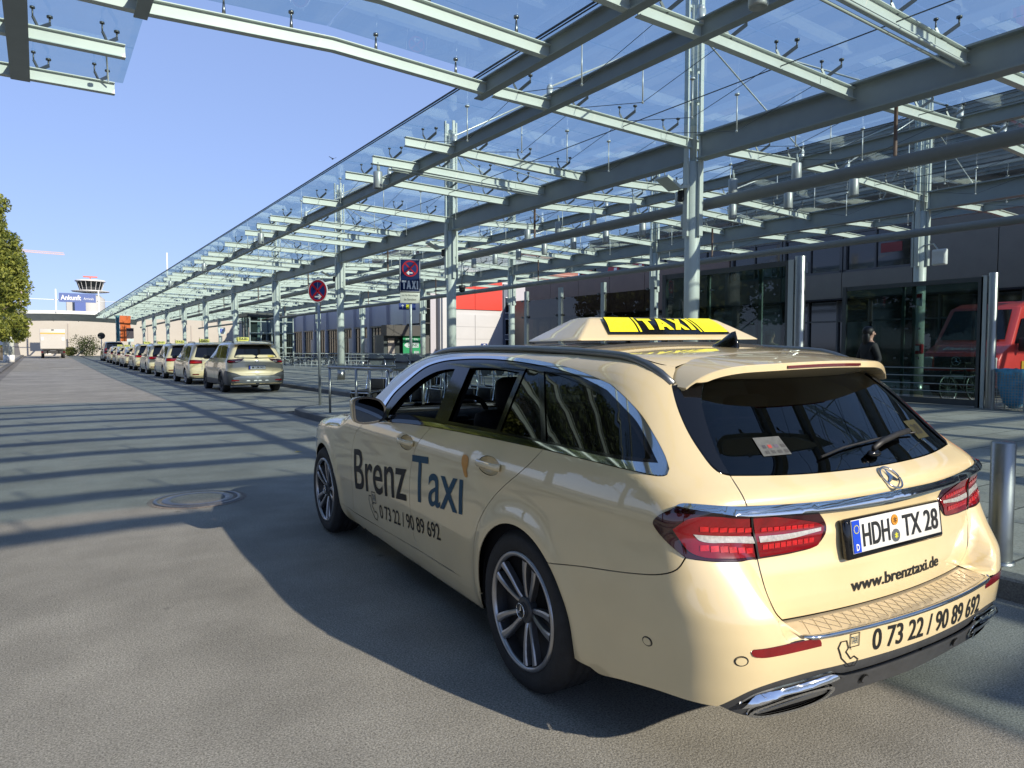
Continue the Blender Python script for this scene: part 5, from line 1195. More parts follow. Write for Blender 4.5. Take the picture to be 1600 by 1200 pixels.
    def seat(nm, x, y, w=.50):
        mb = MB(); st = 0; mb.bbox((x, y + .22, .52), (w, .50, .16), .05); mb.bbox((x, y - .05, .80), (w * .94, .16, .56), .06); mb.build(nm, M_INT2, car, world=False)
        h = MB(); h.bbox((x, y - .10, 1.165), (.26, .11, .19), .045); h.tube([(x - .06, y - .08, 1.0), (x - .06, y - .09, 1.12)], .008); h.tube([(x + .06, y - .08, 1.0), (x + .06, y - .09, 1.12)], .008); h.build("headrest", M_INT2, car, world=False)
    seat("front_seat", -.37, 1.02); seat("front_seat", .37, 1.02)
    mb = MB(); mb.bbox((0, .30, .50), (1.30, .48, .16), .05); mb.bbox((0, .05, .78), (1.30, .16, .52), .06); mb.build("rear_bench", M_INT2, car, world=False)
    for x in (-.42, .42): 
        h = MB(); h.bbox((x, .0, 1.10), (.26, .10, .15), .04); h.build("headrest", M_INT2, car, world=False)
    mb = MB(); mb.bbox((0, 2.02, .80), (1.44, .50, .34), .08); mb.bbox((0, 1.35, .52), (.24, .9, .30), .05); mb.build("dashboard", M_INT, car, world=False)
    mb = MB(); mb.tube([(-.37 + .185 * math.cos(a), 1.62 - .06 * math.sin(a), .94 + .175 * math.sin(a)) for a in np.linspace(0, 2 * math.pi, 28, endpoint=False)], .016, 8, closed=True); mb.bbox((-.37, 1.66, .93), (.14, .06, .11), .03); mb.rbar((-.54, 1.63, .94), (-.20, 1.63, .94), .03, .03); mb.build("steering_wheel", M_INT2, car, world=False)
    mb = MB(); mb.bbox((0, 1.70, 1.30), (.24, .04, .07), .02); mb.build("rear_view_mirror", M_BLACKP, car, world=False)
    return car
hero_taxi()
# ================================================================ the other vehicles
def generic_shell(hw, h, wb, ro, belt, fo=.85, rear=.45, hood=True, bump=.0):
    """smaller set of numbers for a car further away: half width, height, wheelbase, rear overhang, belt height, rake of the rear window"""
    rz = h - .10
    W = ([.10, .2, .30, .45, .62, .80, belt - .1, belt, belt + .06, (belt + rz) / 2, rz, h - .02, h + .08], [hw - .10, hw - .06, hw - .03, hw - .01, hw, hw - .005, hw - .02, hw - .05, hw - .07, hw - .125, hw - .20, hw - .27, hw - .36])
    TL = ([-1.4, -1.2, -1.0, -.8, -.6, -.3, wb - .5, wb, wb + .3, wb + .6, wb + .8, wb + .95], [.25, .13, .06, .03, .012, 0, 0, .012, .04, .12, .25, .5])
    TG = ([-1.2, -.6, -.2, .3, wb - 1.6, wb - 1.0], [.14, .07, .03, 0, 0, .06])
    yb = -ro
    R = ([.10, .22, .30, .45, .58, .64, .80, belt - .05, belt + .02, belt + .10, rz - .05, h], [yb + .28, yb + .10, yb + .03, yb, yb + .005, yb + .05, yb + .07, yb + .09, yb + .13, yb + .13 + .08 * rear, yb + .13 + rear * .9, yb + .2 + rear * 1.1])
    wsb = wb - .52 if hood else wb + .2
    TOP = ([-1.2, yb + rear + .1, 0, .9, wb - 1.5, wsb, wsb + .06, wb + .3, wb + .6, wb + .8], [h - .09, h - .05, h - .01, h, h - .04, belt + .06, belt + .03, belt - .08, belt - .2, belt - .4])
    FR = ([.1, .3, .5, .7, .9], [wb + fo - .08, wb + fo, wb + fo, wb + fo - .05, wb + fo - .15])
    KS = ([.2, .7, .95, 1.2], [.18, .14, .18, .2])
    return Shell(W, TL, TG, R, TOP, FR, belt=belt, roofz=rz, kx=.15, wheels=(0., wb), wr=.36, kside=KS)
def shell_car(name, label, cat, kind, loc, group, sign="oval", seed=0):
    P = dict(suv=dict(hw=.93, h=1.70, wb=2.71, ro=1.0, belt=1.10, rear=.36), mpv=dict(hw=.93, h=1.72, wb=2.80, ro=1.02, belt=1.05, rear=.26), estate=dict(hw=.92, h=1.50, wb=2.92, ro=1.10, belt=.98, rear=.5), van=dict(hw=.97, h=1.93, wb=3.20, ro=1.05, belt=1.12, rear=.20))[kind]
    S = generic_shell(**P); hw, h, wb, ro, belt = P['hw'], P['h'], P['wb'], P['ro'], P['belt']; rz = h - .10
    car = thing(name, label, cat, loc, 0., group); paint = M_PAINT if kind != 'van' else pmat("van_grey", (.14, .14, .135), rough=.3, coat=1.)
    CX = -1.65; st = .07
    A = lambda a0, a1, y: arc((y, .33), .372, a0, a1, 18)
    LOW = .24 if kind != 'suv' else .50
    # one painted skin per half with the wheel openings cut out, roof on top
    ub = -1.0
    skin = loop([(wb + .62, .62), (wb + .70, .45), (wb + .62, .26), (wb + .40, .26)], A(-12, 192, wb), [(wb - .40, .26), (.40, .26)], A(-12, 192, 0), [(-.40, .26), (-.62, .28), (-1.0, .30), (CX, .30)], [(CX, .30), (CX, rz - .02)], [(CX, rz - .02), (-1.0, rz - .01), (-.55, rz + .01), (0, rz + .02), (wb - 1.7, rz), (wb - 1.35, rz - .12), (wb - .9, belt + .18), (wb - .62, belt + .02), (wb - .3, belt - .04), (wb + .3, belt - .14), (wb + .55, belt - .28), (wb + .62, .62)], step=.05)
    panel(S, "body", skin, paint, car, sides='H', step=st, lip=.03, gap=0)
    Pr, _ = S.side(cr([(-1.0, rz - .01), (-.55, rz + .01), (0, rz + .02), (wb - 1.7, rz), (wb - 1.35, rz - .12)], .08)); rl = Pr[:, :2]
    panel(S, "roof", loop(rl, [tuple(rl[-1]), (0, rl[-1][1] + .06)], [(0, rl[-1][1] + .06), (0, rl[0][1] - .1)], [(0, rl[0][1] - .1), tuple(rl[0])], step=.06), paint, car, sides='H', top=True, step=.10, lip=0, gap=0)
    panel(S, "bonnet", loop([(-hw + .15, wb - .55), (-hw + .16, wb + .2), (-.5, wb + .62), (0, wb + .7)], [(0, wb + .7), (0, wb - .5)], [(0, wb - .5), (-hw + .15, wb - .55)], step=.06), paint, car, sides='H', top=True, step=.12, lip=0, gap=0)
    panel(S, "windscreen", loop([(-.52, wb - 1.38), (-.70, wb - .62)], [(-.70, wb - .62), (0, wb - .54)], [(0, wb - .54), (0, wb - 1.42)], [(0, wb - 1.42), (-.52, wb - 1.38)], step=.08), M_BLACKP, car, sides='H', top=True, off=.004, step=.12, lip=0, gap=0)
    # glass
    t = rz - .06
    rear_u = -.62 if kind != 'estate' else -.70
    sw = [((wb - .98, belt + .05), (wb - 1.42, t - .03), (wb - 1.62, t), (wb - 1.62, belt + .03)), ((wb - 1.70, belt + .03), (wb - 1.70, t), (.62, t + .005), (.50, belt + .03)), ((.42, belt + .03), (.54, t + .005), (.0, t - .02), (rear_u + .15, t - .10), (rear_u, belt + .10), (rear_u + .02, belt + .03))]
    if kind == 'estate': sw = [tuple((u, z) for u, z in w) for w in sw]
    for i, w in enumerate(sw):
        panel(S, "side_window", loop(list(w)[:1], *[[w[k], w[(k + 1) % len(w)]] for k in range(len(w))], step=.06), M_BLACKP, car, sides='LR', off=.004, step=.12, lip=0, gap=0)
    gb, gt = belt + .03, rz - .05
    ru = -1.02
    panel(S, "rear_window", loop([(-.93, gb + .02), (ru - .1, gb), (CX, gb - .02)], [(CX, gb - .02), (CX, gt)], [(CX, gt), (ru - .1, gt), (-.96, gt - .03)], [(-.96, gt - .03), (-.93, gb + .02)], step=.06), M_BLACKP, car, sides='H', off=.004, step=.10, lip=0, gap=0)
    # roof lip spoiler
    mb = MB(); ys = S.side(np.array([(CX, rz - .03)]))[0][0][1]
    mb.sweep([(x, ys - .06 + .18 * x * x, rz + .005 - .05 * x * x) for x in np.linspace(-hw + .32, hw - .32, 9)], [(-.10, -.02), (.10, -.025), (.10, .005), (-.10, .025)]); fixn(mb.build("spoiler", paint, car, world=False))
    # lights
    if kind in ('suv',):
        lp = [(-.72, belt - .02), (-.70, belt - .10), (-.80, belt - .135), (-1.02, belt - .12), (-1.20, belt - .05), (-1.26, belt + .015), (-1.0, belt + .0)]
        panels = [("tail_light", lp, M_REDK), ("lens", [(-.74, belt - .06), (-.80, belt - .11), (-1.0, belt - .10), (-1.0, belt - .07)], M_RED), ("lens", [(-.98, belt - .095), (-1.12, belt - .075), (-1.12, belt - .055), (-.98, belt - .065)], M_WLENS)]
    elif kind == 'mpv':
        lp = [(-.74, belt - .06), (-.74, belt - .21), (-.95, belt - .22), (-1.22, belt - .20), (-1.22, belt - .07), (-.95, belt - .05)]
        panels = [("tail_light", lp, M_RED), ("lens", [(-.80, belt - .12), (-.80, belt - .18), (-1.18, belt - .175), (-1.18, belt - .13)], M_REDB)]
    elif kind == 'estate':
        lp = [(-.72, belt - .10), (-.80, belt - .17), (-1.0, belt - .19), (-1.24, belt - .17), (-1.27, belt - .12), (-1.2, belt - .08), (-.85, belt - .06)]
        panels = [("tail_light", lp, M_RED), ("lens", [(-.90, belt - .13), (-1.2, belt - .135), (-1.2, belt - .12), (-.9, belt - .115)], M_WLENS)]
    else:
        lp = [(-.78, belt + .15), (-.78, belt - .35), (-.98, belt - .36), (-.98, belt + .15)]; panels = [("tail_light", lp, M_RED), ("lens", [(-.82, belt - .1), (-.82, belt - .2), (-.95, belt - .2), (-.95, belt - .1)], M_WLENS)]
    tl = None
    for nm, L, m in panels:
        L = densify_(np.array(L), .06); o = panel(S, nm, L if area2(L) > 0 else L[::-1], m, car, sides='LR', off=.006 if nm == 'tail_light' else .011, step=.06, lip=.01, gap=0)
        if nm == "tail_light": tl = o
        else:
            for a, b in zip(o, tl): a.parent = b
    # lower bumper, sill
    bt = dict(suv=.56, mpv=.34, estate=.34, van=.50)[kind]
    if kind == 'suv':
        panel(S, "bumper_cladding", loop([(-.40, .30), (-.45, .62), (-.62, .72), (-.95, .66), (-1.15, .58), (CX, .57)], [(CX, .57), (CX, .26)], [(CX, .26), (-.62, .27), (-.40, .28)], step=.05), M_GREYPL, car, sides='H', off=.010, step=.08, gap=0)
        panel(S, "skid_plate", loop([(-.93, .50), (-1.10, .54), (CX, .55)], [(CX, .55), (CX, .33)], [(CX, .33), (-1.2, .33), (-1.0, .38), (-.93, .50)], step=.05), M_ALU, car, sides='H', off=.018, step=.08, gap=0)
        for u in (-1.30, -1.52):
            panel(S, "skid_slot", loop([(u, .395), (u - .12, .395)], [(u - .12, .395), (u - .10, .43)], [(u - .10, .43), (u - .02, .43)], [(u - .02, .43), (u, .395)], step=.05), M_WHITE, car, sides='LR', off=.022, step=.06, gap=0)
        for w in (0., wb):
            W_ = np.vstack([arc((w, .33), .372, 0, 180, 18), arc((w, .33), .43, 180, 0, 18)]); panel(S, "arch_cladding", W_[::-1] if area2(W_) < 0 else W_, M_GREYPL, car, sides='LR', off=.008, step=.08, gap=0)
        panel(S, "sill_cladding", loop([(.42, .27), (wb - .42, .27)], [(wb - .42, .27), (wb - .42, .44)], [(wb - .42, .44), (.42, .44)], [(.42, .44), (.42, .27)], step=.06), M_GREYPL, car, sides='LR', off=.01, step=.1, gap=0)
    else:
        panel(S, "bumper_valance", loop([(-.62, .27), (-.70, .33), (-.95, bt), (-1.15, bt + .02), (CX, bt + .02)], [(CX, bt + .02), (CX, .24)], [(CX, .24), (-.62, .25)], step=.05), M_TRIMK, car, sides='H', off=.006, step=.08, gap=0)
    panel(S, "reflector", densify_(np.array([(-.90, .40), (-1.10, .40), (-1.10, .44), (-.90, .44)]), .05)[::-1], M_RED, car, sides='LR', off=.020 if kind == 'suv' else .012, step=.06, lip=.01, gap=0)
    # door and tailgate joints drawn as real narrow grooves
    gm = M_BLK
    for u0, u1 in ((wb - 1.66, wb - 1.62), (.46, .42)):
        panel(S, "door_joint", loop([(u0, belt), (u0 - .01, .32)], [(u0 - .01, .32), (u0 + .002, .32)], [(u0 + .002, .32), (u0 + .012, belt)], [(u0 + .012, belt), (u0, belt)], step=.08), gm, car, sides='LR', off=.0015, step=.2, lip=0, gap=0)
    for ud in (wb - 1.56, .62):
        W_ = np.array([(ud + q, belt - .12) for q in (.16, .08, 0.)]); P_, N_ = S.side(W_); mb = MB()
        for sx in (1, -1): mb.sweep([(p[0] * sx, p[1], p[2]) for p in P_ + N_ * .02], [(-.012, -.012), (.012, -.012), (.012, .012), (-.012, .012)])
        for k_, sx in enumerate((1, -1)):
            m1 = MB(); m1.sweep([(p[0] * sx, p[1], p[2]) for p in P_ + N_ * .02], [(-.012, -.014), (.012, -.014), (.012, .014), (-.012, .014)]); fixn(m1.build("door_handle", paint, car, world=False))
    # plate
    p, n = S.side(np.array([(CX, belt - .27 if kind != 'van' else .95)])); p = p[0]
    pr = MB(); pr.bbox((0, p[1] - .012, p[2]), (.54, .024, .13), .008); hd = pr.build("plate_holder", M_BLK, car, world=False)
    pr = MB(); pr.box((0, p[1] - .026, p[2]), (.515, .006, .108)); pl = pr.build("number_plate", M_PLATEW, hd, world=False)
    pr = MB(); pr.box((-.237, p[1] - .030, p[2]), (.04, .003, .108)); pr.build("country_band", M_EUBLUE, pl, world=False)
    if kind == 'suv':
        for t_, x_, w_ in (("M", -.13, .06), ("UM", .0, .11), ("3403", .15, .15)):
            V, F = fit_text(t_, w_, .07, bold=.012); mesh_obj("plate_lettering", [(x_ + a, p[1] - .0315, p[2] + b) for a, b in V], F, M_BLK, pl)
        e = MB(); q, n2 = S.side(np.array([(CX, belt - .07)])); e.tube([(.05 * math.sin(a), q[0][1] - .012, q[0][2] + .05 * math.cos(a)) for a in np.linspace(0, 2 * math.pi, 20, endpoint=False)], .007, 5, closed=True); e.box((0, q[0][1] - .012, q[0][2]), (.13, .012, .018)); e.build("badge", M_CHROME, car, world=False)
        q, n2 = S.side(np.array([(-1.20, belt + .09)])); e = MB(); e.box((.46, q[0][1] - .012, belt + .09), (.19, .006, .06)); e.build("yellow_slip", pmat("slip_bright", (.75, .55, .08), rough=.5), car, world=False)
    # mirrors, wheels, underside, sign, aerial
    for sx in (-1, 1):
        mb = MB(); mb.bbox((sx * (hw + .10), wb - .98, belt + .06), (.20, .10, .15), .04); mb.box((sx * (hw - .02), wb - .98, belt + .01), (.1, .05, .04)); mb.build("wing_mirror", M_TRIMK if kind != 'mpv' else M_BLACKP, car, world=False)
        for y in (0., wb): make_wheel(S, "wheel", car, sx * (hw - .125), y, .345 if kind == 'suv' else .33, .23, .235, spokes=5, dark=kind in ('suv', 'van'), detail=False, side=sx)
    mb = MB(); mb.box((0, wb / 2, .40), (2 * hw - .42, wb + 1.2, .34)); mb.box((0, wb / 2, .50), (2 * hw - .10, wb - 1.0, .40)); mb.build("underbody", M_CARBOT, car, world=False)
    tz = S.top(np.array([(0., .75)]))[0][0][2]
    if kind != 'van':
        rs = MB(); rs.bbox((0, .95, tz + .075), (.42, .12, .12), .04); rs.box((0, .95, tz + .012), (.36, .10, .03)); so = rs.build("roof_sign", pmat('pale_sign', (.70, .66, .16), rough=.4), car, world=False)
        V, F = block_taxi(.28, .07); mesh_obj("sign_lettering", [(a, .95 - .0625, tz + .076 + b) for a, b in V], F, M_BLK, so)
        mb = MB(); mb.cyl((-.30, .35, tz - .01), .008, .20, 6); mb.build("aerial", M_TRIMK, car, world=False)
    if kind in ('suv', 'mpv', 'estate'):
        for sx in (-1, 1):
            mb = MB(); L = [S.top(np.array([(sx * (hw - .34), y)]))[0][0] for y in np.linspace(-.35, wb - 1.6, 8)]
            mb.sweep([(q[0], q[1], q[2] + .03) for q in L], [(-.015, -.015), (.015, -.015), (.015, .015), (-.015, .015)]); fixn(mb.build("roof_rail", M_ALU if kind != 'suv' else M_GREYPL, car, world=False))
    return car
QG = "ivory taxis queuing along the kerb"
XQ = 5.83
def gz_(y): return ground_z(y) + .004
shell_car("parked_taxi", "ivory taxi with dark cladding and silver skid plate, nearest of the queue", "taxi", 'suv', (XQ, 24.45, 0), QG)
mpv = shell_car("parked_taxi", "ivory people carrier taxi, second in the queue, right behind the nearest one's bonnet", "taxi", 'mpv', (XQ - .05, 31.0, 0), QG)
dup(mpv, (XQ, 37.6, gz_(37.6)), label="ivory people carrier taxi with red lamps, third in the queue from the near end")
d4 = dup(mpv, (XQ + .02, 44.2, gz_(44.2)), label="ivory people carrier taxi, fourth in the queue from the near end")
dup(mpv, (XQ + .03, 50.8, gz_(50.8)), label="ivory people carrier taxi, fifth in the queue, before the low estates begin")
est = shell_car("parked_taxi", "low ivory estate taxi, sixth in the queue, just past the tall people carriers", "taxi", 'estate', (XQ + .05, 57.6, gz_(57.6)), QG)
dup(est, (XQ + .08, 64.2, gz_(64.2)), label="low ivory estate taxi, seventh in the queue from the near end")
dup(est, (XQ + .10, 70.6, gz_(70.6)), label="low ivory estate taxi, last of the queue before the tall grey van")
shell_car("grey_van", "tall dark grey van at the far head of the taxi queue", "van", 'van', (XQ + .2, 79.0, gz_(79)), None)
# white box truck driving away
def box_truck():
    y = 97.; z0 = ground_z(y); x = 1.28
    t = thing("box_truck", "white box truck with tail lift driving away on the far road", "truck", (x, y, z0)); b = lambda m, n, mat: m.build(n, mat, t, world=False)
    M_TW = pmat("truck_white", (.50, .48, .44), rough=.45, var=.05, vscale=1.0)
    mb = MB(); mb.bbox((0, 3.0, 2.22), (2.48, 6.0, 2.32), .04); box = b(mb, "cargo_box", M_TW)
    mb = MB(); mb.box((0, -.02, 2.0), (2.40, .06, 1.70)); lift = b(mb, "tail_lift", M_TW)
    mb = MB(); mb.box((0, -.04, 2.88), (2.40, .06, .14)); mb.build("orange_strip", pmat("strip_orange", (.75, .38, .06), rough=.5), lift, world=False)
    for sx in (-1, 1):
        mb = MB(); mb.box((sx * 1.0, -.07, 2.25), (.26, .02, .36)); pnl = mb.build("warning_panel", M_WHITE, lift, world=False)
        mb = MB(); [mb.rbar((sx * 1.02 - .08, -.07, 2.16 + q), (sx * 1.02 + .08, -.07, 2.26 + q), .01, .04) for q in (0, .09)]; mb.build("warning_stripes", M_RED, pnl, world=False)
        mb = MB(); mb.box((sx * 1.0, .0, .70), (.34, .12, .14)); b(mb, "tail_light", M_RED)
        mb = MB(); mb.box((sx * .68, .0, .70), (.20, .11, .12)); b(mb, "indicator", M_ORANGE)
        for yy in (1.3, 4.9):
            mb = MB(); mb.cyl((sx * 1.0 - .15, yy, .42), .42, .30, 20, 'x'); w = b(mb, "wheel", M_RUBBER)
        mb = MB(); mb.box((sx * 1.22, 3.0, 2.2), (.02, 5.4, 1.5)); b(mb, "side_graphic", pmat("truck_side_grey", (.10, .10, .11), rough=.5, var=.3, vscale=1.2))  # dark grey panel along each side of the box
    mb = MB(); mb.box((0, 3.2, .75), (1.9, 6.6, .30)); mb.box((0, .0, .62), (2.3, .12, .14)); mb.box((-.55, .0, .75), (.10, .2, .5)); mb.box((.55, .0, .75), (.10, .2, .5)); b(mb, "chassis", M_TRIMK)
    mb = MB(); mb.box((0, -.06, .78), (.60, .05, .30)); b(mb, "lift_plate", M_ALU); mb = MB(); mb.box((-.45, -.08, .52), (.52, .02, .11)); b(mb, "number_plate", M_PLATEW)
    mb = MB(); mb.bbox((0, 7.0, 1.6), (2.2, 1.8, 2.2), .15); b(mb, "cab", M_TW)
    mb = MB(); mb.box((0, -.03, 3.28), (.25, .03, .12)); mb.build("rear_badge", M_GREYPL, box, world=False)
box_truck()
# red delivery van behind the glass screen
def red_van():
    v = thing("red_van", "red delivery van with dark windscreen parked behind the glass screen", "van", (23.4, 9.0, .12), math.pi / 2)
    # local frame: forward is +y, the side views are extruded across x with rounded flanks
    M_RV = pmat("van_red", (.62, .055, .045), rough=.35, coat=.8, var=.06)
    prof = [(-2.9, .35), (-2.9, 2.35), (-2.7, 2.55), (1.1, 2.58), (1.55, 2.45), (2.30, 1.42), (2.85, 1.20), (3.02, 1.0), (3.05, .40), (2.9, .30), (-2.7, .30)]
    secs = []; V = []; n = len(prof)
    for x, k in ((-.98, .90), (-.96, .97), (-.86, 1.), (.86, 1.), (.96, .97), (.98, .90)):
        for y, z in prof:
            zz = z if z < 1.3 else 1.3 + (z - 1.3) * (k if abs(x) > .9 else 1); yy = y * (1 if abs(x) < .9 else (.985 if abs(x) < .97 else .965))
            xx = x * (1 - .09 * max(0, (z - 1.25)) / 1.3); V.append((xx, yy, zz))
    F = [(i * n + j, i * n + (j + 1) % n, (i + 1) * n + (j + 1) % n, (i + 1) * n + j) for i in range(5) for j in range(n)] + [tuple(range(n)), tuple(5 * n + j for j in range(n))[::-1]]
    b = mesh_obj("body", V, F, M_RV, v, True); fixn(b); bv = b.modifiers.new('b', 'BEVEL'); bv.width = .07; bv.segments = 3; bv.limit_method = 'ANGLE'; bv.angle_limit = R_(22)
    m = MB(); m.add([(-.80, 2.235, 1.54), (.80, 2.235, 1.54), (.72, 1.63, 2.36), (-.72, 1.63, 2.36)], [(0, 1, 2, 3)]); o = m.build("windscreen", M_BLACKP, v, world=False)
    for q in o.data.vertices: q.co += Vector((0, .02, .012))
    for sx in (-1, 1):
        m = MB(); m.prism([(1.30, 1.45), (2.10, 1.45), (1.62, 2.12), (1.30, 2.15)], sx * .955, sx * .985, 'yz'); fixn(m.build("side_window", M_BLACKP, v, world=False))
        m = MB(); m.bbox((sx * 1.12, 1.95, 1.42), (.22, .14, .36), .05); m.build("wing_mirror", M_TRIMK, v, world=False)
        m = MB(); m.bbox((sx * .78, 2.98, .92), (.30, .16, .34), .05); m.build("headlight", M_WLENS, v, world=False)
        for y in (-1.7, 2.0):
            m = MB(); m.cyl((sx * .86 - .11, y, .34 - .12 + .12), .34, .22, 20, 'x'); m.build("wheel", M_RUBBER, v, world=False)
            m = MB(); m.cyl((sx * .985 - .005, y, .38), .42, .012, 24, 'x'); m.build("wheel_arch", M_CARBOT, v, world=False)
        m = MB(); m.prism([(1.18, .5), (1.19, .5), (1.19, 2.2), (1.18, 2.2)], sx * .975, sx * .987, 'yz'); fixn(m.build("door_joint", M_BLK, v, world=False))
    m = MB(); m.bbox((0, 3.03, .95), (1.15, .08, .30), .03); g = m.build("grille", M_TRIMK, v, world=False)
    e = star_emblem(.11, d=.02); o = e.build("star_emblem", M_CHROME, v, world=False); fixn(o); o.location = (0, 3.10, .98); o.rotation_euler = (0, 0, math.pi)
    m = MB(); m.bbox((0, 3.02, .52), (1.85, .16, .38), .05); m.build("bumper", M_TRIMK, v, world=False)
    m = MB(); m.box((0, 3.115, .56), (.52, .02, .11)); m.build("number_plate", M_PLATEW, v, world=False)
    V2, F2 = fit_text("Elektro -", 1.0, .16, shear=.3); mesh_obj("bonnet_lettering", [(-a, 2.62 + .10 - b * .9 - .02, 1.315 + b * .42) for a, b in V2], F2, M_WHITE, v)
    m = MB(); m.prism([(1.5, .62), (1.66, .62), (1.66, .98), (1.5, .98)], -.99, -.98, 'yz'); fixn(m.build("door_sticker", pmat("sticker_ochre", (.45, .28, .03), rough=.5), v, world=False))
    m = MB(); [m.prism([(1.22, .64 + q), (1.45, .64 + q), (1.45, .68 + q), (1.22, .68 + q)], -.99, -.98, 'yz') for q in (0, .09, .18, .27)]; fixn(m.build("door_print", M_WHITE, v, world=False))
    m = MB(); m.box((0, 0, .30), (1.5, 5.4, .2)); m.build("underbody", M_CARBOT, v, world=False)
    m = MB(); m.bbox((0, -.9, 2.60), (1.4, 2.4, .12), .05); m.build("roof_pod", M_RV, v, world=False)
red_van()
# ================================================================ trees and shrubs
def leafmat(name, c1, c2):
    m = bpy.data.materials.new(name); m.use_nodes = True; t = m.node_tree; b = t.nodes["Principled BSDF"]; L = t.links.new
    b.inputs['Roughness'].default_value = .55
    oi = t.nodes.new("ShaderNodeNewGeometry"); n = t.nodes.new("ShaderNodeTexNoise"); n.inputs['Scale'].default_value = 1.1; n.inputs['Detail'].default_value = 3; L(oi.outputs['Position'], n.inputs['Vector'])
    ad = t.nodes.new("ShaderNodeMath"); ad.operation = 'MULTIPLY_ADD'; L(oi.outputs['Random Per Island'], ad.inputs[0]); ad.inputs[1].default_value = .6; L(n.outputs[0], ad.inputs[2])
    mp = t.nodes.new("ShaderNodeMapRange"); mp.inputs[1].default_value = .45; mp.inputs[2].default_value = 1.1; L(ad.outputs[0], mp.inputs[0])
    mx = t.nodes.new("ShaderNodeMix"); mx.data_type = 'RGBA'; mx.inputs[6].default_value = (*c1, 1); mx.inputs[7].default_value = (*c2, 1); L(mp.outputs[0], mx.inputs[0]); L(mx.outputs[2], b.inputs['Base Color'])
    tr = t.nodes.new("ShaderNodeBsdfTranslucent"); L(mx.outputs[2], tr.inputs[0]); ms = t.nodes.new("ShaderNodeMixShader"); ms.inputs[0].default_value = .35
    L(b.outputs[0], ms.inputs[1]); L(tr.outputs[0], ms.inputs[2]); L(ms.outputs[0], t.nodes["Material Output"].inputs[0]); return m
M_LEAF = leafmat("street_tree_leaves", (.07, .105, .018), (.33, .35, .06)); M_SHRUB = leafmat("shrub_leaves", (.06, .085, .02), (.17, .18, .05))
M_BARK = pmat("bark", (.10, .085, .065), rough=.9, var=.4, vscale=14, bump=.3)
def leaf_mesh(blobs, n, size, seed):
    rg = np.random.default_rng(seed); V = []; F = []
    vol = np.array([b[3] * b[4] * b[5] for b in blobs]) ** (2 / 3); cnt = (n * vol / vol.sum()).astype(int)
    for (cx, cy_, cz, rx, ry, rz), k in zip(blobs, cnt):
        d = rg.normal(size=(k, 3)); d /= np.linalg.norm(d, axis=1, keepdims=True); r = rg.uniform(.45, 1.08, (k, 1)) ** .6
        P = d * r * np.array([rx, ry, rz]) + np.array([cx, cy_, cz])
        a = rg.normal(size=(k, 3)) + d * .7 + np.array([0, 0, .3]); a /= np.linalg.norm(a, axis=1, keepdims=True); u = np.cross(a, rg.normal(size=(k, 3))); u /= np.linalg.norm(u, axis=1, keepdims=True); v = np.cross(a, u)
        s = size * rg.uniform(.6, 1.35, (k, 1))
        q = np.stack([P - u * s * .5, P + v * s * .32 + a * s * .1, P + u * s * .55, P - v * s * .32 + a * s * .1], 1).reshape(-1, 3)
        b = len(V); V.extend(q.tolist()); F.extend([(b + 4 * i, b + 4 * i + 1, b + 4 * i + 2, b + 4 * i + 3) for i in range(k)])
    return V, F
def make_tree(label, loc, h, r, seed, n=26000, size=.20, z0=2.3, group=None):
    rg = random.Random(seed); t = thing("street_tree", label, "tree", loc, rg.uniform(0, 6), group)
    mb = MB(); pts = [(0, 0, -.1), (.04, .02, 1.2), (-.03, .05, 2.6), (.05, 0, h * .45), (0, .05, h * .75)]
    for (a, b), ra, rb in zip(zip(pts, pts[1:]), (.20, .17, .15, .10), (.17, .15, .10, .04)):
        A = Vector(a); B = Vector(b); d = (B - A); q = d.to_track_quat('Z', 'Y').to_matrix().to_4x4(); st = len(mb.V); mb.cyl((0, 0, 0), ra, d.length, 10, r2=rb); mb.tf(Matrix.Translation(A) @ q, st)
    mb.build("trunk", M_BARK, t, world=False)
    lm = MB(); blobs = []
    for i in range(38):
        f = rg.random(); z = z0 + (h - z0) * (f ** .9) ; w = r * (math.sin(math.pi * min(.97, .30 + .67 * f)) ** .65); a = rg.uniform(0, 6.283); rr = w * (.45 + .50 * rg.random())
        c = (rr * math.cos(a), rr * math.sin(a), z); k = r * rg.uniform(.20, .36); blobs.append((*c, k, k, k * rg.uniform(.7, 1.0)))
        if i % 2 == 0: lm.tube([(0, 0, max(1.9, z * .55)), (c[0] * .5, c[1] * .5, z * .82), c], .035, 5)
    for i in range(5): z = z0 + (h - z0) * (.2 + .15 * i); blobs.append((0, 0, z, r * .45, r * .45, r * .4))
    lm.build("limbs", M_BARK, t, world=False)
    V, F = leaf_mesh(blobs, n, size, seed); mesh_obj("crown", V, F, M_LEAF, t); return t
t1 = make_tree("tall yellow-green street tree at the left edge, nearest the camera", (-3.25, 57.5, .12), 11.5, 3.05, 3, n=34000)
t2 = dup(t1, (-3.3, 67.5, gz_(67) + .1), 2.1, label="yellow-green street tree just behind the tall one at the left edge")
t3 = dup(t1, (-3.0, 82., gz_(82) + .1), 4.0, label="low-hanging yellow-green street tree farthest down the left pavement"); t3.scale = (.72, .72, .62)
tl_ = make_tree("dark street tree on the left pavement, mirrored in the taxi's side windows", (-8.4, 4.0, .12), 13.5, 3.8, 11, n=30000, size=.26, z0=2.6, group="trees left of the road")
[c for c in tl_.children if c.name.startswith("crown")][0].data.materials[0] = leafmat("dark_tree_leaves", (.06, .085, .018), (.20, .23, .05))
for y, k in ((-4, 1.1), (10.5, .3), (17.5, 4.4), (25, 3.0), (33, .9)): dup(tl_, (-8.4, y, .12), k)
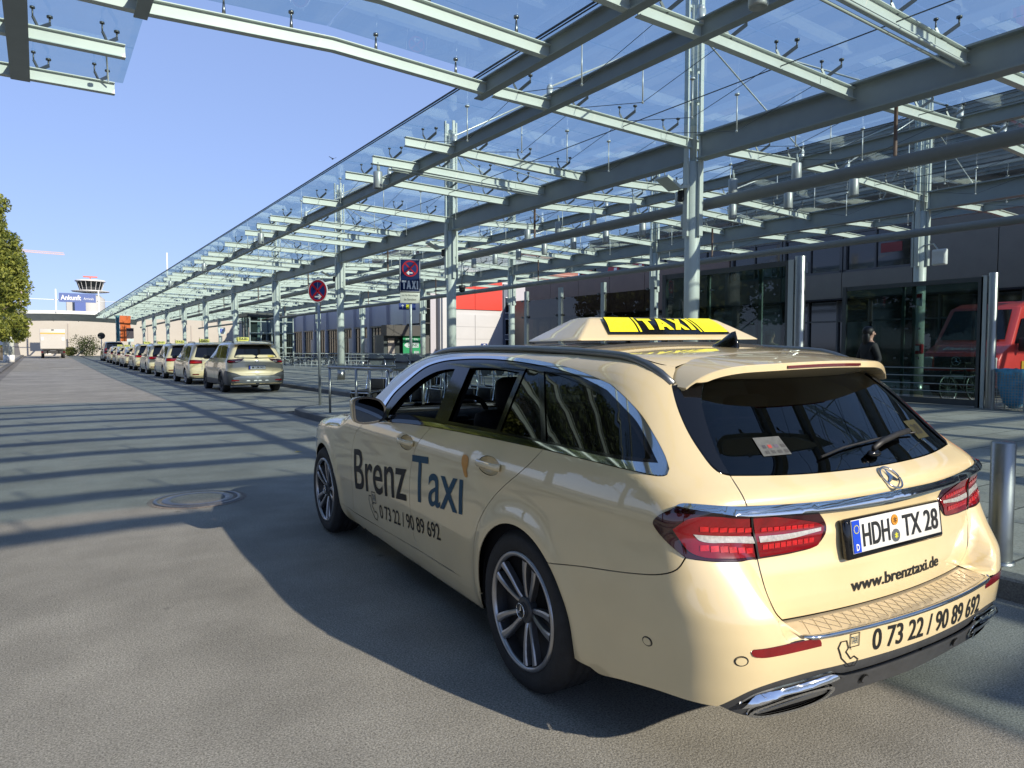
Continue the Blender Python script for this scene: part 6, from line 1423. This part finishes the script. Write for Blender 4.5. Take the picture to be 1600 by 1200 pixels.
def shrub(label, loc, r, h, seed, n=1500):
    t = thing("shrub", label, "shrub", loc); rg = random.Random(seed)
    V, F = leaf_mesh([(rg.uniform(-r, r) * .5, rg.uniform(-r, r) * .3, h * rg.uniform(.35, .65), r * .6, r * .5, h * .5) for _ in range(6)], n, .16, seed); mesh_obj("foliage", V, F, M_SHRUB, t)
    mb = MB(); [mb.tube([(0, 0, 0), (rg.uniform(-r, r) * .5, rg.uniform(-r, r) * .3, h * .7)], .02, 5) for _ in range(5)]; mb.build("stem", M_BARK, t, world=False)
shrub("rounded green shrub left of the far taxis before the beige wall", (5.2, 112, .5), 1.9, 2.6, 5, 2600)
shrub("low green shrub beside the rounded one at the foot of the beige wall", (3.3, 113, .5), 1.1, 1.2, 6)
# ================================================================ signs
M_SBLUE = pmat("traffic_blue", (.014, .03, .14), rough=.6, spec=.2); M_SRED = pmat("traffic_red", (.42, .014, .025), rough=.6, spec=.2); M_GALV = pmat("galvanised", (.40, .42, .42), rough=.45, metal=.7, var=.12, vscale=6)
M_DSIGN = pmat("taxi_sign_blue", (.008, .022, .085), rough=.65, spec=.15)
def disc2(r, n=36): return [(r * math.cos(2 * math.pi * i / n), r * math.sin(2 * math.pi * i / n)) for i in range(n)]
def arrow2(s, d): return [(-.5 * s, -.09 * s), (.12 * s, -.09 * s), (.05 * s, -.30 * s), (.22 * s, -.30 * s), (.52 * s, 0), (.22 * s, .30 * s), (.05 * s, .30 * s), (.12 * s, .09 * s), (-.5 * s, .09 * s)] if d > 0 else [(-x, y) for x, y in arrow2(s, 1)][::-1]
def ring_poly(mb, r0, r1, y0, y1, n=40): mb.lathe([(r0, y0), (r0, y1), (r1, y1), (r1, y0), (r0, y0)], axis='y', n=n, smooth=False)
def nostop(root, R, z, d, y=0.):
    """blue disc, red rim and cross, white direction arrow; faces local -y"""
    mb = MB(); mb.prism([(a, b + z) for a, b in disc2(R)], y, y + .012); bd = fixn(mb.build("sign_disc", M_SBLUE, root, world=False))
    mb = MB(); ring_poly(mb, R * .80, R * .97, y - .004, y + .001); mb.V = [(a, b, c + z) for a, b, c in mb.V]
    for s in (-1, 1): mb.rbar((-R * .58, y - .002, z - s * R * .58), (R * .58, y - .002, z + s * R * .58), .006, R * .17, up=(0, 0, 1))
    mb.build("red_ring_cross", M_SRED, bd, world=False)
    mb = MB(); mb.prism([(a + R * .05 * d, b + z - R * .52) for a, b in arrow2(R * .72, d)], y - .008, y - .003); fixn(mb.build("white_arrow", M_WHITE, bd, world=False))
    return bd
sg = thing("no_stopping_sign", "round red and blue no stopping sign on a slim grey post beside the taxi bay", "sign", (5.33, 15.95, .12), R_(-56))
mb = MB(); mb.cyl((0, .03, 0), .031, 2.95, 12); mb.build("post", M_GALV, sg, world=False)
nostop(sg, .255, 2.63, 1); mb = MB(); ring_poly(mb, .25, .265, -.003, .018); mb.V = [(a, b, c + 2.63) for a, b, c in mb.V]; mb.build("rim", M_WHITE, sg, world=False)
sg = thing("taxi_rank_sign", "tall blue TAXI rank sign with small white plate below on a grey post", "sign", (7.10, 14.8, .12), R_(-20))
mb = MB(); mb.cyl((.02, .06, 0), .035, 3.35, 12); mb.build("post", M_GALV, sg, world=False)
mb = MB(); mb.bbox((0, 0, 2.98), (.485, .09, .76), .03); bd = mb.build("sign_board", M_DSIGN, sg, world=False)
mb = MB(); P = [(-.225, -.36), (.225, -.36), (.225, .36), (-.225, .36)]; mb.sweep([(a, -.047, 2.98 + b) for a, b in P], [(-.006, -.003), (.006, -.003), (.006, .003), (-.006, .003)], up=(0, 1, 0), closed=True); fixn(mb.build("white_border", M_WHITE, bd, world=False))
nostop(bd, .19, 3.135, -1, -.055)
V, F = block_taxi(.37, .19); mesh_obj("sign_lettering", [(a, -.0475, 2.765 + b) for a, b in V], F, M_WHITE, bd)
mb = MB(); mb.bbox((0, 0, 2.475), (.45, .02, .25), .015); pl = mb.build("lower_plate", pmat("plate_cream", (.60, .60, .52), rough=.5), sg, world=False)
for t_, z_, w_ in (("nur f\u00fcr Berechtigte", 2.525, .37), ("des Betreibers", 2.435, .28)):
    V, F = fit_text(t_, w_, .055, bold=.01); mesh_obj("plate_lettering", [(a, -.0112, z_ + b) for a, b in V], F, M_BLK, pl)
sg = thing("hanging_sign", "blue hanging guide sign with white arrow and yellow square under the far canopy", "sign", (17.1, 36., 3.85))
mb = MB(); mb.box((0, 0, -.05), (1.0, .08, .36)); bd = mb.build("sign_board", pmat("guide_blue", (.02, .05, .25), rough=.4), sg, world=False)
mb = MB(); mb.box((.0, -.05, -.05), (.18, .02, .24)); mb.build("yellow_square", M_YELL, bd, world=False)
mb = MB(); mb.prism([(-b - .3, a - .05) for a, b in arrow2(.22, 1)], -.06, -.045); fixn(mb.build("white_arrow", M_WHITE, bd, world=False)); mb = MB(); [mb.rbar((x, 0, .13), (x, 0, 1.6), .03, .03) for x in (-.4, .4)]; mb.build("hanger", M_GALV, sg, world=False)
# smaller signs and flags down the road
def far_sign(name, label, loc, kind):
    s = thing(name, label, "sign", loc); mb = MB(); mb.cyl((0, 0, 0), .05, 2.4, 8); mb.build("post", M_GALV, s, world=False)
    if kind == 'disc': mb = MB(); mb.prism([(a, b + 2.6) for a, b in disc2(.42, 20)], -.06, -.04); fixn(mb.build("sign_disc", M_TRIMK, s, world=False))
    elif kind == 'board':
        mb = MB(); mb.box((0, -.05, 2.7), (.65, .05, 1.05)); b = mb.build("sign_board", pmat("sign_plum", (.06, .035, .05), rough=.5), s, world=False); mb = MB(); mb.box((0, -.08, 1.98), (.62, .04, .3)); mb.build("lower_plate", M_WHITE, s, world=False)
    elif kind == 'red': mb = MB(); mb.prism([(a, b + 2.5) for a, b in disc2(.3, 20)], -.06, -.04); fixn(mb.build("sign_disc", M_SRED, s, world=False))
    elif kind == 'white': mb = MB(); mb.box((0, -.06, 1.75), (1.5, .05, .6)); mb.build("sign_board", M_WHITE, s, world=False)
    elif kind == 'parking':
        mb = MB(); mb.box((0, -.06, 2.9), (.62, .05, .62)); b = mb.build("sign_board", M_WHITE, s, world=False); V, F = fit_text("P", .3, .4, bold=.04); mesh_obj("sign_lettering", [(a, -.09, 2.9 + q) for a, q in V], F, M_EUBLUE, b)
g9 = lambda y: gz_(y) + .1
far_sign("round_sign", "round dark sign seen from behind before the beige wall", (6.45, 102, g9(102)), 'disc'); far_sign("rank_sign", "small dark rank sign above the middle of the taxi queue", (7.75, 82, g9(82)), 'board')
far_sign("road_sign", "small red round sign on a thin post beside the white columns at left", (-1.95, 74, g9(74)), 'red'); far_sign("notice_board", "white notice board on a post beneath the left trees", (-2.6, 76, g9(76)), 'white'); far_sign("parking_sign", "small white parking sign with blue letter under the far canopy", (14.6, 72, g9(72)), 'parking')
for (x, y, c, nm, lb, w) in ((8.65, 96, (.80, .16, .035), "flag", "tall orange banner flag beyond the taxi queue", 1.3), (8.05, 97, (.05, .24, .30), "flag", "narrow teal banner flag beside the orange one", .7)):
    f = thing(nm, lb, "flag", (x, y, g9(y))); mb = MB(); mb.cyl((-w / 2, 0, 0), .05, 5.4, 8); mb.build("pole", M_GALV, f, world=False)
    V = []; 
    for i in range(13):
        z = 1.9 + 3.4 * i / 12
        for j in range(5): V.append((-w / 2 + w * (j / 4) * (1 - .15 * i / 12) + .05 * math.sin(i * .7), .06 * math.sin(j * 1.4 + i * .5), z))
    V2 = V + [(a, b + .015, c_) for a, b, c_ in V]; F = [(i * 5 + j, i * 5 + j + 1, (i + 1) * 5 + j + 1, (i + 1) * 5 + j) for i in range(12) for j in range(4)]
    o = mesh_obj("banner", V2, F + [tuple(q + 65 for q in f_)[::-1] for f_ in F], pmat("banner_%d" % int(x * 100), c, rough=.7), f, True)
for i, (x, y) in enumerate(((-2.35, 72.), (-1.98, 73.2))):
    c = thing("canopy_post", ["pale round post under the left trees, the outer one", "pale ringed round post under the left trees, nearer the road"][i], "post", (x, y, g9(y))); mb = MB(); mb.cyl((0, 0, .6), .20, 3.2, 14); mb.build("shaft", M_STEEL, c, world=False); mb = MB(); mb.cyl((0, 0, 0), .205, .62, 14); mb.build("base", M_WHITE, c, world=False)
    mb = MB(); [mb.cyl((0, 0, z), .206, .08, 14) for z in (1.3, 2.2, 3.0)]; mb.build("ring", M_GALV, c, world=False)
# ================================================================ kerbside furniture
rl = thing("stainless_railing", "stainless steel railing around the luggage trolleys on the kerb nose", "railing", (4.9, 13.9, .12))
mb = MB(); mb.tube([(8.6, 13.95, 1.05), (4.86, 13.95, 1.05), (5.22, 11.75, 1.05), (5.24, 11.7, 1.0)], .028, 10); mb.tube([(5.26, 11.72, 1.05), (8.6, 11.9, 1.05)], .028, 10); mb.build("top_rail", M_STAIN, rl)
for i, (x, y) in enumerate(((4.88, 13.93), (5.02, 12.85), (5.22, 11.80), (5.75, 13.95), (7.1, 13.95), (8.5, 13.95), (6.6, 11.8), (8.0, 11.88), (5.9, 11.76))):
    mb = MB(); mb.cyl((x, y, .12), .026, .92, 10); mb.build("post", M_STAIN, rl)
def trolley():
    t = thing("luggage_trolley", "x", "trolley", (0, 0, .12))
    mb = MB()
    for s in (-1, 1): mb.tube([(s * .26, -.45, .16), (s * .30, .45, .20), (s * .28, .52, .55), (s * .25, .50, .98), (s * .20, .42, 1.03)], .016, 8)
    mb.tube([(-.26, -.45, .16), (.26, -.45, .16)], .016, 8); mb.tube([(-.29, .50, .50), (.29, .50, .50)], .012, 6); mb.tube([(-.27, .51, .75), (.27, .51, .75)], .012, 6); mb.build("frame", M_CHROME, t, world=False)
    mb = MB(); mb.bbox((0, .0, .20), (.50, .86, .05), .015); mb.bbox((0, .47, .36), (.46, .04, .28), .015); mb.build("base_tray", M_TRIMK, t, world=False)
    mb = MB(); mb.tube([(-.27, .44, 1.03), (.27, .44, 1.03)], .022, 8); mb.build("handle", M_TRIMK, t, world=False)
    mb = MB(); F = [(-.07, .74), (.07, .74), (.24, 1.06), (.17, 1.13), (0, 1.16), (-.17, 1.13), (-.24, 1.06)]; mb.prism(F, .455, .475); fixn(mb.build("fan_panel", pmat("trolley_panel", (.20, .22, .21), rough=.45, var=.3, vscale=4), t, world=False))
    for x, y in ((-.24, -.38), (.24, -.38), (-.27, .38), (.27, .38)): mb = MB(); mb.cyl((x - .02, y, .085), .085, .04, 14, 'x'); mb.build("wheel", M_RUBBER, t, world=False)
    return t
tr0 = trolley(); QT = "luggage trolleys nested behind the railing"
tr0.location = (5.75, 13.25, .12); tr0.rotation_euler = (0, 0, R_(-80)); tag(tr0, "luggage trolley at the open left end of the row behind the railing", "trolley", QT)
for k in range(1, 9): dup(tr0, (5.75 + .33 * k + rnd.uniform(-.02, .02), 13.25 - .03 * k, .12), R_(-80 + rnd.uniform(-3, 3)), label="chrome luggage trolley nested in the row inside the railing", group=QT)
for k in range(11): dup(tr0, (7.2 + .36 * k, 17.6 + .22 * k + rnd.uniform(-.05, .05), .12), R_(-62 + rnd.uniform(-12, 12)), label="luggage trolley with grey fan panel in the long row behind the railing", group="luggage trolleys in the long row beyond the railing")
for k in range(7): dup(tr0, (6.0 + .38 * k, 12.35 + rnd.uniform(-.03, .03), .12), R_(-88 + rnd.uniform(-3, 3)), label="chrome luggage trolley nested in the row inside the railing", group=QT)
# bollard and tall stainless posts
bo = thing("bollard", "polished steel bollard standing just right of the taxi's tail", "bollard", (4.78, 1.84, .12)); mb = MB(); mb.lathe([(0, .735), (.058, .735), (.064, .728), (.064, 0)], n=28); mb.build("shaft", M_STAIN, bo, world=False); mb = MB(); mb.lathe([(.064, .02), (.078, .018), (.08, 0)], n=28); mb.build("base_ring", M_STAIN, bo, world=False)
for i, (x, y, lb) in enumerate(((17.2, 6.92, "tall round steel post at the right end of the framed glass screen"), (11.3, 7.62, "tall round steel post beside the thick canopy column, taller looking and nearer"))):
    p = thing("steel_post", lb, "post", (x, y, .12)); mb = MB(); mb.lathe([(0, 2.95), (.085, 2.95), (.09, 2.94), (.09, 0)], n=24); mb.build("shaft", M_STAIN, p, world=False); mb = MB(); mb.box((-.02, .16, 1.45), (.05, .11, 2.9)); mb.build("flat_bar", pmat("pale_bar", (.50, .53, .50), rough=.4), p, world=False); mb = MB(); [mb.box((0, .11, z), (.05, .06, .25)) for z in (.5, 2.4)]; mb.build("hinge", M_FRAME, p, world=False)
M_SCRGL = glassmat("screen_glass", (.42, .52, .49), ior=1.5, refl=.9, dirt=(.0, .04))
def screen(label, x, ya, yb, h, mids, z0=.12):
    s = thing("glass_screen", label, "glass screen", (x, (ya + yb) / 2, z0))
    mb = MB(); mb.box((x, ya, z0 + h / 2), (.09, .10, h)); mb.box((x, yb, z0 + h / 2), (.09, .10, h)); mb.box((x, (ya + yb) / 2, z0 + h - .05), (.07, yb - ya - .1, .10)); mb.box((x, (ya + yb) / 2, z0 + .10), (.07, yb - ya - .1, .14)); mb.build("frame", M_FRAME, s)
    mb = MB(); mb.box((x, (ya + yb) / 2, z0 + h / 2 + .06), (.016, yb - ya - .12, h - .32)); mb.build("pane", M_SCRGL, s)
    for m in mids:
        mb = MB(); mb.box((x + .06, m, z0 + h / 2), (.04, .07, h - .1)); mb.build("mullion", pmat("pale_mullion", (.30, .33, .31), rough=.4), s)
    mb = MB(); [mb.tube([(x - .03, ya + .08, z), (x - .03, yb - .08, z)], .012, 6) for z in (.45, .62, .80, .98)]; mb.build("guard_bar", M_GALV, s)
    mb = MB(); [mb.cyl((x - .05, m + d, z), .022, .09, 8, 'x') for m in mids for z in (.5, 1.2, 1.9, 2.6) for d in (-.14, .14)]; mb.build("spider_fitting", M_FIT, s)
    return s
screen("framed glass wind screen with dark frame in front of the red van", 17.2, 7.15, 10.3, 2.88, (8.6, 8.85))
screen("framed glass wind screen just behind the thick canopy column", 11.32, 7.85, 10.9, 2.90, (8.5, 9.75))
M_BRGL = glassmat("brown_reflect_glass", (.42, .40, .36), ior=1.5, refl=.9)  # brownish reflections are put into the tint of this glass
gw = thing("glass_wind_wall", "row of frameless tinted glass panes on short pale posts left of the thick column", "glass wall", (11.32, 14, .12))
for y in (11.26, 12.92, 14.6, 16.15):
    mb = MB(); mb.box((11.32, y, 1.57), (.08, .12, 2.9)); mb.build("post", pmat("pale_mullion2", (.42, .46, .43), rough=.4), gw); mb = MB(); [mb.box((11.26, y + d, z), (.04, .05, .05)) for z in (.7, 1.5, 2.3, 2.75) for d in (-.12, .12)]; mb.build("glass_bracket", M_FIT, gw)
for y0, y1 in ((11.34, 12.84), (13.0, 14.52), (14.68, 16.07)): mb = MB(); mb.box((11.30, (y0 + y1) / 2, 1.5), (.016, y1 - y0, 2.5)); mb.build("pane", M_BRGL, gw)
# wire bin with blue bag
bn = thing("litter_bin", "wire mesh litter bin with bright blue bag beside the steel post", "bin", (17.12, 6.42, .12))
mb = MB(); 
for z in np.linspace(.04, .80, 14): mb.box((-.28, 0, z), (.006, .56, .006)); mb.box((.28, 0, z), (.006, .56, .006)); mb.box((0, -.28, z), (.56, .006, .006)); mb.box((0, .28, z), (.56, .006, .006))
for q in np.linspace(-.28, .28, 11): mb.box((-.28, q, .42), (.006, .006, .8)); mb.box((.28, q, .42), (.006, .006, .8)); mb.box((q, -.28, .42), (.006, .006, .8)); mb.box((q, .28, .42), (.006, .006, .8))
for a in (-.29, .29):
    for b in (-.29, .29): mb.box((a, b, .42), (.035, .035, .86))
mb.build("wire_basket", M_GALV, bn, world=False)
V = []; rg = random.Random(4); nn = 22; lv = [(.30, .88), (.285, .80), (.265, .72), (.25, .55), (.22, .35), (.17, .15), (.08, .05), (0., .04)]
for r, z in lv:
    for i in range(nn):
        a = 2 * math.pi * i / nn; k = r * (1 / max(abs(math.cos(a)), abs(math.sin(a)))) ** (.85) * (1 + rg.uniform(-.07, .07) * (z < .8)); V.append((k * math.cos(a), k * math.sin(a), z + rg.uniform(-.012, .012)))
fixn(mesh_obj("blue_bag", V, [(i * nn + j, i * nn + (j + 1) % nn, (i + 1) * nn + (j + 1) % nn, (i + 1) * nn + j) for i in range(len(lv) - 1) for j in range(nn)], pmat("blue_bag", (.10, .36, .60), rough=.28, var=.3, vscale=9), bn, True))
# bicycles
def bicycle():
    b = thing("bicycle", "x", "bicycle", (0, 0, .12)); R = .34
    for y in (-.52, .52):
        mb = MB(); mb.tube([(0, y + R * math.cos(a), R + R * math.sin(a)) for a in np.linspace(0, 2 * math.pi, 26, endpoint=False)], .018, 6, closed=True); w = mb.build("wheel", M_RUBBER, b, world=False)
        mb = MB(); [mb.rbar((0, y - (R - .02) * math.cos(a), R - (R - .02) * math.sin(a)), (0, y + (R - .02) * math.cos(a), R + (R - .02) * math.sin(a)), .004, .004, up=(1, 0, 0)) for a in np.linspace(0, math.pi, 9)[:-1]]; mb.tube([(0, y + (R - .03) * math.cos(a), R + (R - .03) * math.sin(a)) for a in np.linspace(0, 2 * math.pi, 26, endpoint=False)], .010, 5, closed=True); mb.build("spokes", M_GALV, w, world=False)
    mb = MB(); BB = (0, -.06, .30); ST = (0, -.20, .80); HT = (0, .36, .82); HB = (0, .40, .68)
    for p, q in ((BB, ST), (ST, HT), (BB, HB), (HT, HB), (BB, (0, -.52, R)), (ST, (0, -.52, R)), (HB, (0, .52, R)), (ST, (0, -.22, .92)), (HT, (0, .33, 1.0))): mb.tube([p, q], .016, 7)
    mb.build("frame", M_TRIMK, b, world=False)
    mb = MB(); mb.bbox((0, -.24, .95), (.14, .26, .06), .025); mb.build("saddle", M_BLK, b, world=False); mb = MB(); mb.tube([(-.28, .22, 1.02), (-.2, .33, 1.03), (.2, .33, 1.03), (.28, .22, 1.02)], .014, 7); mb.build("handlebar", M_TRIMK, b, world=False)
    mb = MB(); mb.box((0, -.52, .74), (.16, .36, .02)); mb.tube([(-.06, -.40, .72), (-.06, -.52, .34)], .006, 5); mb.tube([(.06, -.40, .72), (.06, -.52, .34)], .006, 5); mb.build("rack", M_TRIMK, b, world=False)
    return b
bk = bicycle(); bk.location = (18.55, 8.05, .12); bk.rotation_euler = (R_(0), R_(6), R_(82)); tag(bk, "lone bicycle parked in front of the red van behind the glass screen", "bicycle")
QB = "bicycles parked in the rack row"
for k in range(13):
    x = 15.7 + .52 * k + rnd.uniform(-.1, .1); dup(bk, (x, 54.0 - .33 * k + rnd.uniform(-.2, .2), .12), R_(rnd.choice((55, 70, 78, 110)) + rnd.uniform(-8, 8)), label="dark bicycle in the dense row parked along the rack beyond the pavement", group=QB)
for k, y in enumerate((47.8, 55.6)):
    rk = thing("bike_rack", ["pale tube bicycle rack in front of the lavender terminal, nearer row", "pale tube bicycle rack behind the row of parked bicycles"][k], "bike rack", (19, y, .12)); mb = MB()
    for q in range(26): mb.tube([(14.6 + q * .34, y + 1 - q * .18, .12), (14.6 + q * .34, y + 1 - q * .18, 1.15)], .022, 6)
    for z in (.35, .6, .85, 1.12): mb.tube([(14.6, y + 1, z), (14.6 + 25 * .34, y + 1 - 25 * .18, z)], .022, 6)
    mb.build("rack_tubes", M_GALV, rk)
tc = thing("terrace_railing", "long low steel railing with two bars before the drinks kiosk", "railing", (18, 40, .12)); mb = MB(); [mb.tube([(15.4, 40.6, z), (21.6, 38.0, z)], .024, 6) for z in (.75, 1.1)]; mb.build("bar", M_GALV, tc)
for q in range(6): mb = MB(); f = q / 5; mb.cyl((15.4 + 6.2 * f, 40.6 - 2.6 * f, .12), .024, 1.0, 8); mb.build("post", M_GALV, tc)
# odds and ends under the canopy
dm = thing("dome_camera", "black dome camera hanging from the canopy beside the slim pipe", "camera", (11.3, 19.73, 3.2)); mb = MB(); mb.ball((0, 0, .12), .10, (1, 1, .95)); mb.build("dome", M_BLACKP, dm, world=False); mb = MB(); mb.cyl((0, 0, .16), .11, .10, 16); mb.build("housing", M_GREYPL, dm, world=False); mb = MB(); mb.cyl((0, 0, .26), .02, .85, 8); mb.build("stem", M_GALV, dm, world=False)
fl = thing("flood_light", "square white flood light on the second row column at right", "lamp", (19.05, 8.9, 3.75)); mb = MB(); mb.bbox((0, 0, 0), (.14, .34, .40), .03); mb.build("housing", M_WHITE, fl, world=False); mb = MB(); mb.box((-.08, 0, -.02), (.01, .28, .3)); mb.build("lens", M_PLATEW, fl, world=False); mb = MB(); mb.tube([(0, .05, .2), (.2, .25, .38), (.4, .6, .4)], .02, 6); mb.build("bracket", M_GALV, fl, world=False)
for i, (x, y) in enumerate(((X1, Y0), (X1, Y0 + BAY), (X1, Y0 + 2 * BAY))):
    wg = thing("up_light", "angled grey up-light with reflector bracketed to the %s canopy column" % ["near thick", "second", "third"][i], "lamp", (x - .15, y + .1, 4.45)); mb = MB(); mb.prism([(-.62, .22), (-.60, .26), (-.25, .10), (.0, .16), (.0, .10), (-.25, .04)], -.16, .16); fixn(mb.build("reflector", M_STEEL, wg, world=False)); mb = MB(); mb.bbox((-.06, 0, -.05), (.12, .14, .22), .03); mb.build("lamp_body", M_TRIMK, wg, world=False)
for x, y, z, lb in ((20.3, 9.5, 1.45, "small red call box low on the second row column"), (20.3, 9.5, 2.55, "small red and white notice higher on the second row column")): pass
fb = thing("call_box", "small red call box fixed to the column behind the framed glass screen", "call box", (X2 - .2, Y0 - .12, 1.42)); mb = MB(); mb.bbox((0, 0, 0), (.12, .22, .26), .02); mb.build("case", M_SRED, fb, world=False); mb = MB(); mb.box((-.065, 0, .02), (.01, .10, .13)); mb.build("label_plate", M_WHITE, fb, world=False)
fn = thing("column_notice", "small red and white notice fixed high on the column behind the glass screen", "notice", (X2 - .18, Y0 - .08, 2.72)); mb = MB(); mb.box((0, 0, 0), (.03, .20, .34)); mb.build("board", M_WHITE, fn, world=False); mb = MB(); mb.box((-.018, 0, .10), (.01, .16, .10)); mb.build("red_field", M_SRED, fn, world=False)
bd_ = thing("flying_bird", "tiny dark bird flying in the blue sky left of the canopy edge", "bird", (28.7, 80, 23.4)); mb = MB(); mb.ball((0, 0, 0), .10, (.9, 2.2, .8), 8, 6); mb.ball((0, .22, .04), .055, n=8, m=5); mb.add([(0, .1, .03), (.48, .02, .2), (.42, -.1, .2), (0, -.12, .03)], [(0, 1, 2, 3)]); mb.add([(0, .1, .03), (-.48, .02, .2), (-.42, -.1, .2), (0, -.12, .03)], [(3, 2, 1, 0)]); mb.add([(0, -.18, 0), (.08, -.36, 0), (-.08, -.36, 0)], [(0, 1, 2)]); mb.build("body", M_TRIMK, bd_, world=False)
lf = thing("fallen_leaf", "single yellow leaf lying on the road beside the taxi's front wheel", "leaf", (2.9, 9.6, .004)); mb = MB(); mb.add([(-.05, 0, .002), (0, .03, .008), (.07, 0, .003), (0, -.03, .006)], [(0, 1, 2), (0, 2, 3)]); mb.build("blade", pmat("leaf_yellow", (.55, .42, .06), rough=.6), lf, world=False)
# ================================================================ people
M_SKIN = pmat("skin", (.46, .27, .20), rough=.5, var=.08, vscale=20)
def skin_mesh(name, chains, mat, parent, sub=2):
    """chains: lists of (x, y, z, radius) that share joints by position; grown with a skin modifier"""
    me = bpy.data.meshes.new(name); idx = {}; V = []; Rr = []; E = []
    for ch in chains:
        pv = None
        for x, y, z, r in ch:
            k = (round(x, 3), round(y, 3), round(z, 3))
            if k not in idx: idx[k] = len(V); V.append((x, y, z)); Rr.append(r)
            if pv is not None and pv != idx[k]: E.append((pv, idx[k]))
            pv = idx[k]
    me.from_pydata(V, E, []); o = bpy.data.objects.new(name, me); COL.objects.link(o); o.parent = parent
    m = o.modifiers.new("skin", 'SKIN'); m.use_smooth_shade = True
    for i, sv in enumerate(me.skin_vertices[0].data): sv.radius = (Rr[i], Rr[i]); sv.use_root = i == 0
    s = o.modifiers.new("sub", 'SUBSURF'); s.levels = s.render_levels = sub
    dg = bpy.context.evaluated_depsgraph_get(); dg.update(); m2 = bpy.data.meshes.new_from_object(o.evaluated_get(dg)); o.modifiers.clear(); o.data = m2; m2.materials.clear(); m2.materials.append(mat); m2.polygons.foreach_set("use_smooth", [True] * len(m2.polygons)); return o
def person(label, loc, rz, hair, hair_c, coat, trousers, long_hair=True, H=1.68, turn=0.):
    p = thing("person", label, "person", loc, rz); k = H / 1.68
    sc = lambda L: [[(x * k, y * k, z * k, r * k) for x, y, z, r in c] for c in L]
    pel = (0, 0, .92, .115); legs = lambda r: [[pel, (-.085, .01, .86, .10 * r), (-.09, .20, .50, .062 * r), (-.09, .30, .10, .042 * r), (-.09, .42, .045, .036)], [pel, (.085, 0, .86, .10 * r), (.09, -.04, .48, .062 * r), (.09, -.30, .13, .042 * r), (.09, -.22, .04, .036)]]
    arm = lambda s, a, r: [(0, .01, 1.34, .12 * r), (s * .15, 0, 1.36, .065 * r), (s * .20, -a * .08, 1.10, .048 * r), (s * .19, a * .12, .88, .036 * r)]
    body = skin_mesh("body", sc(legs(.85) + [[pel, (0, 0, 1.10, .10), (0, .01, 1.34, .105), (0, .0, 1.45, .050), (0, .02, 1.53, .062), (0, .025, 1.60, .085), (0, .01, 1.645, .062)], arm(-1, 1, .9) + [(-.19, .16, .80, .026)], arm(1, -1, .9) + [(.19, -.16, .80, .026)]]), M_SKIN, p)
    # face and hands
    f = MB(); f.ball((0, .112 * k, 1.575 * k), .016, (.8, 1.2, 1.3)); [f.ball((s * .082 * k, .02, 1.585 * k), .02, (.4, .8, 1.3)) for s in (-1, 1)]; f.build("nose_and_ears", M_SKIN, p, world=False)
    f = MB(); [f.ball((s * .030 * k, .098 * k, 1.60 * k), .008, (1.2, .5, .6)) for s in (-1, 1)]; f.bbox((0, .103 * k, 1.535 * k), (.042, .008, .010), .003); f.build("eyes_and_mouth", pmat("dark_feature", (.10, .03, .03), rough=.4), p, world=False)
    for s, a in ((-1, 1), (1, -1)):
        b = (s * .19 * k, a * .16 * k, .80 * k); f = []
        for i, (dx, l) in enumerate(((-.028, .070), (-.010, .080), (.010, .076), (.027, .060))): f.append([(b[0], b[1], b[2], .024), (b[0], b[1] + dx, b[2] - .05, .011), (b[0] - s * .008, b[1] + dx, b[2] - .05 - l * .5, .009), (b[0] - s * .022, b[1] + dx, b[2] - .05 - l, .007)])
        f.append([(b[0], b[1], b[2], .024), (b[0] - s * .006, b[1] + .036, b[2] - .028, .011), (b[0] - s * .014, b[1] + .045, b[2] - .065, .008)]); skin_mesh("hand", f, M_SKIN, p, 1)
    skin_mesh("trousers", sc([c[:4] for c in legs(1.05)]), pmat("trousers_%d" % int(loc[0] * 10), trousers, rough=.8), p)
    skin_mesh("coat", sc([[(0, 0, .74, .165), (0, 0, .92, .150), (0, 0, 1.10, .135), (0, .01, 1.34, .135), (0, .005, 1.44, .075)], arm(-1, 1, 1.15), arm(1, -1, 1.15)]), pmat("coat_%d" % int(loc[0] * 10), coat, rough=.75, var=.2), p)
    hm = pmat("hair_%d" % int(loc[0] * 10), hair_c, rough=.55, var=.25, vscale=30); h = MB(); h.ball((0, -.022 * k, 1.625 * k), .102, (.92, 1.0, .95), 16, 12)
    if long_hair: h.ball((0, -.06 * k, 1.50 * k), .10, (.9, .55, 1.4), 12, 8)
    o = h.build("hair", hm, p, world=False)
    for v in o.data.vertices:
        if v.co.y > .03 * k and v.co.z < 1.615 * k: v.co.y = .03 * k
    for sx in (-1, 1): sh = MB(); sh.bbox((sx * .09 * k, (.36 if sx < 0 else -.24) * k, .045 * k), (.09, .26, .08), .03); sh.build("shoe", M_BLK, p, world=False)
    return p
person("woman with long dark hair in a black coat walking past the glass screen", (12.75, 7.15, .12), R_(-118), True, (.012, .010, .010), (.012, .012, .014), (.02, .02, .024))
person("person with pale grey-blonde hair seen just above the taxi roof behind glass", (12.3, 8.95, .12), R_(-100), True, (.30, .27, .20), (.20, .19, .13), (.05, .05, .06), H=1.66)
